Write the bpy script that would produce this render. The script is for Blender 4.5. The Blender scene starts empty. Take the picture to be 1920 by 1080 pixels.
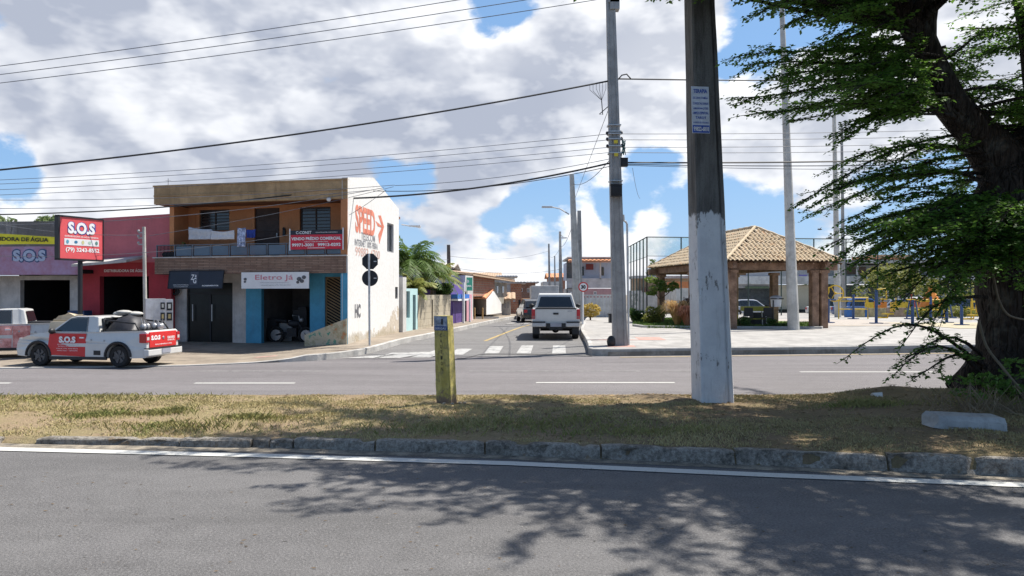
import bpy, bmesh, math, random
from mathutils import Vector, Matrix, noise as mnoise
from mathutils.geometry import tessellate_polygon
random.seed(11)
C = bpy.context.scene.collection
PI = math.pi
CAMZ, HOR, FOC = 1.9, 550.0, 1400.0

def XX(px, Y): return (px-960.0)/FOC*Y
def ZZ(py, Y): return CAMZ-(py-HOR)/FOC*Y
def PT(px, py, Y): return Vector((XX(px, Y), Y, ZZ(py, Y)))
def sst(a, b, x):
    t = min(1, max(0, (x-a)/(b-a))); return t*t*(3-2*t)
def G(y): return 0.12*sst(22.5, 27, y)-0.42*sst(44, 85, y)

# ------------------------------------------------------------------ materials
MATS = {}
def nt(m):
    m.use_nodes = True
    return m.node_tree
class NB:
    def __init__(s, tree): s.t = tree; s.n = tree.nodes; s.l = tree.links
    def node(s, typ, **kw):
        n = s.n.new(typ)
        for k, v in kw.items(): setattr(n, k, v)
        return n
    def link(s, a, b): s.l.new(a, b)
    def setin(s, inp, v):
        if hasattr(v, 'is_linked') or isinstance(v, bpy.types.NodeSocket): s.l.new(v, inp)
        else: inp.default_value = v
    def m(s, op, a, b=0.0, c=0.0, clamp=False):
        n = s.n.new('ShaderNodeMath'); n.operation = op; n.use_clamp = clamp
        s.setin(n.inputs[0], a); s.setin(n.inputs[1], b)
        if op in ('MULTIPLY_ADD',): s.setin(n.inputs[2], c)
        return n.outputs[0]
    def ramp(s, v, a, b, lo=0.0, hi=1.0, smooth=True):
        n = s.n.new('ShaderNodeMapRange'); n.interpolation_type = 'SMOOTHSTEP' if smooth else 'LINEAR'
        s.setin(n.inputs[0], v); n.inputs[1].default_value = a; n.inputs[2].default_value = b
        n.inputs[3].default_value = lo; n.inputs[4].default_value = hi
        return n.outputs[0]
    def noise(s, vec, scale, detail=4, rough=.5, dist=0):
        n = s.n.new('ShaderNodeTexNoise'); s.l.new(vec, n.inputs['Vector'])
        n.inputs['Scale'].default_value = scale; n.inputs['Detail'].default_value = detail
        n.inputs['Roughness'].default_value = rough; n.inputs['Distortion'].default_value = dist
        return n.outputs[0]
    def mix(s, f, a, b, blend='MIX'):
        n = s.n.new('ShaderNodeMix'); n.data_type = 'RGBA'; n.blend_type = blend
        s.setin(n.inputs[0], f)
        for i, v in ((6, a), (7, b)):
            if isinstance(v, bpy.types.NodeSocket): s.l.new(v, n.inputs[i])
            else: n.inputs[i].default_value = (*v, 1) if len(v) == 3 else v
        return n.outputs[2]
    def mapv(s, vec, scale=(1, 1, 1), loc=(0, 0, 0)):
        n = s.n.new('ShaderNodeMapping'); s.l.new(vec, n.inputs[0])
        n.inputs['Scale'].default_value = scale; n.inputs['Location'].default_value = loc
        return n.outputs[0]

def base_mat(name):
    m = bpy.data.materials.new(name); t = nt(m); t.nodes.clear()
    nb = NB(t)
    out = nb.node('ShaderNodeOutputMaterial'); bs = nb.node('ShaderNodeBsdfPrincipled')
    nb.link(bs.outputs[0], out.inputs[0])
    tc = nb.node('ShaderNodeTexCoord'); geo = nb.node('ShaderNodeNewGeometry')
    return m, nb, bs, tc, geo, out
def bump(nb, bs, h, strength=.3, dist=.02):
    b = nb.node('ShaderNodeBump'); b.inputs['Strength'].default_value = strength; b.inputs['Distance'].default_value = dist
    nb.link(h, b.inputs['Height']); nb.link(b.outputs[0], bs.inputs['Normal'])

def mat(name, col, rough=.8, var=.12, scale=3.0, bmp=.0, bs_=40, metal=0, spec=.4, col2=None, streak=0.0, coat=0, stainc=(.12,.10,.08)):
    if name in MATS: return MATS[name]
    m, nb, bs, tc, geo, out = base_mat(name)
    v = tc.outputs['Object']
    n = nb.noise(v, scale, 6, .6)
    n2 = nb.noise(v, scale*9, 4, .6)
    f = nb.m('ADD', nb.m('MULTIPLY', n, .7), nb.m('MULTIPLY', n2, .3))
    f = nb.ramp(f, .32, .68)
    a = tuple(c*(1-var) for c in col); b = tuple(min(1, c*(1+var)) for c in (col2 or col))
    c = nb.mix(f, a, b)
    if streak:
        sv = nb.mapv(v, (1.0, 1.0, .12))
        sn = nb.ramp(nb.noise(sv, 5.0, 6, .65), .52, .75)
        c = nb.mix(nb.m('MULTIPLY', sn, streak), c, stainc)
    nb.link(c, bs.inputs['Base Color'])
    bs.inputs['Roughness'].default_value = rough; bs.inputs['Metallic'].default_value = metal
    bs.inputs['Specular IOR Level'].default_value = spec
    if coat: bs.inputs['Coat Weight'].default_value = coat; bs.inputs['Coat Roughness'].default_value = .08
    if bmp:
        h = nb.noise(v, bs_, 5, .6); bump(nb, bs, h, bmp, .02)
    MATS[name] = m
    return m

def mat_asphalt(name, col, patch=.25):
    m, nb, bs, tc, geo, out = base_mat(name)
    p = geo.outputs['Position']
    big = nb.noise(nb.mapv(p, (.25, 1.0, 1)), .9, 5, .6)
    mid = nb.noise(p, 3.5, 6, .65)
    fine = nb.noise(p, 48, 4, .8)
    vo = nb.node('ShaderNodeTexVoronoi'); vo.feature = 'F1'; vo.inputs['Scale'].default_value = 95
    nb.link(p, vo.inputs['Vector'])
    f = nb.ramp(nb.m('ADD', nb.m('MULTIPLY', big, .6), nb.m('MULTIPLY', mid, .4)), .35, .65)
    c = nb.mix(f, tuple(x*(1-patch) for x in col), tuple(x*(1+patch*.6) for x in col))
    c = nb.mix(nb.ramp(fine, .47, .68, 0, .75), c, tuple(x*1.8 for x in col))
    c = nb.mix(nb.ramp(fine, .32, .49, .65, 0), c, tuple(x*.45 for x in col))
    sp = nb.noise(p, 28, 2, .5)
    c = nb.mix(nb.ramp(sp, .70, .76, 0, .6), c, (.30, .28, .25))
    sp2 = nb.noise(nb.mapv(p, (1, 1, 1), (31, 7, 0)), 9, 3, .6)
    c = nb.mix(nb.ramp(sp2, .69, .73, 0, .65), c, (.02, .018, .016))
    tr = nb.noise(nb.mapv(p, (.10, 1.5, 1), (0, 3, 0)), 1.0, 4, .5)
    c = nb.mix(nb.ramp(tr, .5, .68, 0, .28), c, tuple(x*.6 for x in col))
    oil = nb.noise(nb.mapv(p, (.6, 1.6, 1), (4, 9, 0)), 1.4, 5, .6)
    c = nb.mix(nb.ramp(oil, .66, .74, 0, .45), c, tuple(x*.4 for x in col))
    # fine cracks
    cr = nb.node('ShaderNodeTexVoronoi'); cr.feature = 'DISTANCE_TO_EDGE'; cr.inputs['Scale'].default_value = .33
    wv = nb.node('ShaderNodeVectorMath'); wv.operation = 'ADD'
    nn = nb.node('ShaderNodeTexNoise'); nn.inputs['Scale'].default_value = 1.3; nn.inputs['Detail'].default_value = 6; nb.link(p, nn.inputs['Vector'])
    nb.link(p, wv.inputs[0]); nb.link(nn.outputs['Color'], wv.inputs[1]); nb.link(wv.outputs[0], cr.inputs['Vector'])
    ck = nb.ramp(cr.outputs['Distance'], .0, .004, .16, 0)
    c = nb.mix(ck, c, (.03, .028, .026))
    nb.link(c, bs.inputs['Base Color'])
    bs.inputs['Roughness'].default_value = .88; bs.inputs['Specular IOR Level'].default_value = .25
    h = nb.m('ADD', nb.m('MULTIPLY', fine, .6), nb.m('MULTIPLY', vo.outputs['Distance'], .8))
    bump(nb, bs, h, .55, .012)
    return m

def mat_worn(name, paint, under, lo, hi, sc=5):
    m, nb, bs, tc, geo, out = base_mat(name); p = geo.outputs['Position']
    n = nb.noise(p, sc, 7, .75); n2 = nb.noise(p, 45, 4, .7)
    f = nb.ramp(nb.m('ADD', nb.m('MULTIPLY', n, .6), nb.m('MULTIPLY', n2, .4)), lo, hi)
    c = nb.mix(f, tuple(x*.9 for x in under), nb.mix(n2, tuple(x*.85 for x in paint), paint)); nb.link(c, bs.inputs['Base Color'])
    bs.inputs['Roughness'].default_value = .85; bs.inputs['Specular IOR Level'].default_value = .25; return m

def mat_ground(name):       # dry grass and bare sandy soil of the median
    m, nb, bs, tc, geo, out = base_mat(name)
    p = geo.outputs['Position']
    big = nb.noise(p, .55, 5, .6); mid = nb.noise(p, 2.2, 7, .7); fine = nb.noise(p, 30, 5, .75)
    f = nb.ramp(nb.m('ADD', nb.m('MULTIPLY', big, .5), nb.m('MULTIPLY', mid, .5)), .42, .58)
    c = nb.mix(f, (.36, .27, .175), (.33, .27, .145))
    c = nb.mix(nb.ramp(fine, .40, .62, .45, 0), c, (.19, .14, .085))
    sp = nb.noise(p, 75, 2, .6)
    c = nb.mix(nb.ramp(sp, .62, .72, 0, .6), c, (.55, .47, .35))
    # soil mixed darker towards the big tree
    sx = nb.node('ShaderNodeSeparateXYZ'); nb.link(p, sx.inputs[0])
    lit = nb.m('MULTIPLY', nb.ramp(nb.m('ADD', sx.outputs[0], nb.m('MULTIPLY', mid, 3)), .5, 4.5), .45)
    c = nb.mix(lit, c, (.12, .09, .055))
    nb.link(c, bs.inputs['Base Color']); bs.inputs['Roughness'].default_value = .95; bs.inputs['Specular IOR Level'].default_value = .1
    bump(nb, bs, nb.m('ADD', fine, mid), .8, .05)
    return m

def mat_grass(name, dry, green, greenbias=0.0):
    m, nb, bs, tc, geo, out = base_mat(name)
    p = geo.outputs['Position']
    n = nb.noise(p, .9, 5, .6)
    oi = nb.noise(p, 14, 3, .6)
    f = nb.ramp(n, .55-greenbias, .66-greenbias)
    c = nb.mix(f, dry, green)
    c = nb.mix(nb.ramp(oi, .35, .65, .45, 0), c, tuple(x*.45 for x in dry))
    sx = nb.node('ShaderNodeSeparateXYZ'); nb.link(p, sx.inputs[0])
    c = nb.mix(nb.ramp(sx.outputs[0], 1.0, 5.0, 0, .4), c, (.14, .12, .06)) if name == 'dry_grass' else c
    nb.link(c, bs.inputs['Base Color']); bs.inputs['Roughness'].default_value = .75; bs.inputs['Specular IOR Level'].default_value = .2
    return m

def mat_leaf(name, c1, c2, scale=1.5, trans=.3):
    m, nb, bs, tc, geo, out = base_mat(name)
    p = geo.outputs['Position']
    f = nb.ramp(nb.m('ADD', nb.m('MULTIPLY', nb.noise(p, scale, 3, .6), .5), nb.m('MULTIPLY', nb.noise(p, scale*12, 2, .6), .5)), .36, .64)
    c = nb.mix(f, c1, c2)
    nb.link(c, bs.inputs['Base Color']); bs.inputs['Roughness'].default_value = .55; bs.inputs['Specular IOR Level'].default_value = .3
    tr = nb.node('ShaderNodeBsdfTranslucent'); nb.link(nb.mix(.5, c, tuple(x*1.6 for x in c2)), tr.inputs[0])
    ms = nb.node('ShaderNodeMixShader'); ms.inputs[0].default_value = trans
    nb.link(bs.outputs[0], ms.inputs[1]); nb.link(tr.outputs[0], ms.inputs[2]); nb.link(ms.outputs[0], out.inputs[0])
    return m

def mat_bark(name, c1, c2, sc=1.0):
    m, nb, bs, tc, geo, out = base_mat(name)
    v = nb.mapv(tc.outputs['Object'], (1, 1, .22))
    n = nb.noise(v, 16*sc, 8, .7, .6); n2 = nb.noise(tc.outputs['Object'], 2.5*sc, 5, .6)
    w = nb.node('ShaderNodeTexVoronoi'); w.feature = 'DISTANCE_TO_EDGE'; w.inputs['Scale'].default_value = 13*sc; nb.link(v, w.inputs['Vector'])
    c = nb.mix(nb.ramp(n, .35, .65), c1, c2)
    c = nb.mix(nb.ramp(n2, .52, .7, 0, .5), c, (.16, .16, .14))
    nb.link(c, bs.inputs['Base Color']); bs.inputs['Roughness'].default_value = .92; bs.inputs['Specular IOR Level'].default_value = .15
    bump(nb, bs, nb.m('ADD', n, nb.ramp(w.outputs['Distance'], 0, .25)), 1.0, .05)
    return m

def mat_concrete(name, col, joint=None, streak=.35, stain=(.10, .09, .075), bmp=.35, paint=None, rough=.88, dark=.5, amt=.45):
    m, nb, bs, tc, geo, out = base_mat(name)
    o = tc.outputs['Object']
    n = nb.noise(o, 1.4, 7, .65); n2 = nb.noise(o, 24, 5, .7)
    c = nb.mix(nb.ramp(n, .35, .65), tuple(x*.8 for x in col), tuple(min(1, x*1.12) for x in col))
    c = nb.mix(nb.ramp(n2, .5, .7, 0, .35), c, tuple(x*.55 for x in col))
    s = nb.ramp(nb.noise(nb.mapv(o, (1, 1, .15)), 7, 6, .7), .5, .72, 0, streak)
    c = nb.mix(s, c, stain)
    d = nb.ramp(nb.noise(nb.mapv(o, (1, 1, 1), (9, 3, 5)), .8, 8, .7), dark, dark+.12, 0, amt)
    c = nb.mix(d, c, tuple(x*.5 for x in col))
    if joint:
        br = nb.node('ShaderNodeTexBrick'); br.offset = 0; br.inputs['Scale'].default_value = 1
        br.inputs['Brick Width'].default_value = joint; br.inputs['Row Height'].default_value = joint; br.inputs['Mortar Size'].default_value = .012
        br.inputs['Mortar Smooth'].default_value = .3
        nb.link(geo.outputs['Position'], br.inputs['Vector'])
        c = nb.mix(nb.m('MULTIPLY', br.outputs['Fac'], .5), c, tuple(x*.4 for x in col))
    nb.link(c, bs.inputs['Base Color']); bs.inputs['Roughness'].default_value = rough; bs.inputs['Specular IOR Level'].default_value = .25
    bump(nb, bs, nb.m('ADD', n2, n), bmp, .02)
    return m

def mat_kerb(name):
    m, nb, bs, tc, geo, out = base_mat(name); p = geo.outputs['Position']
    n = nb.noise(p, 2.6, 7, .7); n2 = nb.noise(p, 22, 6, .75); n3 = nb.noise(p, 75, 3, .7)
    c = nb.mix(nb.ramp(n2, .36, .64), (.25, .225, .195), (.50, .46, .40))
    c = nb.mix(nb.ramp(n, .48, .62, 0, .65), c, nb.mix(nb.ramp(n2, .4, .6), (.07, .06, .05), (.20, .175, .14)))
    c = nb.mix(nb.ramp(n3, .56, .68, 0, .6), c, (.08, .07, .06))
    c = nb.mix(nb.ramp(nb.noise(p, 5, 6, .7), .60, .66, 0, .8), c, (.30, .22, .14))
    nb.link(c, bs.inputs['Base Color']); bs.inputs['Roughness'].default_value = .95; bs.inputs['Specular IOR Level'].default_value = .15
    bump(nb, bs, nb.m('ADD', n2, n3), 1.0, .03); return m

def mat_brick(name, c1, c2, mortar, bw=.22, bh=.08, axis='XZ', ms=.012):
    m, nb, bs, tc, geo, out = base_mat(name)
    o = tc.outputs['Object']
    sx = nb.node('ShaderNodeSeparateXYZ'); nb.link(o, sx.inputs[0]); cx = nb.node('ShaderNodeCombineXYZ')
    nb.link(nb.m('ADD', sx.outputs[0], sx.outputs[1]) if axis == 'XYZ' else sx.outputs['XYZ'.index(axis[0])], cx.inputs[0]); nb.link(sx.outputs[2], cx.inputs[1])
    br = nb.node('ShaderNodeTexBrick'); nb.link(cx.outputs[0], br.inputs['Vector']); br.inputs['Scale'].default_value = 1
    br.inputs['Brick Width'].default_value = bw; br.inputs['Row Height'].default_value = bh; br.inputs['Mortar Size'].default_value = ms
    br.inputs['Color1'].default_value = (*c1, 1); br.inputs['Color2'].default_value = (*c2, 1); br.inputs['Mortar'].default_value = (*mortar, 1)
    n = nb.noise(o, 3, 6, .65)
    c = nb.mix(nb.ramp(n, .45, .7, 0, .5), br.outputs['Color'], tuple(x*.5 for x in c1))
    nb.link(c, bs.inputs['Base Color']); bs.inputs['Roughness'].default_value = .9
    bump(nb, bs, nb.m('SUBTRACT', n, br.outputs['Fac']), .4, .02)
    return m

def mat_glass(name, col=(.02, .025, .03), rough=.08):
    m, nb, bs, tc, geo, out = base_mat(name)
    n = nb.noise(tc.outputs['Object'], 2, 3, .5)
    c = nb.mix(n, tuple(x*.6 for x in col), tuple(x*1.5 for x in col)); nb.link(c, bs.inputs['Base Color'])
    bs.inputs['Roughness'].default_value = rough; bs.inputs['Specular IOR Level'].default_value = .8
    return m

def mat_net(name, col, cell, thick, alpha=None):
    m, nb, bs, tc, geo, out = base_mat(name)
    bs.inputs['Base Color'].default_value = (*col, 1); bs.inputs['Roughness'].default_value = .7
    n = nb.noise(tc.outputs['Object'], 2.0, 3, .5)
    bs2 = nb.mix(n, tuple(x*.8 for x in col), tuple(x*1.2 for x in col)); nb.link(bs2, bs.inputs['Base Color'])
    tr = nb.node('ShaderNodeBsdfTransparent'); ms = nb.node('ShaderNodeMixShader')
    if alpha is not None:
        nb.link(nb.ramp(n, .3, .7, alpha*.75, alpha*1.2), ms.inputs[0])
    else: ms.inputs[0].default_value = thick
    nb.link(tr.outputs[0], ms.inputs[1]); nb.link(bs.outputs[0], ms.inputs[2]); nb.link(ms.outputs[0], out.inputs[0])
    return m

# ------------------------------------------------------------------ mesh builder
class MB:
    def __init__(s): s.v = []; s.f = []; s.mi = []; s.cur = 0
    def m(s, i): s.cur = i; return s
    def add(s, vs, fs):
        o = len(s.v); s.v += [tuple(v) for v in vs]
        for f in fs: s.f.append(tuple(o+i for i in f)); s.mi.append(s.cur)
    def quad(s, a, b, c, d): s.add([a, b, c, d], [(0, 1, 2, 3)])
    def obox(s, p, u, v, w):   # corner + three edge vectors
        p = Vector(p); u = Vector(u); v = Vector(v); w = Vector(w)
        vs = [p, p+u, p+u+v, p+v, p+w, p+u+w, p+u+v+w, p+v+w]
        fs = [(0, 3, 2, 1), (4, 5, 6, 7), (0, 1, 5, 4), (1, 2, 6, 5), (2, 3, 7, 6), (3, 0, 4, 7)]
        if u.cross(v).dot(w) < 0: fs = [f[::-1] for f in fs]
        s.add(vs, fs)
    def box(s, c, sz, rz=0):
        cx, cy, cz = c; a, b, h = sz
        u = Vector((math.cos(rz), math.sin(rz), 0)); v = Vector((-math.sin(rz), math.cos(rz), 0))
        s.obox(Vector(c)-u*a/2-v*b/2-Vector((0, 0, h/2)), u*a, v*b, (0, 0, h))
    def tube(s, pts, r, n=8, cap=True):
        pts = [Vector(p) for p in pts]; k = len(pts)
        rs = r if isinstance(r, (list, tuple)) else [r]*k
        o = len(s.v); up = Vector((0, 0, 1)); prev = None
        for i, p in enumerate(pts):
            d = (pts[min(i+1, k-1)]-pts[max(i-1, 0)]).normalized()
            if prev is None:
                a = d.cross(up)
                if a.length < 1e-3: a = Vector((1, 0, 0))
            else:
                a = prev-d*prev.dot(d)
            a.normalize(); prev = a; b = d.cross(a)
            for j in range(n):
                t = 2*PI*j/n; s.v.append(tuple(p+(a*math.cos(t)+b*math.sin(t))*rs[i]))
        for i in range(k-1):
            for j in range(n):
                s.f.append((o+i*n+j, o+i*n+(j+1) % n, o+(i+1)*n+(j+1) % n, o+(i+1)*n+j)); s.mi.append(s.cur)
        if cap:
            s.f.append(tuple(o+j for j in range(n))[::-1]); s.mi.append(s.cur)
            s.f.append(tuple(o+(k-1)*n+j for j in range(n))); s.mi.append(s.cur)
    def cyl(s, p, q, r, r2=None, n=16): s.tube([p, q], [r, r if r2 is None else r2], n)
    def prism(s, poly, fn, d0, d1):   # poly of (a,b), fn(a,b,d)->xyz
        n = len(poly); vs = [fn(a, b, d0) for a, b in poly]+[fn(a, b, d1) for a, b in poly]
        tri = tessellate_polygon([[Vector((a, b, 0)) for a, b in poly]])
        fs = [tuple(t) for t in tri]+[tuple(i+n for i in t[::-1]) for t in tri]
        fs += [(i, (i+1) % n, (i+1) % n+n, i+n) for i in range(n)]
        s.add(vs, fs)
    def sphere(s, c, r, n=12, m=8):
        rx, ry, rz = r if isinstance(r, (tuple, list)) else (r, r, r)
        vs = []; fs = []
        for i in range(m+1):
            a = PI*i/m
            for j in range(n):
                b = 2*PI*j/n; vs.append((c[0]+rx*math.sin(a)*math.cos(b), c[1]+ry*math.sin(a)*math.sin(b), c[2]+rz*math.cos(a)))
        for i in range(m):
            for j in range(n): fs.append((i*n+j, (i+1)*n+j, (i+1)*n+(j+1) % n, i*n+(j+1) % n))
        s.add(vs, fs)
    def torus(s, c, R, r, ax, n=24, k=6):
        ax = Vector(ax).normalized(); a = ax.orthogonal().normalized(); b = ax.cross(a)
        s.tube([Vector(c)+(a*math.cos(2*PI*i/n)+b*math.sin(2*PI*i/n))*R for i in range(n+1)], r, k, False)
    def build(s, name, mats, parent=None, smooth=False, org=None, bevel=0, fix=True, **props):
        me = bpy.data.meshes.new(name)
        if parent is not None: off = Vector(parent.get('_o', (0, 0, 0)))
        else: off = Vector(org) if org is not None else Vector((0, 0, 0))
        me.from_pydata([(x-off[0], y-off[1], z-off[2]) for x, y, z in s.v], [], s.f)
        if not isinstance(mats, (list, tuple)): mats = [mats]
        for mm in mats: me.materials.append(mm)
        if len(mats) > 1: me.polygons.foreach_set('material_index', s.mi)
        if fix:
            bm = bmesh.new(); bm.from_mesh(me); bmesh.ops.recalc_face_normals(bm, faces=bm.faces); bm.to_mesh(me); bm.free()
        if smooth:
            me.polygons.foreach_set('use_smooth', [True]*len(me.polygons))
        me.update()
        o = bpy.data.objects.new(name, me); C.objects.link(o)
        if parent is not None: o.parent = parent; o['_o'] = tuple(off)
        else: o.location = off; o['_o'] = tuple(off)
        if bevel:
            b = o.modifiers.new('bevel', 'BEVEL'); b.width = bevel; b.segments = 2; b.limit_method = 'ANGLE'; b.angle_limit = math.radians(35)
        for k, v in props.items():
            if v: o[k] = v
        return o

def thing(name, label, cat, loc=(0, 0, 0), group=None):
    o = bpy.data.objects.new(name, None); C.objects.link(o); o.empty_display_size = .2
    o.location = loc; o['_o'] = tuple(loc); o['label'] = label; o['category'] = cat
    if group: o['group'] = group
    return o
def tag(o, label, cat, group=None):
    o['label'] = label; o['category'] = cat
    if group: o['group'] = group
    return o
def dup(o, parent=None):
    c = o.copy(); C.objects.link(c)
    if parent is not None: c.parent = parent
    for ch in [x for x in C.objects if x.parent == o]: dup(ch, c)
    return c

def text_mesh(s, bold=.0):
    cu = bpy.data.curves.new('lettering', 'FONT'); cu.body = s; cu.offset = bold; cu.extrude = 0; cu.resolution_u = 3
    cu.align_x = 'CENTER'; cu.align_y = 'CENTER'
    o = bpy.data.objects.new('tmp', cu); C.objects.link(o)
    dg = bpy.context.evaluated_depsgraph_get(); dg.update()
    me = bpy.data.meshes.new_from_object(o.evaluated_get(dg))
    bpy.data.objects.remove(o); bpy.data.curves.remove(cu)
    return me
def text(s, cen, right, up, w, h, material, parent, bold=.02, name='lettering', shear=0.0, taper=None):
    """lettering fitted to w x h, centred at cen in the plane right/up (world or root-local axes)"""
    me = text_mesh(s, bold)
    xs = [v.co.x for v in me.vertices]; ys = [v.co.y for v in me.vertices]
    if not xs: return None
    x0, x1, y0, y1 = min(xs), max(xs), min(ys), max(ys)
    right = Vector(right).normalized(); up = Vector(up).normalized(); cen = Vector(cen)
    off = Vector(parent.get('_o', (0, 0, 0))) if parent else Vector((0, 0, 0))
    nrm = right.cross(up)
    for v in me.vertices:
        a = ((v.co.x-x0)/(x1-x0)-.5)*w; b = ((v.co.y-y0)/(y1-y0)-.5)*h
        if taper: b *= taper(a/w)
        v.co = cen+right*(a+b*shear)+up*b-off+nrm*.001
    me.materials.clear(); me.materials.append(material)
    o = bpy.data.objects.new(name, me); C.objects.link(o); o.parent = parent; o['_o'] = tuple(off)
    return o

# ------------------------------------------------------------------ render, camera, light
sc = bpy.context.scene
sc.view_settings.view_transform = 'Standard'; sc.view_settings.look = 'None'; sc.view_settings.gamma = 1
sc.view_settings.exposure = 0.66
cam = bpy.data.cameras.new('camera'); co = bpy.data.objects.new('camera', cam); C.objects.link(co); sc.camera = co
co.location = (0, 0, CAMZ); co.rotation_euler = (PI/2, 0, 0)
cam.sensor_width = 36; cam.lens = 36*FOC/1920; cam.shift_y = (HOR-540)/1920; cam.clip_end = 3000; cam.clip_start = .05
SUN = Vector((.52, .27, 1.0)).normalized()
sl = bpy.data.lights.new('sun', 'SUN'); sl.energy = 5.0; sl.angle = math.radians(.6); sl.color = (1, .95, .87)
so = bpy.data.objects.new('sun', sl); C.objects.link(so); so.rotation_euler = SUN.to_track_quat('Z', 'Y').to_euler(); so.location = (20, 20, 40)
w = bpy.data.worlds.new('World'); sc.world = w; w.use_nodes = True
nb = NB(w.node_tree); w.node_tree.nodes.clear()
wo = nb.node('ShaderNodeOutputWorld'); bg = nb.node('ShaderNodeBackground'); nb.link(bg.outputs[0], wo.inputs[0])
sky = nb.node('ShaderNodeTexSky'); sky.sky_type = 'NISHITA'; sky.sun_disc = False
sky.sun_elevation = math.asin(SUN.z); sky.sun_rotation = math.atan2(SUN.x, SUN.y)
sky.air_density = 1.0; sky.dust_density = .6; sky.ozone_density = 2.5
bg.inputs[1].default_value = .086
tcw = nb.node('ShaderNodeTexCoord'); d = tcw.outputs['Generated']
# clouds laid out over the sky as directions (azimuth tangent, elevation tangent)
def dirv(px, py):
    return Vector(((px-960)/FOC, 1, (HOR-py)/FOC)).normalized()
def blob(px, py, rad, amp):
    n = nb.node('ShaderNodeVectorMath'); n.operation = 'DISTANCE'
    nb.link(dw, n.inputs[0]); n.inputs[1].default_value = dirv(px, py)
    return nb.ramp(n.outputs['Value'], rad/FOC*1.45, rad/FOC*.25, 0, amp)
wn = nb.node('ShaderNodeTexNoise'); wn.inputs['Scale'].default_value = 9; wn.inputs['Detail'].default_value = 7; nb.link(d, wn.inputs['Vector'])
va = nb.node('ShaderNodeVectorMath'); va.operation = 'SUBTRACT'; nb.link(wn.outputs['Color'], va.inputs[0]); va.inputs[1].default_value = (.5, .5, .5)
vb = nb.node('ShaderNodeVectorMath'); vb.operation = 'SCALE'; nb.link(va.outputs[0], vb.inputs[0]); vb.inputs['Scale'].default_value = .09
vc = nb.node('ShaderNodeVectorMath'); vc.operation = 'ADD'; nb.link(d, vc.inputs[0]); nb.link(vb.outputs[0], vc.inputs[1])
dw = vc.outputs[0]
sxw = nb.node('ShaderNodeSeparateXYZ'); nb.link(d, sxw.inputs[0]); zz = sxw.outputs[2]
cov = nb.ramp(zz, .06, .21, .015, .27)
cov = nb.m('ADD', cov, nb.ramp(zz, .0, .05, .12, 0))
cov = nb.m('SUBTRACT', cov, nb.ramp(zz, .40, .60, 0, .33))  # unseen sky overhead cleared of cloud to darken the shade
cov = nb.m('SUBTRACT', cov, nb.ramp(nb.m('MULTIPLY', sxw.outputs[1], -1.0), -.25, .15, 0, .30))  # unseen sky behind the camera also cleared, for darker and bluer shade
for px, py, rad, amp in [(935, 0, 75, -.40), (25, 292, 52, -.32), (-25, 70, 60, -.26), (1130, -60, 80, -.25),
                         (1440, 60, 105, -.42), (1570, -10, 100, -.30), (1350, 150, 40, -.15), (1220, 370, 120, -.26), (1400, 385, 110, -.20),
                         (1010, 380, 70, -.2), (760, 330, 70, -.26), (1750, 360, 130, -.14),(1230, 300, 50, -.2),
                         (1110, 355, 95, -.20), (830, 385, 80, -.12), (940, 420, 80, -.10), (1160, 500, 90, .03),
                         (1180, 250, 190, .16), (1010, 250, 190, .12), (800, 480, 40, .10), (970, 462, 30, .18), (1120, 440, 60, .18),
                         (1240, 430, 50, .16), (860, 420, 45, .16), (920, 360, 35, .2), (790, 375, 50, .18), (1270, 330, 30, .2), (1450, 300, 90, .15), (450, 400, 160, .2), (200, 380, 140, .15), (100, 180, 120, .12), (300, 60, 150, .1), (1000, 425, 45, .16), (1085, 400, 34, .16), (870, 350, 44, .18), (1200, 470, 60, .14), (900, 470, 60, .12), (1160, 330, 40, .10), (830, 430, 50, .14)]:
    cov = nb.m('ADD', cov, blob(px, py, rad, amp))
cv = nb.mapv(d, (1, 1, 1.9))
def dens(vec, da=4, db=10):
    a = nb.noise(vec, 5.2, da, .55); b = nb.noise(vec, 12, db, .60, .15)
    return nb.m('ADD', nb.m('MULTIPLY', a, .52), nb.m('MULTIPLY', b, .56))
d0 = dens(cv)
cvo = nb.mapv(d, (1, 1, 1.9), (.018, .006, .05))
d1 = dens(cvo, 3, 3.5); d2 = dens(cv, 3, 3.5)
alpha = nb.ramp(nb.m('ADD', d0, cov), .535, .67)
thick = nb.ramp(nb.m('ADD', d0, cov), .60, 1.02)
relief = nb.ramp(nb.m('ADD', nb.m('SUBTRACT', d2, d1), nb.m('MULTIPLY', nb.m('SUBTRACT', d0, d2), .45)), -.14, .15)
lowf = nb.noise(nb.mapv(d, (1, 1, 1.6), (3.3, 1.2, .4)), 3.4, 5, .55)
lit = nb.m('SUBTRACT', nb.m('ADD', nb.m('MULTIPLY', relief, .66), nb.ramp(lowf, .34, .64, .0, .58)), nb.m('MULTIPLY', thick, .33), clamp=True)
lit = nb.m('ADD', lit, nb.m('ADD', blob(900, 110, 130, .28), blob(1330, 230, 260, .28)), clamp=True)
lit = nb.m('SUBTRACT', lit, nb.m('ADD', blob(780, 250, 240, .34), blob(330, 90, 230, .14)), clamp=True)
SK = 1.0
ccol = nb.mix(lit, (3.5*SK, 3.85*SK, 4.7*SK), (8.5*SK, 8.6*SK, 8.8*SK))
blue = nb.mix(nb.ramp(zz, .3, .6, .62, 0), sky.outputs[0], (2.0, 3.9, 6.9))
hz = nb.ramp(zz, .0, .16, .55, 0)
blue = nb.mix(hz, blue, (3.4, 5.0, 7.2))
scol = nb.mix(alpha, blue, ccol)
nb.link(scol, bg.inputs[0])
w['kind'] = 'structure'
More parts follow.
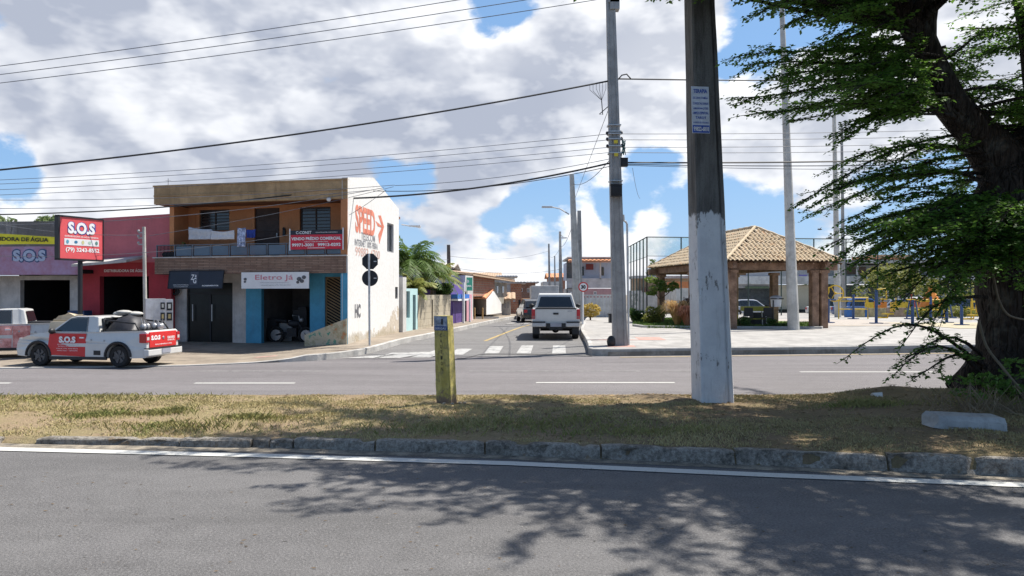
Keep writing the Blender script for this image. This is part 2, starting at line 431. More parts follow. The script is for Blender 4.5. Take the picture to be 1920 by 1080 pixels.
# ------------------------------------------------------------------ ground, roads, kerbs
def lerp_line(pts, x):
    if x <= pts[0][0]: return pts[0][1]+(x-pts[0][0])*(pts[1][1]-pts[0][1])/(pts[1][0]-pts[0][0])
    for (a, b), (c, e) in zip(pts, pts[1:]):
        if x <= c:
            return b+(e-b)*(x-a)/(c-a)
    (a, b), (c, e) = pts[-2:]
    return e+(x-c)*(e-b)/(c-a)
def cr(pts, n=6):      # Catmull-Rom through xy points
    out = []
    P = [pts[0]]+list(pts)+[pts[-1]]
    for i in range(1, len(P)-2):
        for k in range(n):
            t = k/n; a, b, c_, e = P[i-1], P[i], P[i+1], P[i+2]
            out.append(tuple(.5*((2*b[j])+(-a[j]+c_[j])*t+(2*a[j]-5*b[j]+4*c_[j]-e[j])*t*t+(-a[j]+3*b[j]-3*c_[j]+e[j])*t**3) for j in range(len(a))))
    out.append(tuple(pts[-1])); return out
LINE = [(-40, 10.4), (-20, 9.9), (-6.2, 9.08), (-2.99, 8.72), (0, 8.31), (2.67, 7.78), (5.05, 7.37), (12, 5.9), (30, 1.5)]
KERB = [(-40, 10.9), (-20, 10.2), (-6.44, 9.42), (-2.85, 9.17), (0, 8.74), (2.45, 8.27), (5.29, 7.71), (12, 6.25), (30, 1.9)]
KH = [(-40, .06), (-6.5, .07), (-3, .10), (0, .14), (3, .17), (5.3, .215), (30, .22)]
MFAR = 13.1

M_asph = mat_asphalt('asphalt_main', (.128, .124, .123), .2)
M_asph2 = mat_asphalt('asphalt_far', (.165, .154, .156), .16)
M_asph3 = mat_asphalt('asphalt_side', (.165, .16, .157), .16)
M_dirt = mat('sandy_ground', (.20, .17, .12), .95, .2, 1.2, .5, 30, col2=(.24, .20, .15))
M_sand = mat_concrete('sandy_pavement', (.285, .24, .19), None, .1, bmp=.3)
M_pave = mat_concrete('pavement_concrete', (.52, .49, .44), .9, .1, bmp=.25, dark=.56)
M_plaza = mat_concrete('plaza_concrete', (.36, .345, .325), 1.6, .12, bmp=.2, dark=.55, amt=.3)
M_line = mat_worn('road_paint', (.58, .575, .54), (.2, .2, .19), .33, .45)
M_line2 = mat_worn('worn_road_paint', (.33, .325, .31), (.165, .155, .155), .42, .56)
M_yline = mat('yellow_road_paint', (.38, .28, .12), .8, .25, 5)
M_kerb = mat_concrete('kerb_concrete', (.37, .34, .295), None, .75, stain=(.09, .075, .055), bmp=1.0, dark=.43, amt=.85)
M_kerbw = mat_concrete('whitewashed_kerb', (.44, .425, .40), None, .4, stain=(.3, .27, .22), bmp=.4)

def sheet(name, xs, ys, fz, m, hole=None):
    b = MB()
    for y in ys:
        for x in xs: b.v.append((x, y, fz(x, y)))
    n = len(xs)
    for j in range(len(ys)-1):
        for i in range(n-1):
            b.f.append((j*n+i, j*n+i+1, (j+1)*n+i+1, (j+1)*n+i)); b.mi.append(0)
    return b.build(name, m, smooth=True, fix=False, kind='structure')
def band(name, L, R, fz, m, n=1, thick=0):   # strip between two xy polylines of equal length
    b = MB(); k = len(L)
    for i in range(k):
        for j in range(n+1):
            t = j/n; x = L[i][0]*(1-t)+R[i][0]*t; y = L[i][1]*(1-t)+R[i][1]*t
            b.v.append((x, y, fz(x, y)))
    for i in range(k-1):
        for j in range(n): b.f.append((i*(n+1)+j, i*(n+1)+j+1, (i+1)*(n+1)+j+1, (i+1)*(n+1)+j)); b.mi.append(0)
    return b

sheet('ground', [-700, -200, -80, -40, -20, 0, 20, 40, 80, 200, 700], [-120, -40, 0, 10, 20]+[22+i for i in range(0, 66, 2)]+[100, 140, 200, 400, 900], lambda x, y: G(y)-.035, M_dirt)
# main avenue: the near and the far carriageway as one asphalt sheet each
xs = [-60+i*1.0 for i in range(0, 121)]
b = MB()
for x in xs: b.v += [(x, -60, 0), (x, lerp_line(KERB, x)+.15, 0)]
for i in range(len(xs)-1): b.f.append((2*i, 2*i+2, 2*i+3, 2*i+1)); b.mi.append(0)
b.build('near_road', M_asph, kind='structure', fix=True)
sheet('far_road', [-60, -20, 0, 20, 60], [MFAR-.2, 16, 18, 22.4], lambda x, y: .0, M_asph2)
# sand that has drifted into the gutter
b = MB()
x = -30.0
while x < 14:
    k = lerp_line(KERB, x); w_ = .17+.14*abs(mnoise.noise((x*1.3, 0, 3)))+.10*sst(2, -6, x)
    b.v += [(x, k-w_, .0045), (x, k+.1, .0045)]; x += .12
for i in range(len(b.v)//2-1): b.f.append((2*i, 2*i+2, 2*i+3, 2*i+1)); b.mi.append(0)
b.build('gutter_sand', mat('gutter_sand', (.16, .145, .125), .95, .45, 5, .5, 60, col2=(.25, .215, .165)), kind='structure')
# painted lines
b = MB(); x = -39.0
while x < 25:
    y = lerp_line(LINE, x); s = (lerp_line(LINE, x+.1)-y)/.1
    b.v += [(x, y-.095, .009), (x, y+.095, .009)]; x += .25
for i in range(len(b.v)//2-1): b.f.append((2*i, 2*i+2, 2*i+3, 2*i+1)); b.mi.append(0)
b.build('edge_line', M_line, kind='structure')
def flat(b, pts, z=.004):
    b.add([(x, y, z+G(y)) for x, y in pts], [tuple(range(len(pts)))])
b = MB()
for (p0, p1, py, w_) in [(365, 553, 718.5, .13), (1005, 1265, 717.5, .13), (-40, 20, 718.5, .13), (1500, 1760, 697.5, .12), (2050, 2300, 697, .12), (-500, -250, 718, .13)]:
    Y = 2660/(py-550); x0, x1 = XX(p0, Y), XX(p1, Y); flat(b, [(x0, Y-w_/2), (x1, Y-w_/2), (x1, Y+w_/2), (x0, Y+w_/2)])
b.build('lane_dash_line', M_line, kind='structure')
b = MB(); Y = 2660/(696-550)
for (p0, p1) in [(350, 610), (880, 1200), (1250, 1330)]:
    x0, x1 = XX(p0, Y), XX(p1, Y); flat(b, [(x0, Y-.05), (x1, Y-.05), (x1, Y+.06), (x0, Y+.06)])
b.build('worn_lane_line', M_line2, kind='structure')

# ---- side street
LE = [(-6.9, 20.3), (-5.5, 21.1), (-4.8, 22.4), (-4.25, 24.5), (-3.35, 29.3), (-2.15, 37.6), (-1.1, 45), (1.8, 66), (5, 90), (9, 120)]
RE = [(2.32, 22.5), (2.5, 24.6), (2.78, 29.3), (3.1, 33.7), (3.7, 39), (4.4, 45), (7.2, 66), (11, 90), (15, 120)]
LEs = cr(LE, 5); REs = cr(RE, 5)
def xle(y):
    for (a, b_), (c, e) in zip(LEs, LEs[1:]):
        if b_ <= y <= e and e > b_: return a+(c-a)*(y-b_)/(e-b_)
    return LEs[0][0] if y < 22 else LEs[-1][0]
def xre(y):
    for (a, b_), (c, e) in zip(REs, REs[1:]):
        if b_ <= y <= e: return a+(c-a)*(y-b_)/(e-b_)
    return REs[0][0] if y < 22.5 else REs[-1][0]
ys = [22.4+i*.75 for i in range(0, 130)]
bb = band('side', [(xle(y)-.5, y) for y in ys], [(xre(y)+.5, y) for y in ys], lambda x, y: G(y)+.003, M_asph3, 3)
bb.build('side_street', M_asph3, kind='structure', fix=False)
# zebra crossings
b = MB()
for (pa, pb, pc, pd, ya, yb) in [(640, 700, 735, 800-25, 672, 657), (705, 748, 822, 775, 672, 656), (768, 806, 846, 815, 671, 654), (840, 868, 886, 858, 666, 652),
                                 (908, 935, 944, 918, 664, 649), (968, 995, 1000, 978, 664, 648), (1035, 1061, 1060, 1037, 664, 648)]:
    Ya = 2660/(ya-550); Yb = 2520/(yb-550)
    b.add([(XX(pa, Ya), Ya, G(Ya)+.012), (XX(pb, Ya), Ya, G(Ya)+.012), (XX(pc, Yb), Yb, G(Yb)+.012), (XX(pd, Yb), Yb, G(Yb)+.012)], [(0, 1, 2, 3)])
b.build('zebra_crossing', mat_worn('zebra_paint', (.44, .435, .42), (.165, .16, .157), .38, .52, 4), kind='structure')
b = MB()
for i in range(6):
    x0 = -.6+i*.85
    b.add([(x0+.2, 42.5, G(42.5)+.02), (x0+.62, 42.5, G(42.5)+.02), (x0+1.02, 46, G(46)+.02), (x0+.6, 46, G(46)+.02)], [(0, 1, 2, 3)])
b.build('far_zebra_crossing', M_line2, kind='structure')
b = MB(); pts = [(-1.0, 27.8), (-.6, 31), (-.1, 35), (.45, 39), (1.0, 42)]
for (a, c) in zip(pts, pts[1:]):
    b.add([(a[0]-.07, a[1], G(a[1])+.010), (a[0]+.07, a[1], G(a[1])+.010), (c[0]+.07, c[1], G(c[1])+.010), (c[0]-.07, c[1], G(c[1])+.010)], [(0, 1, 2, 3)])
b.build('centre_line', M_yline, kind='structure')
b = MB(); Y = 27.9; b.add([(-4.0, Y, G(Y)+.010), (-1.1, Y, G(Y)+.010), (-1.1, Y+.14, G(Y)+.010), (-4.0, Y+.14, G(Y)+.010)], [(0, 1, 2, 3)])
b.build('stop_line', M_line2, kind='structure')
# tar seam across the junction
b = MB(); pts = [PT(p, q, 2660/(q-550)) for p, q in [(856, 672), (872, 672), (885, 669), (900, 665), (925, 664.5), (1000, 665), (1060, 666), (1110, 668.5)]]
for a, c in zip(pts, pts[1:]): b.add([(a.x, a.y-.09, .010+G(a.y)), (c.x, c.y-.09, .010+G(c.y)), (c.x, c.y+.09, .010+G(c.y)), (a.x, a.y+.09, .010+G(a.y))], [(0, 1, 2, 3)])
b.build('tar_seam', mat('tar', (.045, .042, .04), .8, .2), kind='structure')
# faint yellow line along the plaza kerb
def ykr(x): return 22.5+(x-2.4)*.137
b = MB(); b.add([(3.2, ykr(3.2)-.62, .012), (60, ykr(60)-.62, .012), (60, ykr(60)-.42, .012), (3.2, ykr(3.2)-.42, .012)], [(0, 1, 2, 3)])
b.build('yellow_edge_line', mat('faded_yellow_line', (.36, .29, .18), .85, .2, 4), kind='structure')
b = MB(); b.add([(2.5, 20.5, .002), (60, 26, .002), (60, 31.5, .002), (2.5, 23.2, .002)], [(0, 1, 2, 3)]); b.build('far_road_verge', M_asph2, kind='structure')

# ---- plaza on the right (raised slab) with whitewashed kerb
def PZ(y): return G(y)+.20
arc = [(2.42, 23.6), (2.36, 23.1), (2.45, 22.75), (2.7, 22.58), (3.1, ykr(3.1))]
side = [(x, y) for x, y in REs if y > 24][::-1]
outl = side+arc+[(x, ykr(x)) for x in (5, 8, 11, 15, 20, 30, 60)]
b = MB(); ysl = [22.6+i*.6 for i in range(10)]+[29+i*1.5 for i in range(60)]
cols = 16
def xl_pl(y):
    if y < 23.6: return 2.4+max(0, (23.1-y))*.8
    return xre(y)
rows = []
for y in ysl:
    a = xl_pl(y); rows.append([(a+(70-a)*(j/cols)**2, y, PZ(y)) for j in range(cols+1)])
# front rows follow the kerb line
b2 = MB()
for r in rows: b2.v += r
# cut below kerb: clamp y to kerb line
b2.v = [(x, max(y, ykr(x)+.02) if x > 2.9 else y, PZ(max(y, ykr(x)) if x > 2.9 else y)) for x, y, z in b2.v]
for j in range(len(rows)-1):
    for i in range(cols):
        q = (j*(cols+1)+i, j*(cols+1)+i+1, (j+1)*(cols+1)+i+1, (j+1)*(cols+1)+i)
        if len({tuple(round(c, 3) for c in b2.v[t]) for t in q}) < 4: continue
        b2.f.append(q); b2.mi.append(0)
b2.build('plaza_floor', M_plaza, kind='structure', fix=False)
def kerbrun(name, line, w_, fz0, fz1, m, top=None, inward=1):
    b = MB(); k = len(line); rows = []
    for i, (x, y) in enumerate(line):
        a = line[max(0, i-1)]; c = line[min(k-1, i+1)]; t = Vector((c[0]-a[0], c[1]-a[1])).normalized(); nrm = Vector((-t.y, t.x))*inward
        z0 = fz0(x, y); z1 = fz1(x, y)
        rows.append([(x, y, z0), (x, y, z1-.015), (x+nrm.x*.015, y+nrm.y*.015, z1), (x+nrm.x*w_, y+nrm.y*w_, z1), (x+nrm.x*w_, y+nrm.y*w_, z0)])
    for r in rows: b.v += r
    for i in range(k-1):
        for j in range(4):
            b.f.append((i*5+j, i*5+j+1, (i+1)*5+j+1, (i+1)*5+j)); b.mi.append(0)
    return b.build(name, m, kind='structure')
kerbrun('plaza_kerb', outl, .14, lambda x, y: G(y)-.03, lambda x, y: PZ(y)+.012, M_kerbw, inward=1)
# dark strip over the front kerb face, its shade put into the colour
b = MB(); line = [(2.9, ykr(2.9)-.03)]+[(x, ykr(x)-.016) for x in (5, 8, 11, 15, 20, 30, 60)]
for (a, c) in zip(line, line[1:]): b.quad((a[0], a[1], 0), (c[0], c[1], 0), (c[0], c[1], .135), (a[0], a[1], .135))
b.build('plaza_kerb_face_shade', M_kerb, kind='structure')
# tactile strips in the plaza
M_tact = mat('red_tactile_tiles', (.42, .26, .22), .9, .2, 6)
b = MB()
def pzrect(b, x0, x1, y0, y1, dz): b.add([(x0, y0, PZ(y0)+dz), (x1, y0, PZ(y0)+dz), (x1, y1, PZ(y1)+dz), (x0, y1, PZ(y1)+dz)], [(0, 1, 2, 3)])
pzrect(b, 2.6, 5.3, 25.6, 25.8, .006); pzrect(b, 4.4, 5.3, 25.81, 26.9, .006); pzrect(b, 3.0, 3.9, 23.4, 24.0, .006)
b.build('tactile_paving', M_tact, kind='structure')
# playground floor colours
b = MB(); pzrect(b, 14.5, 21, 36, 45, .008); b.build('playground_floor', mat('faded_red_floor', (.37, .33, .29), .9, .15), kind='structure')
b = MB(); pzrect(b, 20, 30, 33.4, 40, .014); b.build('playground_floor', mat('faded_yellow_floor', (.40, .35, .24), .9, .15), kind='structure')
b = MB(); pzrect(b, 14.2, 20.5, 36, 36.2, .016); b.build('playground_floor_band', mat('pale_floor_band', (.55, .47, .35), .9, .1), kind='structure')

# ---- left pavement: a sandy apron in front of the shops and the raised corner pavement
LSTREET = [(-60, 16.5), (-30, 17.6), (-13, 18.75), (-8.5, 19.45), (-6.9, 20.3)]
def lz(x, y):
    r = sst(-8.0, -5.4, x)*.15
    return G(y)+.02+r*sst(20.0, 21.2, y+ (0 if x < -6 else .4))
line = LSTREET+[(x, y) for x, y in LEs[1:]]
dense = []
for (a, c) in zip(line, line[1:]):
    k = max(1, int(math.hypot(c[0]-a[0], c[1]-a[1])/.5) if a[1] < 60 and a[0] > -25 else 3)
    for i in range(k): dense.append((a[0]+(c[0]-a[0])*i/k, a[1]+(c[1]-a[1])*i/k))
dense.append(line[-1])
b = MB(); NJ = 40; rows = [p for p in dense]
for (x, y) in rows:
    x0 = -60 if y < 34 else x-9
    for j in range(NJ+1):
        t = 1-(j/NJ)**1.8; qx = x0+(x-x0)*t; b.v.append((qx, y, lz(qx, y)))
for i in range(len(rows)-1):
    for j in range(NJ):
        b.f.append((i*(NJ+1)+j, i*(NJ+1)+j+1, (i+1)*(NJ+1)+j+1, (i+1)*(NJ+1)+j)); b.mi.append(0)
b.build('pavement', M_sand, kind='structure', smooth=True)
kl = [p for p in LEs if p[1] < 95]
kerbrun('pavement_kerb', kl, .16, lambda x, y: G(y)-.03, lambda x, y: lz(x, y)+.012, M_kerbw, inward=1)
kerbrun('shop_front_kerb', [(x, y) for x, y in dense if x < -6.3 and y < 20.9], .12, lambda x, y: -.03, lambda x, y: lz(x, y)+.01, M_kerbw, inward=1)
b = MB()
for k in range(3):
    pts = [(-7.4+k*.5, 21.3+k*.35), (-5.2, 22.4), (-5.0, 22.75), (-7.4+k*.5, 21.75+k*.35)][:4]
    if k == 0: b.add([(x, y, lz(x, y)+.012) for x, y in pts], [(0, 1, 2, 3)])
b.build('tactile_paving', M_tact, kind='structure')

# ------------------------------------------------------------------ median: soil, kerb stones, dry grass
def mz(x, y):
    k = lerp_line(KERB, x)+.12; kh = lerp_line(KH, x)
    t = (y-k)/(MFAR-k); t = min(1, max(0, t))
    z = kh*(1-t)+.13*t - .01
    z += (.06+.05*mnoise.noise((x*.35, y*.5, 0)))*math.sin(PI*t)
    z += .05*mnoise.noise((x*1.4, y*1.4, 5))*min(1, t*6)*min(1, (1-t)*5)
    z += .22*math.exp(-((x-7.7)**2/3.2+(y-11.6)**2/1.6))
    z += .12*math.exp(-((x-6.2)**2/.5+(y-12.5)**2/.1))
    z += .07*math.exp(-((x-2.45)**2/.35+(y-12.3)**2/.3))
    return z
xs = [-40, -30, -22, -16]+[-12+i*.14 for i in range(0, 172)]+[13, 16, 22, 30]
b = MB(); NM = 44
for x in xs:
    k = lerp_line(KERB, x)+.12
    for j in range(NM+1):
        y = k+(MFAR-k)*j/NM; b.v.append((x, y+(.05*mnoise.noise((x*2.2, 1, 1)) if j == NM else 0), mz(x, y)))
n = NM+1
for i in range(len(xs)-1):
    for j in range(NM): b.f.append((i*n+j, (i+1)*n+j, (i+1)*n+j+1, i*n+j+1)); b.mi.append(0)
o0 = len(b.v)
for i, x in enumerate(xs): b.v.append((x, b.v[i*n+NM][1]+.02, -.02))
for i in range(len(xs)-1): b.f.append((i*n+NM, (i+1)*n+NM, o0+i+1, o0+i)); b.mi.append(0)
o0 = len(b.v)
for i, x in enumerate(xs): b.v += [(x, b.v[i*n][1]-.02, b.v[i*n][2]-.01), (x, b.v[i*n][1]-.10-.03*mnoise.noise((x*3, 0, 0)), .006)]
for i in range(len(xs)-1): b.f += [(i*n, o0+2*i, o0+2*i+2, (i+1)*n), (o0+2*i, o0+2*i+1, o0+2*i+3, o0+2*i+2)]; b.mi += [0, 0]
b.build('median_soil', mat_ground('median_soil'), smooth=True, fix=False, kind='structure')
# kerb stones
joints = [-14, -12.9, -11.8, -10.7, -9.6, -8.6, -7.6, -6.45, -6.0, -4.12, -3.2, -2.98, -2.68, -1.65, -.32, 1.02, 2.48, 4.02, 5.5, 7.0, 8.6]
rnd = random.Random(4); b = MB()
for a, c in zip(joints, joints[1:]):
    if (a, c) in ((-6.45, -6.0),): continue
    g = .012; ya, yc = lerp_line(KERB, a), lerp_line(KERB, c)
    kh = lerp_line(KH, (a+c)/2)+rnd.uniform(-.016, .016); dy = rnd.uniform(-.025, .025); ns = 14
    tilt = rnd.uniform(-.012, .012)
    prof = [(0, -.03), (-.01, .03), (0, .75), (.012, .93), (.035, 1.0), (.125, 1.0), (.14, .9), (.15, -.03)]
    L = len(prof); o0 = len(b.v)
    for i in range(ns+1):
        t = i/ns; x = a+g+(c-a-2*g)*t; y = ya+(yc-ya)*t
        e = .012 if i in (0, ns) else 0
        for (pv, pz) in prof:
            nn = mnoise.noise((x*9, pv*30, pz*7)); chip = max(0, mnoise.noise((x*4.2, 8, pz*3))-.16)*.20*(1 if pz > .6 else .4)
            b.v.append((x, y+dy+pv*(1-e*4)+nn*.009+chip*(1 if pv < .07 else 0), (kh-e-chip*.5)*pz+tilt*(t-.5)*pz+nn*.006*(pz > 0)))
    for i in range(ns):
        for j in range(L-1): b.f.append((o0+i*L+j, o0+(i+1)*L+j, o0+(i+1)*L+j+1, o0+i*L+j+1)); b.mi.append(0)
    b.f.append(tuple(o0+j for j in range(L))); b.mi.append(0); b.f.append(tuple(o0+ns*L+j for j in range(L))[::-1]); b.mi.append(0)
b.build('median_kerb', mat_kerb('worn_kerb_stone'), kind='structure', smooth=False)
# grass and leaf litter
def blades(name, n, fn, m, h0, h1, wd, seed, label, lean=1.3):
    r = random.Random(seed); V = []; F = []
    for _ in range(n):
        p = fn(r)
        if p is None: continue
        x, y, z, hs = p
        a = r.uniform(0, 2*PI); h = r.uniform(h0, h1)*hs; la = r.uniform(0, 2*PI); l = h*r.uniform(.15, lean)
        dx, dy = math.cos(a)*wd*.5, math.sin(a)*wd*.5; i = len(V)
        V += [(x-dx, y-dy, z-.01), (x+dx, y+dy, z-.01), (x+math.cos(la)*l*.4+dx*.7, y+math.sin(la)*l*.4+dy*.7, z+h*.6), (x+math.cos(la)*l, y+math.sin(la)*l, z+h)]
        F += [(i, i+1, i+2), (i, i+2, i+3)]
    me = bpy.data.meshes.new(name); me.from_pydata(V, [], F); me.materials.append(m); me.update()
    o = bpy.data.objects.new(name, me); C.objects.link(o); o['kind'] = 'stuff'; o['label'] = label; o['category'] = 'grass'
    return o
def gpos(r):
    x = r.uniform(-9.5, 9.5); k = lerp_line(KERB, x)+.14; y = k+(MFAR-k)*r.random()
    if abs(x)/y > .72: return None
    d = mnoise.noise((x*.7, y*.9, 2))+.5*mnoise.noise((x*2.3, y*2.3, 9))+.3*mnoise.noise((x*6, y*6, 4))
    if r.random() > .55+d*1.9-.08*sst(-1, -7, x): return None
    t = (y-k)/(MFAR-k)
    return x, y, mz(x, y), (.55 if t > .93 else 1)*(.7+.6*max(0, d))
M_dry = mat_grass('dry_grass', (.52, .44, .22), (.30, .30, .11), -.06)
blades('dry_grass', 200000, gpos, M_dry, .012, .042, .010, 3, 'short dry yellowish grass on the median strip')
def gp2(r):
    x, y = r.choice([(-7.8, 12.4, 1.5, .5), (-6.5, 12.6, 1.0, .35), (-6.0, 10.9, .55, .22), (-5.05, 10.9, .45, .18), (-3.6, 10.4, .5, .2), (-1.0, 9.6, 1.2, .3), (.6, 9.9, .9, .35), (-1.9, 10.0, .4, .2),
                      (5.2, 11.1, .35, .12), (-6.9, 9.9, .5, .15), (7.2, 11.0, .9, .3), (1.6, 9.3, .9, .25), (8.2, 8.4, .3, .1)])[:2], 0
    return None
cl = [(-7.8, 12.4, .9, .35), (-6.6, 12.6, .7, .3), (-6.0, 10.9, .30, .14), (-5.05, 10.9, .25, .12), (-3.6, 10.4, .3, .1), (-.9, 9.7, .8, .2), (.6, 9.9, .6, .22), (5.2, 11.0, .25, .12), (7.1, 10.9, .5, .2), (1.6, 9.3, .6, .16), (-4.3, 9.9, .5, .15)]
def gp2(r):
    cx, cy, a, b_ = r.choice(cl); x = r.gauss(cx, a); y = r.gauss(cy, b_)
    if y < lerp_line(KERB, x)+.16 or y > MFAR-.05: return None
    return x, y, mz(x, y), 1
blades('green_grass', 9000, gp2, mat_grass('green_grass', (.31, .29, .11), (.19, .23, .06), .05), .03, .075, .011, 5, 'low patches of greener grass on the median strip')
# dead leaves, twigs
r = random.Random(9); b = MB()
for _ in range(5200):
    x = r.uniform(-4, 10) if r.random() < .8 else r.uniform(-9, 0); x = abs(r.gauss(0, 4.5))+r.uniform(-1.5, 1) if r.random() < .6 else x
    k = lerp_line(KERB, x)+.14; y = k+(MFAR-k)*r.random(); z = mz(x, y)+.012
    if x > 10: continue
    a = r.uniform(0, 6.3); s = r.uniform(.012, .04); t = r.uniform(-.4, .6)
    u = Vector((math.cos(a), math.sin(a), t*.5))*s; v = Vector((-math.sin(a), math.cos(a), r.uniform(-.5, .5)))*s*.45
    p = Vector((x, y, z)); b.add([p-u, p+v, p+u, p-v], [(0, 1, 2, 3)])
for _ in range(260):
    x = r.uniform(-1, 9.5); k = lerp_line(KERB, x)+.14; y = k+(MFAR-k)*r.random(); a = r.uniform(0, 6.3); l = r.uniform(.05, .22)
    p = Vector((x, y, mz(x, y)+.02)); b.tube([p, p+Vector((math.cos(a)*l, math.sin(a)*l, .01))], .003, 4, False)
o = b.build('leaf_litter', mat('dead_leaf', (.13, .085, .045), .85, .5, 9, col2=(.26, .18, .09)), fix=False, kind='stuff')
tag(o, 'dead brown leaves and twigs scattered under the tree', 'leaf litter')
# dark leaf specks on the near road
b = MB()
for _ in range(300):
    x = r.uniform(-6, 6); y = r.uniform(4.6, 8.2)
    if y > lerp_line(LINE, x)-.1: continue
    a = r.uniform(-.5, .5); s = r.uniform(.004, .015)
    u = Vector((math.cos(a), math.sin(a), 0))*s*1.5; v = Vector((-math.sin(a), math.cos(a), .3))*s*.5; p = Vector((x, y, .008))
    b.add([p-u, p+v, p+u, p-v], [(0, 1, 2, 3)])
o = b.build('leaf_litter', mat('dark_dead_leaf', (.05, .035, .025), .85, .5, 9, col2=(.12, .085, .05)), fix=False, kind='stuff'); tag(o, 'tiny dry leaf bits scattered on the near asphalt', 'leaf litter')
# ------------------------------------------------------------------ shared materials
M_white = mat_concrete('white_wall_paint', (.56, .55, .53), None, .18, stain=(.42, .38, .32), bmp=.15, dark=.6, amt=.2)
M_orange = mat('orange_wall_paint', (.50, .215, .095), .85, .12, 1.5, .15, 30, streak=.2)
M_tanf = mat_concrete('tan_fascia_paint', (.46, .31, .17), None, .5, stain=(.14, .10, .06), bmp=.2)
M_blue = mat('blue_wall_paint', (.07, .30, .46), .7, .15, 2, .1, 30, streak=.15)
M_greyw = mat_concrete('grey_white_wall', (.52, .50, .48), None, .25, bmp=.15)
M_stone = mat_brick('brown_stone_strips', (.23, .14, .10), (.33, .22, .16), (.12, .08, .065), .34, .055, 'XYZ', .008)
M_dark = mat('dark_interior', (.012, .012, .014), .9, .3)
M_black = mat('black_paint', (.014, .015, .02), .55, .2)
M_glassd = mat_glass('dark_glass', (.015, .018, .022), .15)
M_metal = mat('grey_metal', (.36, .36, .37), .45, .12, 8, 0, 40, .7)
M_galv = mat('galvanised_steel', (.50, .51, .52), .5, .15, 10, 0, 40, .5)
M_blk = mat('black_plastic', (.02, .02, .022), .5, .2)
M_rubber = mat('tyre_rubber', (.022, .021, .021), .85, .25, 20)
M_red = mat('red_wall_paint', (.40, .04, .055), .75, .15, 1.2, .1, 30, streak=.25)
M_pinkr = mat('faded_red_wall_paint', (.52, .15, .17), .8, .10, 1.0, .1, 30, streak=.25)
M_mauve = mat('mauve_fascia_panel', (.42, .20, .28), .6, .15, .8, col2=(.36, .27, .42))
M_tx_w = mat('white_lettering', (.80, .80, .80), .6, .03)
M_tx_k = mat('black_lettering', (.02, .02, .025), .6, .1)
M_tx_r = mat('red_lettering', (.62, .05, .06), .6, .1)
M_tx_b = mat('blue_lettering', (.03, .07, .32), .6, .1)
M_tx_dk = mat('navy_lettering', (.05, .09, .20), .6, .1)
M_signr = mat('red_sign_face', (.70, .10, .11), .45, .06, 1)
M_signw = mat('white_sign_face', (.75, .75, .76), .5, .05, 2)
M_signk = mat('black_sign_face', (.018, .022, .035), .45, .2, 2)
M_yel = mat('yellow_banner', (.78, .70, .04), .6, .08, 2)
M_wood = mat('brown_timber', (.19, .105, .065), .75, .35, 3, .4, 25, col2=(.26, .16, .105), streak=.35)
M_tile = None

class Plane:
    """vertical plane through two plan points; s metres along it, v metres behind it"""
    def __init__(s, p0, p1, v=0):
        s.p0 = Vector((p0[0], p0[1])); d = Vector((p1[0], p1[1]))-s.p0; s.L = d.length; s.u = d/s.L
        n = Vector((-s.u.y, s.u.x))
        if n.dot(s.p0+s.u*s.L/2) < 0: n = -n
        s.n = n; s.p0 = s.p0+n*v
    def off(s, v):
        p = Plane(tuple(s.p0+s.n*v), tuple(s.p0+s.n*v+s.u*s.L)); p.n = s.n.copy(); return p
    def hit(s, px, py):
        dx = (px-960)/FOC
        # t*dx = p0x + q*ux ; t = p0y + q*uy
        q = (dx*s.p0.y-s.p0.x)/(s.u.x-dx*s.u.y); t = s.p0.y+q*s.u.y
        return q, CAMZ-(py-HOR)/FOC*t
    def W(s, q, v, z):
        p = s.p0+s.u*q+s.n*v; return Vector((p.x, p.y, z))
    def box(s, b, q0, q1, v0, v1, z0, z1):
        b.obox(s.W(q0, v0, z0), s.W(q1, v0, z0)-s.W(q0, v0, z0), s.W(q0, v1, z0)-s.W(q0, v0, z0), (0, 0, z1-z0))
    def wall(s, b, q0, q1, z0, z1, th, holes=()):
        qs = sorted({q0, q1}|{h[0] for h in holes}|{h[1] for h in holes})
        for a, c in zip(qs, qs[1:]):
            if a < q0-1e-6 or c > q1+1e-6: continue
            m_ = (a+c)/2; z = z0
            for h in sorted([h for h in holes if h[0] < m_ < h[1]], key=lambda h: h[2]):
                if h[2] > z+1e-4: s.box(b, a, c, 0, th, z, h[2])
                z = max(z, h[3])
            if z < z1-1e-4: s.box(b, a, c, 0, th, z, z1)
    def px(s, x0, y0, x1, y1):
        """pixel rectangle -> (q0,q1,z0,z1)"""
        a, _ = s.hit(x0, y0); c, _ = s.hit(x1, y1); q = (a+c)/2
        _, zt = s.hit((x0+x1)/2, y0); _, zb = s.hit((x0+x1)/2, y1)
        return min(a, c), max(a, c), zb, zt
    def right(s):
        return Vector((s.u.x, s.u.y, 0)) if s.u.x > 0 else Vector((-s.u.x, -s.u.y, 0))
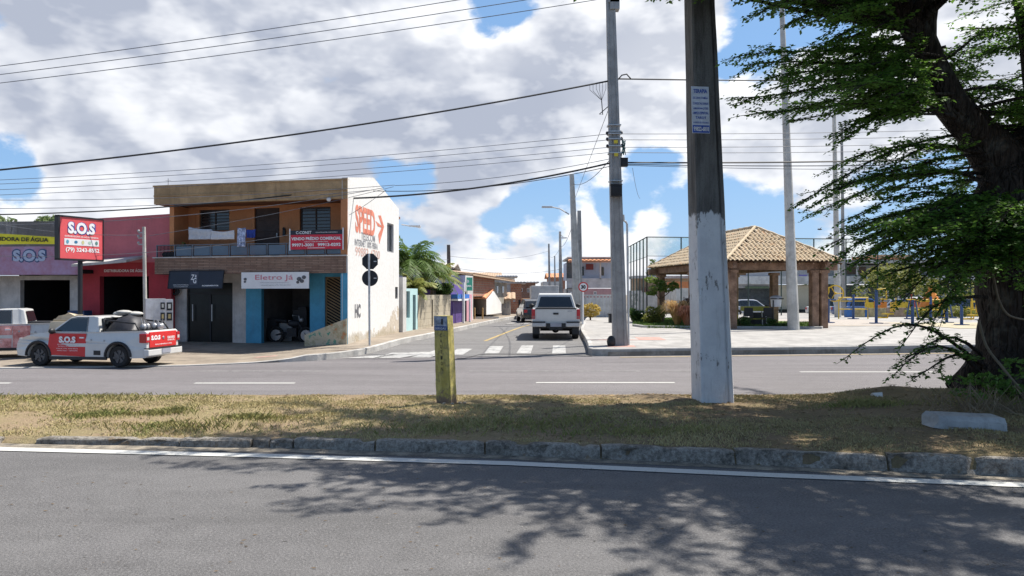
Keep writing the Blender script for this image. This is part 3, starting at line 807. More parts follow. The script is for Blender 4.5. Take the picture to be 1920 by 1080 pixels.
def window(pl, r, parent, frame=.05, depth=.10, fm=None, gm=None, mull=1, name='window', bars=0, proud=.0):
    q0, q1, z0, z1 = r; b = MB()
    pl.box(b, q0, q0+frame, depth-.05, depth, z0, z1); pl.box(b, q1-frame, q1, depth-.05, depth, z0, z1)
    pl.box(b, q0+frame, q1-frame, depth-.05, depth, z1-frame, z1); pl.box(b, q0+frame, q1-frame, depth-.05, depth, z0, z0+frame)
    for i in range(mull):
        c = q0+(q1-q0)*(i+1)/(mull+1); pl.box(b, c-frame*.4, c+frame*.4, depth-.048, depth-.002, z0+frame, z1-frame)
    for i in range(bars):
        c = z0+(z1-z0)*(i+1)/(bars+1); pl.box(b, q0+frame, q1-frame, depth-.045, depth-.02, c-.012, c+.012)
    f = b.build(name, fm or M_metal, parent)
    g = MB(); pl.box(g, q0+frame*.5, q1-frame*.5, depth-.018, depth+.02, z0+frame*.5, z1-frame*.5); g.build('pane', gm or M_glassd, f)
    return f

# ------------------------------------------------------------------ two-storey corner shop building
A = Vector((-5.41, 24.6)); B = Vector((-12.6, 26.3)); Cc = Vector((-4.65, 30.7)); Dd = Vector((-11.9, 33.0))
bld = thing('corner_shop_building', 'two-storey orange and white corner building with brown stone balcony band', 'building', (-9, 26, .1))
FR = Plane(B, A); FR.n = (Cc-A).normalized()                      # front plane of balcony and roof fascia, s from left to right
FW = FR.off(1.25)                     # upper facade wall
FG = FR.off(1.0)                      # ground-floor wall
SW = Plane(A, Cc)                     # white side wall
if SW.n.x > 0: SW.n = -SW.n
b = MB()
_, zt = FR.hit(470, 345); zft = 5.64; zfb = 5.03
hw = [FW.px(374, 393, 430, 433), FW.px(477, 390, 524, 474), FW.px(562, 388, 620, 433)]
hw = [(h[0], h[1], max(h[2], 3.05), h[3]) for h in hw]
hw[1] = (hw[1][0], hw[1][1], 3.0, hw[1][3])
FW.wall(b, .42, FW.L-.22, 2.95, 5.6, .18, hw)
b.build('upper_wall', M_orange, bld)
b = MB(); FR.box(b, .42, .60, .3, 1.25, 2.96, 5.02); FR.box(b, 0.6, .9, 1.23, 1.3, 2.96, 5.02)
b.build('side_fin', M_orange, bld)
# roof fascia with a small projecting lip
b = MB(); FR.box(b, 0, FR.L-.004, -.02, .16, zfb, zft); FR.box(b, 0, .16, .16, 1.5, zfb, zft); FR.box(b, -.03, FR.L, -.05, .14, zft, zft+.05)
FR.box(b, -.0, FR.L-.006, -.05, -.021, zfb+.27, zfb+.31)
b.build('roof_fascia', M_tanf, bld)
b = MB(); FR.box(b, .16, FR.L-.25, .16, 7.2, zfb+.02, zfb+.12); b.build('soffit', mat('brown_soffit', (.17, .07, .035), .85, .2), bld)
# right-hand pilaster of the loggia, sunlit orange
b = MB(); FR.box(b, FR.L-.24, FR.L-.006, -.03, -.004, 3.175, 5.02); FR.box(b, FR.L-.24, FR.L-.21, -.004, 1.25, 3.175, 5.02); b.build('pilaster', M_orange, bld)
# balcony slab band clad in stone strips
b = MB(); FR.box(b, .05, FR.L-.05, -.05, .12, 2.57, 3.13); FR.box(b, .05, .2, .12, 1.3, 2.57, 3.13); b.build('balcony_band', M_stone, bld)
b = MB(); FR.box(b, -.02, FR.L+.0, -.09, .13, 3.13, 3.17); b.build('balcony_coping', M_greyw, bld)
b = MB(); FR.box(b, .2, FR.L-.02, .12, 1.3, 2.60, 2.95); b.build('balcony_slab', M_greyw, bld)
for h, nm, mu, ba in ((hw[0], 'window', 1, 6), (hw[2], 'window', 1, 6)):
    window(FW, h, bld, .05, .12, mat('dark_window_frame', (.05, .035, .03), .6, .2), M_glassd, mu, nm, ba)
b = MB(); h = hw[1]; FW.box(b, h[0], h[1], .08, .13, h[2], h[3])
for i in range(9): FW.box(b, h[0]+.08, h[1]-.08, .06, .08, h[2]+.12+i*.2, h[2]+.24+i*.2)
o = b.build('balcony_door', mat('dark_brown_door', (.05, .03, .025), .6, .3), bld)
b = MB(); FW.box(b, h[1]-.14, h[1]-.10, .03, .06, h[2]+.9, h[2]+1.05); b.build('handle', M_metal, o)
# ground floor: left pillars, glass shop, white pillar, blue walls, opening, gate
zg = lambda q: .08
g_l = FG.px(350, 530, 436, 645); g_o = FG.px(490, 541, 581, 643); g_g = FG.px(609, 519, 641, 604)
b = MB(); qa = FG.px(334, 540, 350, 640)[0]; qb = FG.px(350, 540, 461, 640)[1]
FG.wall(b, qa-.55, qb, 0, 2.6, .2, [(g_l[0], g_l[1], 0, g_l[3])]); b.build('ground_floor_wall', M_greyw, bld)
b = MB(); FG.wall(b, qb, FG.L-.22, 0, 2.6, .2, [(g_o[0], g_o[1], 0, g_o[3]), (g_g[0], g_g[1], .62, g_g[3])]); b.build('ground_floor_wall', M_blue, bld)
b = MB(); FR.box(b, FR.L-.25, FR.L-.006, -.02, -.004, .2, 2.57); FR.box(b, FR.L-.25, FR.L-.22, -.004, 1.1, .2, 2.57); b.build('corner_pillar', M_blue, bld)
for qq in ((.35, .75, -.12, 2.2), (1.9, 2.5, -.1, 2.40)):
    b = MB(); FG.box(b, qb+qq[0], qb+qq[1], qq[2], 0, qq[3], 2.56); b.build('bracket', mat('teal_paint', (.10, .38, .38), .7, .15), bld)
b = MB(); FG.box(b, qa-.62, qa+.1, -.25, .1, 2.33, 2.56); b.build('cornice', M_greyw, bld)
# interior of the open workshop and glass shop front
b = MB(); FG.box(b, g_o[0]-.3, g_o[1]+.6, 3.2, 3.3, 0, 2.6); FG.box(b, g_o[0]-.35, g_o[0]-.25, .2, 3.3, 0, 2.6); FG.box(b, g_o[1]+.6, g_o[1]+.7, .2, 3.3, 0, 2.6)
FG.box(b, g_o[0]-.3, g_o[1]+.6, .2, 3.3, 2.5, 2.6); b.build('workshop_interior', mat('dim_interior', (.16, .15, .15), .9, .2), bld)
b = MB(); FG.box(b, g_o[0], g_o[1], -.05, 3.3, .06, .09); b.build('shop_floor', mat('dark_floor', (.07, .07, .07), .8, .2), bld)
b = MB(); qm = (g_l[0]+g_l[1])/2
FG.box(b, g_l[0], g_l[0]+.06, .06, .12, .05, g_l[3]); FG.box(b, g_l[1]-.06, g_l[1], .06, .12, .05, g_l[3]); FG.box(b, qm-.03, qm+.03, .06, .12, .05, g_l[3]-.4)
FG.box(b, g_l[0]+.06, g_l[1]-.06, .06, .12, g_l[3]-.42, g_l[3]-.36); FG.box(b, g_l[0]+.06, g_l[1]-.06, .06, .12, .05, .11)
sd = b.build('shop_door', M_black, bld)
b = MB(); FG.box(b, g_l[0]+.03, g_l[1]-.03, .085, .1, .08, g_l[3]-.02); b.build('pane', mat('shop_glass', (.008, .012, .013), .3, .4, 2, 0, 40, 0, .25), sd)
for qq in (qm+.1, g_l[0]+.25):
    b = MB(); b.tube([FG.W(qq, 0, .9), FG.W(qq, 0, 1.5)], .02, 8); b.build('handle', M_galv, sd)
# gate of slanting slats
b = MB(); q0, q1, z0, z1 = g_g[0], g_g[1], .62, g_g[3]
FG.box(b, q0, q0+.05, .05, .1, z0, z1); FG.box(b, q1-.05, q1, .05, .1, z0, z1); FG.box(b, q0, q1, .05, .1, z1-.05, z1-.001)
k = 0; z = z0-.3
while z < z1-.1:
    za, zb = z+.28, z; w_ = .045
    b.obox(FG.W(q0+.05, .06, za), FG.W(q1-.05, .06, zb)-FG.W(q0+.05, .06, za), FG.W(q0, .085, 0)-FG.W(q0, .06, 0), (0, 0, w_)); z += .105
b.build('slatted_gate', mat('gold_brown_gate', (.20, .13, .06), .5, .2), bld)
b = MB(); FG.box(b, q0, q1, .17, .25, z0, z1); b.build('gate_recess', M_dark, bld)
# white side wall as a gabled outline with a thickness
zpk = lambda q: 0
pk, zp = SW.hit(701, 333); qe, ze = SW.hit(748, 392); q0_, z0_ = SW.hit(655, 333)
holew = SW.px(726, 419, 738, 473); holel = SW.px(741, 538, 746, 560)
poly = [(0.0, .1), (SW.L, .1), (SW.L, ze), (pk, zp+.0), (0, zft+.08)]
M_side = None
m, nbx, bs, tc, geo, out = base_mat('peeling_white_side_wall'); o_ = geo.outputs['Position']
n1 = nbx.noise(o_, 1.3, 8, .7); n2 = nbx.noise(o_, 9, 6, .7); sx = nbx.node('ShaderNodeSeparateXYZ'); nbx.link(o_, sx.inputs[0])
c = nbx.mix(nbx.ramp(n2, .35, .7), (.70, .69, .67), (.62, .61, .585))
st = nbx.ramp(nbx.noise(nbx.mapv(o_, (1, 1, .12)), 6, 6, .7), .55, .72, 0, .45); c = nbx.mix(st, c, (.46, .42, .36))
pe = nbx.m('ADD', nbx.m('SUBTRACT', n1, nbx.m('MULTIPLY', sx.outputs[2], .33)), nbx.m('MULTIPLY', nbx.m('SUBTRACT', sx.outputs[1], 26.8), .055))
c = nbx.mix(nbx.ramp(pe, .37, .41, 0, .85), c, nbx.mix(nbx.ramp(n2, .4, .6), (.42, .34, .25), (.55, .48, .38)))
c = nbx.mix(nbx.ramp(nbx.m('SUBTRACT', n1, nbx.m('MULTIPLY', sx.outputs[2], .9)), .0, .15, 0, .6), c, (.33, .28, .19))
c = nbx.mix(nbx.ramp(nbx.m('ADD', nbx.m('MULTIPLY', n2, .8), nbx.m('MULTIPLY', sx.outputs[2], .9)), 5.85, 6.05, 0, .7), c, (.20, .18, .15))
nbx.link(c, bs.inputs['Base Color']); bs.inputs['Roughness'].default_value = .9; bump(nbx, bs, nbx.m('ADD', n2, nbx.ramp(pe, .37, .41, .6, 0)), .4, .02)
M_side = m
b = MB()
# polygon with window notches: columns between breaks
def topz(q):
    if q <= pk: return (zft+.08)+(zp-(zft+.08))*q/pk
    return zp+(ze-zp)*(q-pk)/(SW.L-pk)
qs = sorted({0, .35*pk, pk, SW.L, holew[0], holew[1], holel[0], holel[1]})
for a, c_ in zip(qs, qs[1:]):
    m_ = (a+c_)/2; segs = []; z = .1
    for hh in (holel, holew):
        if hh[0] < m_ < hh[1]: segs.append((z, z, hh[2], hh[2])); z = hh[3]
    segs.append((z, z, topz(a), topz(c_)))
    for (za, zb, zc, zd) in segs:
        P = [SW.W(a, 0, za), SW.W(c_, 0, zb), SW.W(c_, 0, zd), SW.W(a, 0, zc)]; Q = [SW.W(a, .2, za), SW.W(c_, .2, zb), SW.W(c_, .2, zd), SW.W(a, .2, zc)]
        b.add(P+Q, [(0, 1, 2, 3), (7, 6, 5, 4), (0, 4, 5, 1), (1, 5, 6, 2), (2, 6, 7, 3), (3, 7, 4, 0)])
b.build('side_wall', M_side, bld)
window(SW, holew, bld, .05, .12, M_metal, M_glassd, 1, 'side_window'); window(SW, holel, bld, .03, .1, M_black, M_glassd, 0, 'side_window')
b = MB(); b.obox(Vector((B.x, B.y, .05))+Vector((FR.n.x, FR.n.y, 0))*1.5, Vector((Dd.x-B.x, Dd.y-B.y, 0))*.78, Vector((FR.u.x, FR.u.y, 0))*.2, (0, 0, 5.2)); b.build('left_wall', M_orange, bld)
b = MB(); bp = Plane(Dd, Cc); bp.wall(b, 0, bp.L-.1, .1, 5.1, -.15); b.build('back_wall', M_greyw, bld)
# painted lettering on the side wall
r_ = Vector((SW.u.x, SW.u.y, 0)); up = Vector((0, 0, 1))
def side_text(s, x0, y0, x1, y1, m_, bold=.02, name='lettering', shear=0):
    q0, q1, z0, z1 = SW.px(x0, y0, x1, y1); return text(s, SW.W((q0+q1)/2, -.006, (z0+z1)/2), r_, up, q1-q0, z1-z0, m_, bld, bold, name, shear)
M_fr = mat('faded_red_wall_lettering', (.56, .15, .09), .9, .15, 6, col2=(.60, .22, .15)); M_fg = mat('faded_grey_wall_lettering', (.26, .26, .28), .9, .2, 6); M_fr2 = mat('very_faded_red_lettering', (.56, .37, .32), .9, .15, 6)
side_text('SPEED', 666, 389, 703, 440, M_fr, .035, shear=-.02)
side_text('TELECOM', 677, 438, 703, 452, M_fg, .01)
side_text('INTERNET 100% FIBRA', 665, 452, 708, 464, M_fg, .01)
side_text('99883-4700', 666, 466, 712, 483, M_fr2, .01)
side_text('HC', 665, 570, 676, 596, mat('dark_graffiti', (.13, .13, .14), .9, .2), .05)
b = MB()
def arrow(pts):
    b.add([SW.W(SW.hit(x, y)[0], -.006, SW.hit(x, y)[1]) for x, y in pts], [tuple(range(len(pts)))])
arrow([(709, 404), (714, 404), (720, 425), (716, 425)]); arrow([(716, 425), (720, 425), (711, 458), (709, 440)]); arrow([(704, 414), (716, 424), (716, 427), (708, 424)])
b.build('arrow_logo', M_fr, bld, fix=False)
# ramp parapet at the foot of the gate
b = MB(); rp = Plane((-6.75, 24.75), (-5.44, 24.55))
q0, z0 = rp.hit(571, 642); pts = [(571, 630), (650, 598)]
qa_, za_ = rp.hit(571, 628); qb_, zb_ = rp.hit(650, 597); rp2 = rp
P = [rp.W(qa_, 0, .08), rp.W(qb_, 0, .2), rp.W(qb_, 0, zb_), rp.W(qa_, 0, za_)]; Q = [p+Vector((rp.n.x, rp.n.y, 0))*.16 for p in P]
b.add(P+Q, [(0, 1, 2, 3), (7, 6, 5, 4), (0, 4, 5, 1), (1, 5, 6, 2), (2, 6, 7, 3), (3, 7, 4, 0)])
m, nbx, bs, tc, geo, out = base_mat('peeling_ramp_plaster'); n1 = nbx.noise(geo.outputs['Position'], 3.2, 7, .7)
c = nbx.mix(nbx.ramp(n1, .4, .5), (.38, .34, .22), (.52, .45, .32)); c = nbx.mix(nbx.ramp(n1, .56, .6), c, (.10, .30, .22)); c = nbx.mix(nbx.ramp(n1, .34, .40, 1, 0), c, (.48, .22, .10))
nbx.link(c, bs.inputs['Base Color']); bs.inputs['Roughness'].default_value = .9; bump(nbx, bs, n1, .5, .03)
b.build('ramp_parapet', m, bld)
b = MB(); rp.box(b, qa_+.1, qb_-.02, .17, 1.0, .02, .5); b.build('ramp', M_greyw, bld)

# balcony railing
b = MB(); z0 = 3.17; z1 = 3.60
FR.box(b, .08, FR.L-.05, .0, .05, z1-.03, z1)
n = 10
for i in range(n+1):
    q = .08+(FR.L-.18)*i/n; FR.box(b, q, q+.04, .0, .05, z0, z1-.03)
rl = b.build('railing', mat('railing_metal', (.12, .14, .17), .5, .2), bld)
b = MB()
for i in range(n):
    q = .08+(FR.L-.18)*i/n
    if i in (0,): continue
    FR.box(b, q+.07, q+(FR.L-.18)/n-.03, .018, .03, z0+.04, z1-.06)
b.build('railing_panel', mat_glass('blue_smoked_panel', (.05, .085, .13), .25), rl)
b = MB()
for i in range(12): FR.box(b, .12+i*.055, .135+i*.055, .01, .03, z0, z1-.03)
b.build('baluster', M_black, rl)
# lamp on the fascia, meter ring, small roof antenna
o = thing('wall_lamp', 'small white floodlight under the tan roof fascia above the red banner', 'lamp', tuple(FR.W(FR.px(619, 370, 620, 375)[0], -.1, 4.95)))
b = MB(); c = FR.W(FR.px(619, 370, 620, 375)[0], -.12, 5.0); b.sphere(c, .075, 10, 8); b.build('lamp_head', M_signw, o, smooth=True)
b = MB(); b.tube([c, c+Vector((0, .12, .06))], .015, 6); b.build('arm', M_metal, o)
c = FR.W(FR.px(303, 340, 304, 345)[0], .4, 5.7)
b = MB(); b.tube([c, c+Vector((0, 0, .30))], .012, 6); b.tube([c+Vector((-.1, 0, .22)), c+Vector((.1, 0, .22))], .006, 5); tag(b.build('rooftop_antenna', M_metal, org=tuple(c)), 'tiny antenna rod standing on the left end of the tan roof fascia', 'antenna')
c = FG.W(FG.px(333, 545, 334, 550)[0], -.14, 1.98)
b = MB(); b.torus(c, .12, .045, (FG.n.x, FG.n.y, 0), 20, 8); b.cyl(c+Vector((0, .03, 0)), c+Vector((0, .14, 0)), .05, n=10); tag(b.build('cable_reel', M_blk, org=tuple(c), smooth=True), 'black round cable reel hung on the grey pillar beside the glass shop door', 'cable reel')
c = FW.W(FW.px(534, 430, 535, 435)[0], -.06, 4.05)
b = MB(); b.box(c, (.09, .08, .24)); b.sphere(c+Vector((0, -.03, .14)), .05, 8, 6); tag(b.build('wall_lantern', M_black, org=tuple(c)), 'black wall lantern beside the balcony door', 'lantern')
c = Vector((XX(753, 31.5), 31.5, ZZ(421, 31.5)))
b = MB(); b.tube([c, c+Vector((.8, .05, -.12))], .03, 6); b.box(c+Vector((.55, 0, -.06)), (.5, .12, .05)); tag(b.build('wall_lamp', M_signw, org=tuple(c)), 'white lamp arm sticking out of the far end of the white side wall', 'lamp')

# things on the balcony
cl = FR.off(.02)
def cloth(name, rpx, m_, label, sag=.05, v=-.03, seed=1, corners=None):
    q0, q1, z0, z1 = cl.px(*rpx); b = MB(); n, k = 18, 10; r = random.Random(seed)
    for j in range(k+1):
        for i in range(n+1):
            t = i/n; s = j/k; zt_ = z1-sag*math.sin(PI*t) - (corners or 0)*t; z = zt_*(1-s)+z0*s
            b.v.append(tuple(cl.W(q0+(q1-q0)*t, v-.02*s+.035*math.sin(t*17+seed)*(.3+s)+.01*math.sin(s*9+seed), z)))
    for j in range(k):
        for i in range(n): a = j*(n+1)+i; b.f.append((a, a+1, a+n+2, a+n+1)); b.mi.append(0)
    o = b.build(name, m_, smooth=True, org=tuple(cl.W((q0+q1)/2, v, z0)))
    s = o.modifiers.new('thickness', 'SOLIDIFY'); s.thickness = .008
    tag(o, label, 'laundry', 'laundry hung on the balcony'); return o
cloth('hanging_sheet', (354, 425, 398, 449), mat('pale_grey_sheet', (.50, .51, .54), .9, .08), 'large pale grey sheet hanging over the left of the balcony rail', .03, seed=2, corners=.10)
cloth('hanging_sheet', (398, 432, 440, 449), mat('white_sheet', (.60, .60, .62), .9, .06), 'white sheet hanging on the balcony right of the large pale one', .05, seed=4)
cloth('hanging_shirt', (446, 427, 462, 463), mat('blue_print_cloth', (.10, .17, .42), .9, .5, 12, col2=(.5, .55, .7)), 'blue and white patterned shirt hanging on the balcony', .02, seed=6)
cloth('hanging_shirt', (462, 430, 480, 446), mat('navy_cloth', (.03, .06, .28), .9, .2), 'dark blue garment hanging beside the patterned shirt', .02, seed=8)
def potplant(px, py, s, label, cols, seed):
    q, z = cl.hit(px, py); base = cl.W(q, .18, 3.17); r = random.Random(seed)
    t = thing('potted_plant', label, 'plant', tuple(base), 'potted plants on the balcony')
    b = MB(); b.cyl(base, base+Vector((0, 0, .2)), .09, .12, 12); b.build('pot', mat('clay_pot', (.20, .09, .06), .8, .2), t)
    b = MB()
    for i in range(26):
        a = r.uniform(0, 6.3); l = s*r.uniform(.6, 1.1); e = r.uniform(.5, 1.4); d = Vector((math.cos(a), math.sin(a)*.6, 0)); p0 = base+Vector((0, 0, .2)); sd = Vector((-d.y, d.x, 0)).normalized()*.03
        p1 = p0+d*l*.5+Vector((0, 0, l*e*.7)); p2 = p0+d*l+Vector((0, 0, l*e*.55)); b.add([p0-sd*.3, p0+sd*.3, p1+sd, p1-sd, p2], [(0, 1, 2, 3), (3, 2, 4)])
    b.build('leaves', cols, t, fix=False)
M_lf1 = mat_leaf('yellow_green_leaf', (.10, .17, .03), (.28, .32, .06)); M_lf2 = mat_leaf('dark_green_leaf', (.02, .06, .015), (.06, .12, .03))
potplant(331, 452, .36, 'yellow-green potted plant at the left end of the balcony', M_lf1, 1)
potplant(345, 452, .28, 'dark small potted plant beside the pale sheet', M_lf2, 2)
b = MB(); q0, q1, z0, z1 = cl.px(300, 455, 326, 474)
for i in range(5): b.sphere(cl.W(q0+(q1-q0)*(i+.5)/5, .2, 3.27), (.09, .09, .10), 8, 6)
tag(b.build('storage_jar', M_black, org=tuple(cl.W(q0, .2, 3.17)), smooth=True), 'dark pots lined behind the balusters at the balcony left end', 'pots')

# shop signs hung on the band
def signboard(name, pl, rpx, v0, v1, label, face, frame, rows, cat='sign', tilt=0, group=None):
    q0, q1, z0, z1 = pl.px(*rpx); o = thing(name, label, cat, tuple(pl.W((q0+q1)/2, 0, z0)), group)
    b = MB(); 
    P = [pl.W(q0, v0, z1), pl.W(q1, v0, z1), pl.W(q1, v0+tilt, z0), pl.W(q0, v0+tilt, z0)]
    dq = Vector((pl.n.x, pl.n.y, 0))*(v1-v0); Q = [p+dq for p in P]
    b.add(P+Q, [(0, 1, 2, 3), (7, 6, 5, 4), (0, 4, 5, 1), (1, 5, 6, 2), (2, 6, 7, 3), (3, 7, 4, 0)]); b.build('panel', face, o)
    if frame:
        b = MB()
        for a, c_ in zip(P, P[1:]+P[:1]): b.tube([a, c_], .018, 6)
        b.build('frame', frame, o)
    def at(fx, fy, e=.01):
        p = P[0]*(1-fx)*(1-fy)+P[1]*fx*(1-fy)+P[2]*fx*fy+P[3]*(1-fx)*fy; return p-Vector((pl.n.x, pl.n.y, 0))*e
    R = (P[1]-P[0]).normalized(); U = (P[0]-P[3]).normalized(); W_, H_ = (P[1]-P[0]).length, (P[0]-P[3]).length
    for row in rows:
        if row[0] == 'T': _, s, fx, fy, fw, fh, m_, bold = row[:8]; text(s, at(fx, fy, .012), R, U, fw*W_, fh*H_, m_, o, bold)
        else:
            _, fx, fy, fw, fh, m_, e = row; c = at(fx, fy, e); b = MB(); u = R*fw*W_/2; v = U*fh*H_/2; b.add([c-u-v, c+u-v, c+u+v, c-u+v], [(0, 1, 2, 3)]); b.build('printed_band', m_, o, fix=False)
    return o, at, R, U, W_, H_
o, at, R, U, W_, H_ = signboard('shop_sign', FR, (322, 508, 423, 541), -.12, -.07, 'black shop sign with small white monogram above the glass door', M_signk, M_black,
    [('B', .47, .42, .15, .74, mat('dark_emblem_field', (.05, .055, .08), .5, .1), .006), ('T', 'Z', .445, .36, .06, .30, M_tx_w, .02), ('T', 'G', .49, .56, .06, .30, M_tx_w, .02), ('T', 'a', .50, .30, .03, .16, M_tx_w, .02),
     ('T', 'PRODUTOS ORTOPEDICOS', .24, .80, .28, .06, M_tx_w, .0), ('T', 'ZG ACABAMENTOS', .24, .90, .26, .05, M_tx_w, .0), ('T', 'ACABAMENTOS', .78, .84, .30, .075, M_tx_w, .03)], tilt=-.12)
o, at, R, U, W_, H_ = signboard('shop_banner', FR, (456, 510.5, 582, 541), -.13, -.10, 'white shop banner reading Eletro Ja in red above the open workshop', M_signw, None,
    [('T', 'Eletro Já', .49, .36, .56, .40, mat('pinkish_red_lettering', (.62, .18, .24), .6, .1), .0), ('T', 'MANUTENÇÃO E VENDA DE ELETRODOMÉSTICOS', .5, .64, .42, .07, M_fg, 0), ('T', 'Atendimento (79) 99142-0321', .52, .80, .44, .08, M_fg, 0)], cat='banner')
b = MB(); 
for (fx, fy, s) in ((.86, .42, .09), (.90, .55, .08), (.93, .32, .08), (.84, .62, .06), (.06, .42, .06), (.055, .58, .045)):
    c = at(fx, fy, .013); pts = [c+R*math.cos(a)*s+U*math.sin(a)*s*.8 for a in [2*PI*i/9 for i in range(9)]]; b.add(pts, [tuple(range(9))])
b.build('printed_pictures', mat('printed_grey', (.10, .10, .11), .6, .4, 20), o, fix=False)
b = MB(); FR.box(b, FR.px(456, 510, 582, 541)[0], FR.px(456, 510, 582, 541)[1]-.1, -.11, -.06, 2.50, 2.535); b.build('hanging_rail', M_metal, o)
o, at, R, U, W_, H_ = signboard('sale_banner', FR, (547, 432, 644, 467.5), -.10, -.08, 'red and black for-sale banner with white letters tied to the balcony', mat('red_banner', (.62, .03, .06), .6, .1, 2), None,
    [('B', .5, .115, 1.0, .23, M_signk, .004), ('T', 'C-CONST', .26, .115, .30, .15, M_tx_w, .02), ('T', 'CONSTRUÇÕES E REFORMAS', .70, .12, .42, .07, M_tx_w, .01), ('T', 'VENDO PRÉDIO COMERCIAL', .5, .42, .96, .20, M_tx_w, .04),
     ('T', 'DIRETO COM PROPRIETÁRIO', .5, .60, .46, .06, M_tx_w, .01), ('T', '99971-3001', .24, .77, .42, .17, M_tx_w, .04), ('T', '99913-0292', .75, .77, .44, .17, M_tx_w, .04), ('B', .5, .93, .34, .03, M_signw, .006)], cat='banner')
b = MB()
for fx in (-.012, 1.012): c0 = at(fx, -.10, 0); c1 = at(fx, 1.05, 0); b.tube([c0, c1], .022, 8)
b.build('pole', M_signw, o)

# things inside the workshop
r = random.Random(5)
def clutter(px, w_, h_, d_, vv, label, m_, cat='machine'):
    q, z = FG.off(vv).hit(px, 640); p = FG.W(q, vv, .09)
    b = MB(); b.box(p+Vector((0, 0, h_*.5)), (w_, d_, h_)); b.box(p+Vector((w_*.1, -.02, h_+.05)), (w_*.6, d_*.7, .1)); b.cyl(p+Vector((0, -d_/2-.02, h_*.55)), p+Vector((0, -d_/2, h_*.55)), min(w_, h_)*.3, n=14)
    tag(b.build('washing_machine', m_, org=tuple(p)), label, cat, 'appliances in the workshop')
clutter(509, .55, .8, .5, 1.2, 'dark front-loading washing machine at the left of the workshop opening', M_black)
clutter(538, .5, .7, .5, 1.6, 'grey washing machine in the middle of the dim workshop', M_metal)
clutter(566, .5, 1.2, .5, 1.8, 'tall dark refrigerator at the right of the workshop opening', M_black, 'refrigerator')
t = thing('parked_motorcycle', 'dark motorcycle parked just inside the workshop opening', 'motorcycle', tuple(FG.W((g_o[0]+g_o[1])/2-.1, .7, .09)))
c = FG.W((g_o[0]+g_o[1])/2-.1, .7, .09); ux = Vector((FG.u.x, FG.u.y, 0)); uz = Vector((0, 0, 1))
for s_ in (-.6, .6):
    b = MB(); b.torus(c+ux*s_+uz*.3, .27, .045, (FG.n.x, FG.n.y, 0), 22, 8); w1 = b.build('wheel', M_rubber, t)
    b = MB(); b.cyl(c+ux*s_+uz*.3-Vector((FG.n.x, FG.n.y, 0))*.03, c+ux*s_+uz*.3+Vector((FG.n.x, FG.n.y, 0))*.03, .2, n=12); b.build('rim', M_metal, w1)
b = MB(); b.tube([c-ux*.6+uz*.3, c-ux*.1+uz*.4, c+ux*.3+uz*.75, c+ux*.6+uz*.3], .04, 8); b.sphere(c+ux*.12+uz*.72, (.25, .12, .13), 12, 8); b.box(c+ux*.05+uz*.4, (.35, .22, .3)); b.build('frame', M_black, t)
b = MB(); b.tube([c-ux*.15+uz*.78, c-ux*.6+uz*.84], .07, 8); b.build('seat', M_blk, t)
b = MB(); b.tube([c+ux*.34+uz*.8, c+ux*.3+uz*1.0, c+ux*.2+uz*1.02+Vector((FG.n.x, FG.n.y, 0))*-.3], .018, 6); b.sphere(c+ux*.42+uz*.85, .09, 10, 8); b.build('handlebar', M_metal, t)
# ------------------------------------------------------------------ shops on the far left
L1 = Plane((-21.5, 27.6), (-12.9, 27.0))       # front line of the shops
o = thing('red_workshop_building', 'faded red building with dark open bay left of the orange corner building', 'building', (-14, 27, .1))
b = MB(); r1 = L1.px(187, 518, 279, 640); r1 = (r1[0], r1[1], .0, r1[3])
qL = L1.px(152, 500, 160, 600)[0]; qR = L1.L+.6
L1.wall(b, qL, qR, 0, L1.hit(240, 492)[1], .25, [r1]); b.build('ground_floor_wall', M_red, o)
b = MB(); zb = L1.hit(240, 492)[1]; q0 = L1.hit(140, 410)[0]; q1 = L1.hit(320, 402)[0]
za = L1.hit(140, 412)[1]; zc = L1.hit(312, 401)[1]
P = [L1.W(q0, 0, zb), L1.W(q1, 0, zb), L1.W(q1, 0, zc), L1.W(q0, 0, za)]; Q = [p+Vector((0, .25, 0)) for p in P]
b.add(P+Q, [(0, 1, 2, 3), (7, 6, 5, 4), (0, 4, 5, 1), (1, 5, 6, 2), (2, 6, 7, 3), (3, 7, 4, 0)]); b.build('upper_wall', M_pinkr, o)
b = MB(); qa, qb = L1.hit(178, 495)[0], L1.hit(276, 488)[0]
P = [L1.W(qa, -1.3, L1.hit(180, 497)[1]-.02), L1.W(qb, -1.3, L1.hit(276, 489)[1]-.02)]; P2 = [L1.W(qa, 0, P[0].z+.22), L1.W(qb, 0, P[1].z+.22)]
b.add(P+P2[::-1]+[p-Vector((0, 0, .09)) for p in P+P2[::-1]], [(0, 1, 2, 3), (7, 6, 5, 4), (0, 4, 5, 1), (1, 5, 6, 2), (2, 6, 7, 3), (3, 7, 4, 0)]); b.build('awning', M_greyw, o)
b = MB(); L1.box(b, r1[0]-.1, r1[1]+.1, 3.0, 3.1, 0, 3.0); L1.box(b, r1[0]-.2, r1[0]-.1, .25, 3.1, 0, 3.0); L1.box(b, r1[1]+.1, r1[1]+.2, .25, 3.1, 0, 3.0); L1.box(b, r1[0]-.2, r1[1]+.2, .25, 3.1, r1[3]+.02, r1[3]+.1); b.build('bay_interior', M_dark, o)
b = MB(); L1.box(b, q0+.1, q1-.1, 3.2, 7, .1, min(za, zc)-.1); b.build('building_body', M_red, o)
q0_, q1_, z0_, z1_ = L1.px(196, 503, 272, 511); text('DISTRIBUIDORA DE ÁGUA', L1.W((q0_+q1_)/2, -.02, (z0_+z1_)/2), L1.right(), up, q1_-q0_, (z1_-z0_)*.8, M_tx_w, o, .02)
b = MB(); c0 = L1.W(L1.hit(283, 530)[0], -.03, .1)
b.build('_', M_red) if False else None

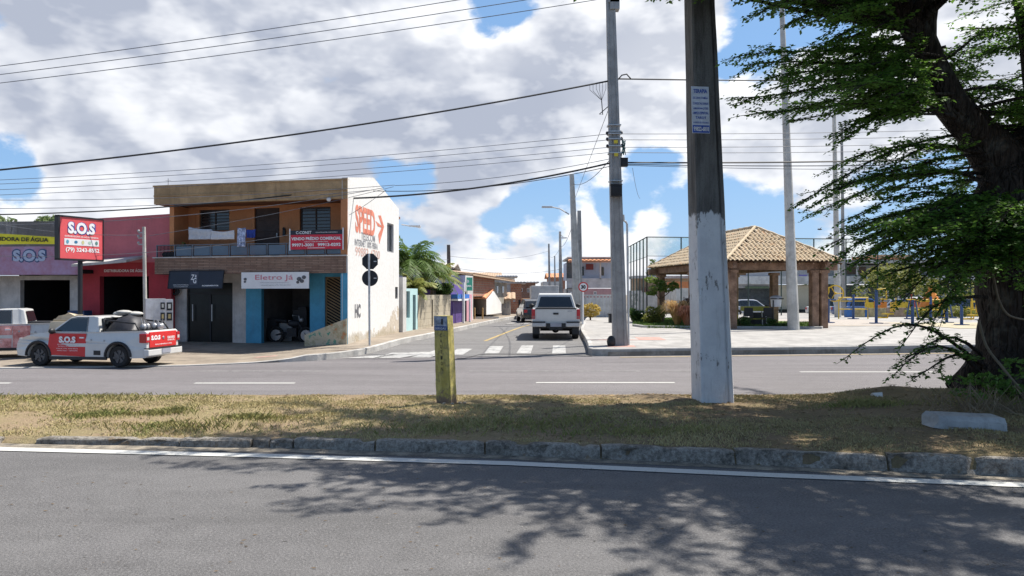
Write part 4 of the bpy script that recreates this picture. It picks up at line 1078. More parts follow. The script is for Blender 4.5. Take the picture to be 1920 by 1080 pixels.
o = thing('water_shop_building', 'mauve fronted shop with grey wall and dark doorway behind the white pickups', 'building', (-18, 27.4, .1))
b = MB(); d1 = L1.px(38, 525, 131, 640); d1 = (d1[0], d1[1], 0, d1[3])
zfb_ = L1.hit(90, 517)[1]; qe_ = qL-.01
L1.wall(b, -6, qe_, 0, zfb_, .2, [d1]); b.build('ground_floor_wall', M_greyw, o)
b = MB(); q0 = -6; q1 = L1.hit(176, 500)[0]; L1.box(b, q0, q1, -.9, -.75, L1.off(-.9).hit(90, 515)[1], L1.off(-.9).hit(90, 462)[1]); b.build('fascia', M_mauve, o)
b = MB(); L1.box(b, q0, q1-.02, -.74, 0, L1.off(-.9).hit(90, 512)[1], L1.off(-.9).hit(90, 505)[1]); b.build('canopy', M_dark, o)
b = MB(); L1.box(b, q0, L1.hit(112, 430)[0], 1.0, 1.3, 2.6, L1.off(1).hit(60, 415)[1]); b.build('rear_wall', mat_concrete('mouldy_grey_wall', (.32, .31, .29), None, .8, stain=(.06, .06, .05), dark=.42, amt=.8), o)
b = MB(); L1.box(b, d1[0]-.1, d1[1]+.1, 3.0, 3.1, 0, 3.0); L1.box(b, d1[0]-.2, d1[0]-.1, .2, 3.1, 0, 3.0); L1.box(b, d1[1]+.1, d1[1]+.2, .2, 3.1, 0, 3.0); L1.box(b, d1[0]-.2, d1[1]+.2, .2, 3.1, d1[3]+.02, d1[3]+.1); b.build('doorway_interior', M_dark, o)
fp = L1.off(-.9)
M_lb = mat('pale_blue_lettering', (.38, .45, .60), .6, .05)
q0_, q1_, z0_, z1_ = fp.px(24, 468, 87, 491)
text('S.O.S', fp.W((q0_+q1_)/2, -.01, (z0_+z1_)/2), fp.right(), up, (q1_-q0_)*1.05, (z1_-z0_)*1.12, M_tx_dk, o, .10); text('S.O.S', fp.W((q0_+q1_)/2, -.02, (z0_+z1_)/2), fp.right(), up, (q1_-q0_)*.97, (z1_-z0_)*.93, M_lb, o, .05)
b = MB(); q0, q1, z0, z1 = fp.px(-60, 436, 106, 461)
pts = []
for i in range(13):
    t = i/12; pts.append((q0+(q1-q0)*t, z0+.05*t+.03*math.sin(PI*t), z1-.16*t+.02*math.sin(PI*t*1.3)))
n = len(pts)
for q, a, c_ in pts: b.v += [tuple(fp.W(q, -.03+.02*math.sin(q*3), a)), tuple(fp.W(q, -.03+.02*math.sin(q*3+1), c_))]
for i in range(n-1): b.f.append((2*i, 2*i+2, 2*i+3, 2*i+1)); b.mi.append(0)
o = thing('hanging_banner', 'yellow banner with dark letters stretched above the mauve shop fascia', 'banner', tuple(fp.W(q0, 0, z0)))
x_ = b.build('banner_cloth', M_yel, o); s_ = x_.modifiers.new('t', 'SOLIDIFY'); s_.thickness = .006
q0_, q1_, z0_, z1_ = fp.px(-46, 442, 93, 453); text('DISTRIBUIDORA DE ÁGUA', fp.W((q0_+q1_)/2, -.065, (z0_+z1_)/2), Vector((fp.u.x, fp.u.y, -.03)), up, q1_-q0_, (z1_-z0_)*.85, M_tx_k, o, .03)

# big S.O.S sign box on a post
SP = Plane((-17.9+4.7, 21.6), (-17.9+4.7+1.32, 22.5)); SP = Plane((XX(112, 21.4), 21.4), (XX(193, 22.6), 22.6))
q0, q1 = 0, SP.L; z0a = SP.hit(112, 484)[1]; z1a = SP.hit(112, 406)[1]
o = thing('shop_sign', 'red S.O.S sign box on a dark post above the white pickups', 'sign', (XX(152, 22.2), 22.2, .02))
b = MB(); SP.box(b, 0, SP.L, 0, .14, z0a, z1a); b.build('panel', M_signr, o)
b = MB(); e = .035
SP.box(b, -.05, 0, -.02, .16, z0a-.04, z1a+.04); SP.box(b, SP.L, SP.L+.02, -.02, .16, z0a-.04, z1a+.04); SP.box(b, -.05, SP.L, -.02, .16, z1a, z1a+.05); SP.box(b, -.05, SP.L, -.02, .16, z0a-.05, z0a); b.build('frame', M_black, o)
b = MB(); c = SP.W(SP.L*.5, .08, 0); b.cyl((c.x, c.y, 0), (c.x, c.y, z0a-.03), .065, n=12); b.build('post', M_black, o)
H_ = z1a-z0a
def st(s, fx, fy, fw, fh, m_, bold=.03, v=-.005): text(s, SP.W(SP.L*fx, v, z0a+H_*(1-fy)), SP.right(), up, SP.L*fw, H_*fh, m_, o, bold)
st('S.O.S', .5, .25, .66, .32, M_tx_b, .10, -.004); st('S.O.S', .49, .245, .62, .29, M_tx_w, .05, -.010)
st('DISTRIBUIDORA DE ÁGUA MINERAL', .5, .45, .78, .05, M_tx_w, .01)
b = MB(); SP.box(b, SP.L*.10, SP.L*.90, -.006, -.001, z0a+H_*.33, z0a+H_*.49); b.build('printed_band', M_signw, o)
for i, (cc, fx) in enumerate([((.1, .35, .5), .17), ((.03, .16, .3), .36), ((.65, .6, .3), .52), ((.45, .6, .5), .68), ((.12, .25, .22), .84)]):
    b = MB(); c = SP.W(SP.L*fx, -.010, z0a+H_*.41); pts = [c+Vector((SP.u.x, SP.u.y, 0))*math.cos(a)*.055*(1 if i % 2 else .8)+up*math.sin(a)*(.06 if i % 2 == 0 else .045) for a in [2*PI*k/8 for k in range(8)]]
    b.add(pts, [tuple(range(8))]); b.build('emblem', mat('emblem_colour_'+'abcde'[i], cc, .6, .2), o, fix=False)
st('(79) 3243-8552', .52, .79, .78, .13, M_tx_w, .03)

# electricity meter column with its thin post
o = thing('meter_cabinet', 'white electricity meter cabinet with thin post beside the grey pillar', 'cabinet', (XX(300, 23), 23, .02))
MP = Plane((XX(274, 23.0), 23.0), (XX(325, 23.4), 23.4)); zt = MP.hit(300, 560)[1]; qs_ = MP.hit(311, 580)[0]
b = MB(); MP.box(b, 0, qs_, 0, .45, 0, zt); MP.box(b, qs_, MP.L, .06, .45, 0, zt-.02); b.build('cabinet_body', mat_concrete('white_cabinet_paint', (.60, .60, .62), None, .15, bmp=.1), o)
for (pa, pb, ya, yb, v) in ((301, 309, 567, 580, 0), (301, 309, 586, 601, 0), (313, 323, 567, 582, .06), (313, 323, 586, 601, .06)):
    q0, q1, z0, z1 = MP.px(pa, ya, pb, yb); b = MB(); MP.box(b, q0, q1, v-.015, v+.02, z0, z1); w_ = b.build('meter_window', M_black, o)
    b = MB(); qq = (q1-q0)*.25; MP.box(b, q0+qq, q1-qq, v-.022, v-.014, z0+(z1-z0)*.25, z1-(z1-z0)*.2); b.build('meter_face', mat('meter_face', (.5, .5, .46), .3, .2) if ya < 580 else mat('meter_face_tan', (.38, .30, .14), .4, .3), w_)
b = MB(); c = MP.W(.02, .3, 0); zt2 = ZZ(425, 23.2); b.tube([(c.x, c.y, 0), (c.x-.06, c.y, zt2)], [.06, .05], 10); po = b.build('post', mat_concrete('pale_post_concrete', (.52, .50, .46), None, .2), o)
b = MB()
for yy in (436, 446, 458): z = ZZ(yy, 23.2); b.box((c.x-.14, c.y, z), (.18, .05, .04)); b.sphere((c.x-.22, c.y-.02, z+.05), .045, 8, 6)
b.build('insulator', M_metal, o)

# boards and cardboard stacked behind the pickups
o = thing('cardboard_stack', 'leaning tan cardboard sheets stacked behind the front white pickup', 'cardboard', (XX(110, 20.9), 20.9, 0))
r = random.Random(3); M_card = mat('cardboard', (.42, .33, .21), .9, .15, 3); 
for i, (pa, pb, ya, yb, Y, ln) in enumerate([(76, 104, 603, 650, 20.9, .25), (84, 124, 600, 650, 21.1, .2), (104, 146, 592, 650, 21.3, .15), (92, 140, 598, 650, 21.5, .1), (100, 130, 590, 600, 21.5, .3)]):
    x0, x1 = XX(pa, Y), XX(pb, Y); z1 = ZZ(ya, Y); z0 = .02 if yb > 640 else z1-.14
    b = MB(); b.obox((x0, Y, z0), (x1-x0, .05, 0), (0, .05+ln*.2, 0), (ln, .05, z1-z0)); b.build('sheet', M_card if i % 2 else mat('pale_board', (.50, .44, .34), .9, .1, 3), o)
b = MB()
pp = [(XX(x, 21.4), 21.4, ZZ(y, 21.4)) for x, y in [(102, 600), (110, 592), (122, 590), (128, 586), (140, 592), (148, 598)]]
for a, c_ in zip(pp, pp[1:]): b.add([a, c_, (c_[0], c_[1]+.7, c_[2]-.1), (a[0], a[1]+.7, a[2]-.1), (a[0], a[1], a[2]-.25), (c_[0], c_[1], c_[2]-.25)], [(0, 1, 2, 3), (0, 4, 5, 1)])
b.build('top_sheet', mat('tan_tarp', (.50, .42, .30), .9, .1, 4), o)
# crates in the dark doorways
for px_, yy, w_, h_, cc, lb in [(12, 648, .9, .9, (.05, .09, .22), 'dark blue crate pile at the left edge of the frame'), (150, 646, .7, 1.2, (.03, .06, .14), 'dark blue cabinet between the two left doorways'), (62, 640, .8, .7, (.10, .12, .20), 'stack of bluish crates inside the left dark doorway'), (250, 640, .8, .6, (.05, .04, .04), 'dark boxes inside the red building bay')]:
    Y = 26.6 if px_ in (12, 150) else 28.6; b = MB(); x = XX(px_, Y); z = 0.1
    for k in range(3):
        b.box((x+(k % 2)*.05, Y, z+h_/6), (w_*(1-.08*k), .5, h_/3-.03)); z += h_/3
        b.box((x, Y-.26, z-h_/6), (w_*.5, .03, h_/9))
    tag(b.build('crate_stack', mat('crate_'+lb.split()[0]+str(px_), cc, .6, .3, 6), org=(x, Y, .1)), lb, 'crates')

# ------------------------------------------------------------------ vehicles
M_carw = mat('white_car_paint', (.56, .56, .545), .28, .05, 2, 0, 40, 0, .5, coat=.6, streak=.06)
M_carw2 = mat('dusty_white_car_paint', (.56, .56, .55), .4, .08, 2, 0, 40, 0, .5, coat=.3, streak=.15)
M_lamp = mat('red_lamp_glass', (.42, .01, .02), .15, .2, 20, coat=.6)
M_lampc = mat('clear_lamp_glass', (.55, .52, .50), .15, .2, 20, coat=.6)
M_decal = mat('red_decal', (.60, .03, .03), .35, .05, 3)
M_decal2 = mat('faded_red_decal', (.60, .14, .12), .4, .3, 5, col2=(.68, .36, .33))
M_plate = mat('grey_number_plate', (.30, .31, .36), .5, .1)
M_rim = mat('dark_alloy', (.09, .09, .095), .4, .2, 10, 0, 40, .6)
M_cg = mat_glass('car_glass', (.012, .015, .018), .06)
def arc(cx, r, z0=.0, n=10, cz=.32):
    a0 = math.asin(max(-1, min(1, (z0-cz)/r)))
    return [(cx+r*math.cos(PI-a0-(PI-2*a0)*i/n)*-1, cz+r*math.sin(PI-a0-(PI-2*a0)*i/n)) for i in range(n+1)]
def profile_solid(b, poly, hw):
    tri = tessellate_polygon([[Vector((a, c, 0)) for a, c in poly]]); n = len(poly)
    vs = [(x, hw(x, z), z) for x, z in poly]+[(x, -hw(x, z), z) for x, z in poly]
    fs = [tuple(t) for t in tri]+[tuple(i+n for i in t[::-1]) for t in tri]+[(i, i+n, (i+1) % n+n, (i+1) % n) for i in range(n)]
    b.add(vs, fs)
def wheel(t, x, y, r, w_, rimm, seed=0):
    s = 1 if y > 0 else -1
    b = MB(); prof = [(r*.62, w_*.45), (r*.9, w_*.5), (r, w_*.38), (r, -w_*.38), (r*.9, -w_*.5), (r*.62, -w_*.45)]
    N = 28; k = len(prof)
    for i in range(N):
        a = 2*PI*i/N
        for (rr, yy) in prof: b.v.append((x+rr*math.cos(a), y+yy, r+rr*math.sin(a)))
    for i in range(N):
        for j in range(k): b.f.append((i*k+j, ((i+1) % N)*k+j, ((i+1) % N)*k+(j+1) % k, i*k+(j+1) % k)); b.mi.append(0)
    wo_ = thing('_', '', '', (0, 0, 0)) if False else None
    ty = b.build('wheel', M_rubber, t, smooth=False)
    b = MB(); b.cyl((x, y+s*w_*.30, r), (x, y-s*w_*.3, r), r*.63, n=24)
    for i in range(6):
        a = 2*PI*i/6+seed; d = Vector((math.cos(a), 0, math.sin(a))); p = Vector((x, y+s*w_*.30, r)); q = Vector((-d.z, 0, d.x))*r*.09
        b.add([p-q, p+q, p+d*r*.6+q*1.2, p+d*r*.6-q*1.2]+[v+Vector((0, s*.03, 0)) for v in (p-q, p+q, p+d*r*.6+q*1.2, p+d*r*.6-q*1.2)], [(4, 5, 6, 7), (0, 1, 5, 4), (1, 2, 6, 5), (2, 3, 7, 6), (3, 0, 4, 7)])
    b.cyl((x, y+s*w_*.30, r), (x, y+s*(w_*.30+.04), r), r*.14, n=12)
    b.build('rim', rimm, ty)
def mirror(t, x, y, z, m_):
    s = 1 if y > 0 else -1
    b = MB(); b.sphere((x, y+s*.13, z+.05), (.07, .12, .09), 10, 8); b.tube([(x, y, z), (x, y+s*.08, z+.03)], .025, 6); b.build('side_mirror', m_, t, smooth=True)

def small_pickup(name, label, group, paint, decal, cargo):
    t = thing(name, label, 'pickup truck', (0, 0, 0), group)
    W = .83
    hw = lambda x, z: (W-.03*max(0, (.35-z))*2-.07*max(0, z-.75)*1.2)*(1-.10*max(0, (abs(x)-1.75))/.45)-(.10*max(0, x-1.9))
    wf, wr, R = 1.36, -1.30, .38
    poly = [(2.17, .30), (2.22, .50), (2.18, .66), (2.10, .78), (1.75, .90), (1.30, .98), (1.02, 1.02), (.2, 1.03), (-.55, 1.03), (-2.10, 1.07), (-2.17, 1.02), (-2.18, .55), (-2.24, .52), (-2.24, .34), (-2.12, .28)]
    poly += [(wr-R-.02, .27)]+[(wr+R*math.cos(a), .31+R*math.sin(a)) for a in [PI-.1-(PI-.2)*i/10 for i in range(11)]]+[(wr+R+.02, .25), (wf-R-.02, .25)]+[(wf+R*math.cos(a), .31+R*math.sin(a)) for a in [PI-.1-(PI-.2)*i/10 for i in range(11)]]+[(wf+R+.02, .28)]
    b = MB(); profile_solid(b, poly, hw); b.build('body', paint, t, bevel=.02)
    b = MB(); b.box((0, 0, .42), (4.0, 1.42, .30)); b.build('underbody', M_blk, t)
    # cab
    cp = [(1.05, 1.0), (.42, 1.44), (.2, 1.49), (-.35, 1.50), (-.52, 1.47), (-.62, 1.0)]
    chw = lambda x, z: .755-.24*(z-1.0)
    b = MB(); profile_solid(b, cp, chw); b.build('cab', paint, t, bevel=.03)
    for s in (1, -1):
        b = MB(); pts = [(.86, 1.04), (.36, 1.40), (.16, 1.435), (-.18, 1.44), (-.20, 1.04)]
        b.add([(x, s*(chw(x, z)+.006), z) for x, z in pts], [tuple(range(5))]); b.build('side_window', M_cg, t, fix=False)
        b = MB(); e = [(.93, .985), (.36, 1.42), (.16, 1.455), (-.20, 1.46), (-.23, .985)]; pr = [(x, s*(chw(x, z)+.004), z) for x, z in e]
        b.tube(pr+[pr[0]], .010, 5); b.build('window_seal', M_blk, t)
    b = MB(); b.add([(1.0, -.64, 1.06), (1.0, .64, 1.06), (.46, .56, 1.425), (.46, -.56, 1.425)], [(0, 1, 2, 3)]); 
    b.v = [(x+.012, y, z+.012) for x, y, z in b.v]; b.build('windscreen', M_cg, t, fix=False)
    b = MB(); b.add([(-.632, -.58, 1.10), (-.632, .58, 1.10), (-.545, .54, 1.42), (-.545, -.54, 1.42)], [(0, 1, 2, 3)]); b.build('rear_window', M_cg, t, fix=False)
    # doors (both sides)
    for s in (1, -1):
        dp = [(.98, .98), (1.02, .62), (.92, .34), (-.22, .30), (-.24, .98)]
        b = MB(); b.prism(dp, lambda a, c, d_: (a, s*(hw(a, c)+d_), c), -.01, .010); dr = b.build('door', decal if s > 0 else paint, t)
        b = MB(); b.box((-.12, s*(W+.005), .86), (.14, .04, .04)); b.build('handle', M_signw, dr)
        mirror(t, .82, s*.78, 1.0, M_blk)
        for (cx) in (wf, wr):
            b = MB()
            pts = [(cx+(R+.035)*math.cos(a), .31+(R+.035)*math.sin(a)) for a in [PI*i/14 for i in range(15)]]
            b.tube([(x, s*(hw(x, z)+.004), z) for x, z in pts], .042, 6)
            b.build('arch_trim', M_blk, t)
        b = MB(); b.box((.02, s*(W-.01), .255), (1.9, .05, .09)); b.build('side_skirt', M_blk, t)
        if s > 0:
            b = MB(); b.box((-.62, s*(W+.002), .42), (.22, .02, .13)); b.build('fuel_vent', M_blk, t)
            b = MB()
            for (x_, z_) in ((-.42, .80), (-.85, .78)): b.sphere((x_, s*(hw(x_, z_)+.004), z_), (.03, .01, .03), 8, 6)
            b.build('body_plug', M_metal, t)
    b = MB(); b.box((-1.32, 0, 1.058), (1.42, 1.32, .04)); b.build('bed_liner', M_blk, t)
    # roll bar and bed rail
    b = MB()
    for s in (1, -1) if cargo else ():
        b.tube([(-.74, s*.68, 1.04), (-.72, s*.66, 1.30), (-.70, s*.60, 1.42)], .035, 8); b.tube([(-.70, s*.62, 1.38), (-1.75, s*.66, 1.28), (-1.9, s*.68, 1.05)], .028, 8)
    if cargo: b.tube([(-.70, -.60, 1.42), (-.70, .60, 1.42)], .03, 8); b.build('roll_bar', M_blk, t, smooth=True)
    # tailgate, lights, bumper, plate
    b = MB(); b.box((-2.185, 0, .80), (.03, 1.26, .46)); tg = b.build('tailgate', decal, t, bevel=.01)
    b = MB(); b.sphere((-2.203, -.0, .84), (.015, .05, .05), 10, 8); b.build('handle', M_metal, tg, smooth=True)
    for s in (1, -1):
        b = MB(); b.obox((-2.21, s*.645, .72), (.24, 0, 0), (0, s*.155, 0), (0, 0, .27)); b.build('tail_light', M_lamp, t, bevel=.02)
        b = MB(); b.obox((-2.214, s*.67, .80), (.02, 0, 0), (0, s*.10, 0), (0, 0, .09)); b.build('reversing_light', M_lampc, t)
        b = MB(); b.obox((2.02, s*.48, .68), (.12, 0, 0), (0, s*.26, 0), (-.04, 0, .15)); b.build('headlight', M_lampc, t, bevel=.02)
    b = MB(); b.box((-2.20, 0, .43), (.18, 1.62, .20)); bp_ = b.build('rear_bumper', paint, t, bevel=.03)
    b = MB(); b.box((-2.19, 0, .548), (.19, 1.52, .035)); b.build('bumper_step', M_blk, t)
    b = MB(); b.box((-2.298, 0, .46), (.015, .40, .13)); b.build('number_plate', M_plate, t)
    for x in (wf, wr):
        for y in (.70, -.70): wheel(t, x, y, .315, .20, M_rim, x)
    # decals: left side is the one seen
    text('S.O.S', (.36, W+.022, .80), (-1, 0, 0), (0, 0, 1), .56, .19, M_tx_w, t, .06)
    for k, (w_, z_) in enumerate(((.66, .66), (.60, .605), (.72, .53), (.70, .47))): text(['DISTRIBUIDORA DE ÁGUA', 'ENTREGA EM DOMICÍLIO', 'FONE (79) 3243-8552', 'ARACAJU - SERGIPE'][k], (.36, W+.022, z_), (-1, 0, 0), (0, 0, 1), w_, .035, M_tx_w, t, .0)
    text('S.O.S', (-2.206, .36, .86), (0, -1, 0), (0, 0, 1), .42, .14, M_tx_w, t, .06)
    text('3243-8552', (-2.206, -.36, .84), (0, -1, 0), (0, 0, 1), .36, .07, M_tx_w, t, .03); text('DISTRIBUIDORA', (-2.206, -.36, .76), (0, -1, 0), (0, 0, 1), .34, .05, M_tx_w, t, .01); text('ÁGUA MINERAL E GÁS', (-2.206, 0, .66), (0, -1, 0), (0, 0, 1), .8, .045, M_tx_w, t, .01)
    return t
t = small_pickup('parked_pickup', 'white small pickup with red S.O.S doors, nearest at the left road edge', 'white S.O.S pickups', M_carw, M_decal, True)
sc_ = .865
a = math.radians(180-10); cs, sn = math.cos(a), math.sin(a)
# near-rear wheel (x=-1.30,y=+.70 -> left side seen) at px 223, ground y=690
Y0 = 2660/(690.5-550); X0 = XX(222, Y0); lx, ly = -1.30*sc_, .80*sc_
t.rotation_euler = (0, 0, a); t.scale = (sc_,)*3; t.location = (X0-(lx*cs-ly*sn), Y0-(lx*sn+ly*cs), 0.022)
loc1 = t.location.copy()
t2 = small_pickup('parked_pickup', 'white small pickup at the left picture edge, cut off, behind the nearer one', 'white S.O.S pickups', M_carw2, M_decal2, False)
t2.rotation_euler = (0, 0, math.radians(180+22)); t2.scale = (.94,)*3; t2.location = (-15.0, 22.3, .04)
b = MB(); b.prism([(-.25, .98), (-.25, .30), (-.70, .30), (-.72, .98)], lambda a, c, d_: (a, .83-.06*max(0, c-.75)+d_, c), -.01, .010); b.build('side_decal', M_decal2, t2)
# load on the nearer pickup
def onbed(b, x, y, z): return Vector((loc1.x+(x*cs-y*sn)*sc_, loc1.y+(x*sn+y*cs)*sc_, .022+z*sc_))
b = MB(); n, k = 16, 8
for j in range(k+1):
    for i in range(n+1):
        u_, v_ = i/n, j/k; e = math.sin(PI*u_)**.5*math.sin(PI*v_)**.5 if 0 < u_ < 1 and 0 < v_ < 1 else 0
        b.v.append(tuple(onbed(b, -.66-.95*u_, -.55+1.1*v_, 1.08+e*(.50-.08*u_)+.05*mnoise.noise((u_*5, v_*5, 1))*e)))
for j in range(k):
    for i in range(n): q = j*(n+1)+i; b.f.append((q, q+1, q+n+2, q+n+1)); b.mi.append(0)
c = onbed(b, -1.1, 0, 1.08)
tag(b.build('covered_load', mat('black_tarp', (.03, .03, .035), .5, .4, 6), smooth=True, org=tuple(c)), 'black covered load in the bed of the nearer white pickup', 'cargo')
b = MB()
for (x, y, z, s) in ((-.85, 0, 1.56, 1), (-.95, .1, 1.60, .8), (-1.15, -.1, 1.55, .9)): p = onbed(b, x, y, z); b.sphere(p, (.26*s, .22*s, .07*s), 10, 6)
tag(b.build('pale_bundle', mat('pale_bundle', (.42, .41, .38), .9, .2, 8), smooth=True, org=tuple(onbed(b, -.9, 0, 1.5))), 'pale folded bundle lying on the dark load of the nearer pickup', 'bundle')
b = MB(); r = random.Random(8)
for i in range(7): x = -1.72-.05*i; p = onbed(b, x, r.uniform(-.4, .4), 1.09); b.sphere(p+Vector((0, 0, .07)), (.08, .08, .09), 8, 6); b.tube([p, p+Vector((r.uniform(-.1, .1), 0, r.uniform(.2, .34)))], .012, 5)
tag(b.build('tool_pile', M_metal, org=tuple(onbed(b, -1.8, 0, 1.1))), 'small grey tools and bottles at the rear of the nearer pickup bed', 'tools')

# the crew-cab pickup seen from behind in the side street
def big_pickup():
    t = thing('crew_cab_pickup', 'white crew cab pickup seen from behind at the start of the side street', 'pickup truck', (0, 0, 0))
    W = .925
    hw = lambda x, z: W-.05*max(0, .6-z)-.09*max(0, z-.95)-.08*max(0, abs(x)-2.2)
    wf, wr, R = 1.62, -1.48, .46
    poly = [(2.55, .42), (2.62, .7), (2.55, .95), (2.3, 1.08), (1.55, 1.17), (1.2, 1.20), (-.9, 1.20), (-2.52, 1.20), (-2.56, 1.15), (-2.56, .62), (-2.5, .55), (wr-R-.02, .50)]
    poly += [(wr+R*math.cos(a), .42+R*math.sin(a)) for a in [PI-.15-(PI-.3)*i/10 for i in range(11)]]+[(wr+R+.02, .42), (wf-R-.02, .42)]+[(wf+R*math.cos(a), .42+R*math.sin(a)) for a in [PI-.15-(PI-.3)*i/10 for i in range(11)]]+[(wf+R+.02, .42)]
    b = MB(); profile_solid(b, poly, hw); b.build('body', M_carw, t, bevel=.03)
    cp = [(1.35, 1.15), (.55, 1.70), (.3, 1.76), (-.75, 1.78), (-.95, 1.74), (-1.12, 1.15)]
    chw = lambda x, z: .84-.30*(z-1.15)
    b = MB(); profile_solid(b, cp, chw); b.build('cab', M_carw, t, bevel=.05)
    b = MB(); b.add([(-1.118, -.70, 1.235), (-1.118, .70, 1.235), (-1.005, .585, 1.635), (-1.005, -.585, 1.635)], [(0, 1, 2, 3)]); b.v = [(x-.012, y, z) for x, y, z in b.v]; b.build('rear_window', M_cg, t, fix=False)
    for s in (1, -1):
        pts = [(1.12, 1.20), (.52, 1.64), (.3, 1.69), (-.70, 1.70), (-.82, 1.66), (-.92, 1.20)]
        b = MB(); b.add([(x, s*(chw(x, z)+.008), z) for x, z in pts], [tuple(range(6))]); b.build('side_window', M_cg, t, fix=False)
        b = MB(); b.tube([(.5, s*.66, 1.79), (-.6, s*.66, 1.81)], .025, 6); b.build('roof_rail', M_galv, t)
        mirror(t, .95, s*.86, 1.2, M_blk)
        b = MB(); b.obox((-2.575, s*(W-.145), .80), (.2, 0, 0), (0, s*.135, 0), (0, 0, .37)); tl = b.build('tail_light', M_lamp, t, bevel=.02)
        b = MB(); b.obox((-2.579, s*(W-.13), .82), (.03, 0, 0), (0, s*.10, 0), (0, 0, .10)); b.build('reversing_light', mat('dim_lamp', (.35, .12, .12), .2, .1), tl)
        b = MB(); b.obox((-2.66, s*.36, .50), (.22, 0, 0), (0, s*.54, 0), (0, 0, .17)); b.build('rear_bumper', mat('silver_bumper', (.45, .45, .46), .35, .1, 5, 0, 40, .5), t, bevel=.03)
        b = MB(); b.obox((-2.665, s*.40, .66), (.2, 0, 0), (0, s*.5, 0), (0, 0, .05)); b.build('bumper_step', M_blk, t)
        b = MB(); b.obox((-2.5, s*.62, .22), (.02, 0, 0), (0, s*.26, 0), (0, 0, .3)); b.build('mud_flap', M_blk, t)
    b = MB(); b.box((-2.565, 0, .90), (.03, 1.46, .56)); tg = b.build('tailgate', M_carw, t, bevel=.015)
    b = MB(); b.box((-2.59, 0, 1.005), (.03, .20, .07)); b.build('handle', M_blk, tg)
    b = MB(); b.box((-2.56, 0, 1.20), (.08, 1.56, .03)); b.build('tailgate_cap', M_blk, tg)
    b = MB(); b.box((-2.63, 0, .56), (.10, .72, .17)); b.build('bumper_centre', M_blk, t)
    b = MB(); b.box((-2.69, 0, .58), (.015, .42, .14)); b.build('number_plate', M_plate, t)
    b = MB(); b.box((-2.62, 0, .43), (.12, .5, .06)); b.tube([(-2.55, 0, .42), (-2.75, 0, .36), (-2.78, 0, .42)], .03, 6); b.build('tow_hitch', M_blk, t)
    b = MB(); b.box((0, 0, .55), (4.6, 1.4, .25)); b.tube([(-1.48, -.6, .38), (-1.48, .6, .38)], .08, 8); b.sphere((-1.48, 0, .38), .16, 10, 8); b.build('underbody', M_blk, t)
    b = MB(); b.box((-1.8, 0, 1.205), (1.45, 1.5, .03)); b.build('bed_cover', M_blk, t)
    text('4X4', (-2.592, -.52, 1.10), (0, -1, 0), (0, 0, 1), .16, .05, M_plate, tg, .02); b = MB()
    for x in (wf, wr):
        for y in (.77, -.77): wheel(t, x, y, .385, .26, M_rim, x)
    return t
t = big_pickup(); Y = 28.3
t.rotation_euler = (0, 0, PI/2-.045); t.location = (XX(1043, Y)+.10, Y+2.56, G(Y)+.006)
# ------------------------------------------------------------------ houses along the left of the side street
SL = Plane((-4.65, 30.7), (-4.65+.16*60, 90.7)); nl = Vector((-.987, .158))     # street front line, houses to its left
SL.n = nl
def qpx(px): return SL.hit(px, 550)[0]
def zpx(px, py): return SL.hit(px, py)[1]
def house(name, label, pa, pb, ztop, m_, depth=7, cat='house', zb=.0):
    t = thing(name, label, cat, tuple(SL.W((qpx(pa)+qpx(pb))/2, 0, .1)))
    return t
M_brickr = mat_brick('red_hollow_brick', (.34, .12, .07), (.42, .17, .10), (.32, .27, .22), .24, .16, 'XYZ', .02)
M_tiles = mat('orange_roof_tiles', (.55, .22, .10), .85, .15, 6, .3, 20, col2=(.62, .30, .16)); M_tiles2 = mat('weathered_roof_tiles', (.38, .25, .16), .85, .2, 6, .3, 20, col2=(.46, .34, .24))
M_beige = mat_brick('beige_block_wall', (.40, .35, .26), (.44, .39, .30), (.32, .28, .21), .9, .3, 'XYZ', .012)
M_teal = mat('pale_teal_paint', (.42, .60, .60), .8, .08, 2, streak=.1); M_purple = mat('purple_wall_paint', (.13, .08, .27), .8, .12, 1.5, streak=.15)
def sbox(b, pa, pb, v0, v1, z0, z1): SL.box(b, qpx(pa), qpx(pb), v0, v1, z0, z1)
# teal gate house
t = thing('street_wall', 'narrow pale teal wall with dark window and door beside the white side wall', 'wall', tuple(SL.W(1, 0, .1)))
b = MB(); qa, qb = qpx(757), qpx(783); w1 = (qpx(760), qpx(768.5), .85, zpx(764, 546)); w2 = (qpx(774), qpx(779.5), .1, zpx(776, 553))
SL.wall(b, qa, qb, .05, zpx(770, 541), .3, [w1, w2]); b.build('wall', M_teal, t)
b = MB(); SL.box(b, w1[0], w1[1], .12, .16, w1[2], w1[3]); b.build('window', M_glassd, t)
b = MB(); SL.box(b, w2[0], w2[1], .12, .16, w2[2], w2[3]); b.build('door', M_black, t)
b = MB(); SL.box(b, qa-.5, qa-.02, -.12, .1, .05, zpx(755, 520)); tag(b.build('wall_pier', M_white, org=tuple(SL.W(qa-.3, 0, .1))), 'stained white pier between the side wall and the teal wall', 'pier')
# beige block wall
t = thing('garden_wall', 'tall beige block wall with one narrow dark slot beside the palm', 'wall', tuple(SL.W(6, 0, .1)))
b = MB(); qa, qb = qpx(783.4), qpx(845); sl_ = (qpx(809), qpx(812), .3, zpx(811, 562)); SL.wall(b, qa, qb, .05, zpx(814, 553), .25, [sl_]); b.build('wall', M_beige, t)
b = MB(); SL.box(b, sl_[0], sl_[1], .15, .2, sl_[2], sl_[3]); b.build('door', M_black, t)
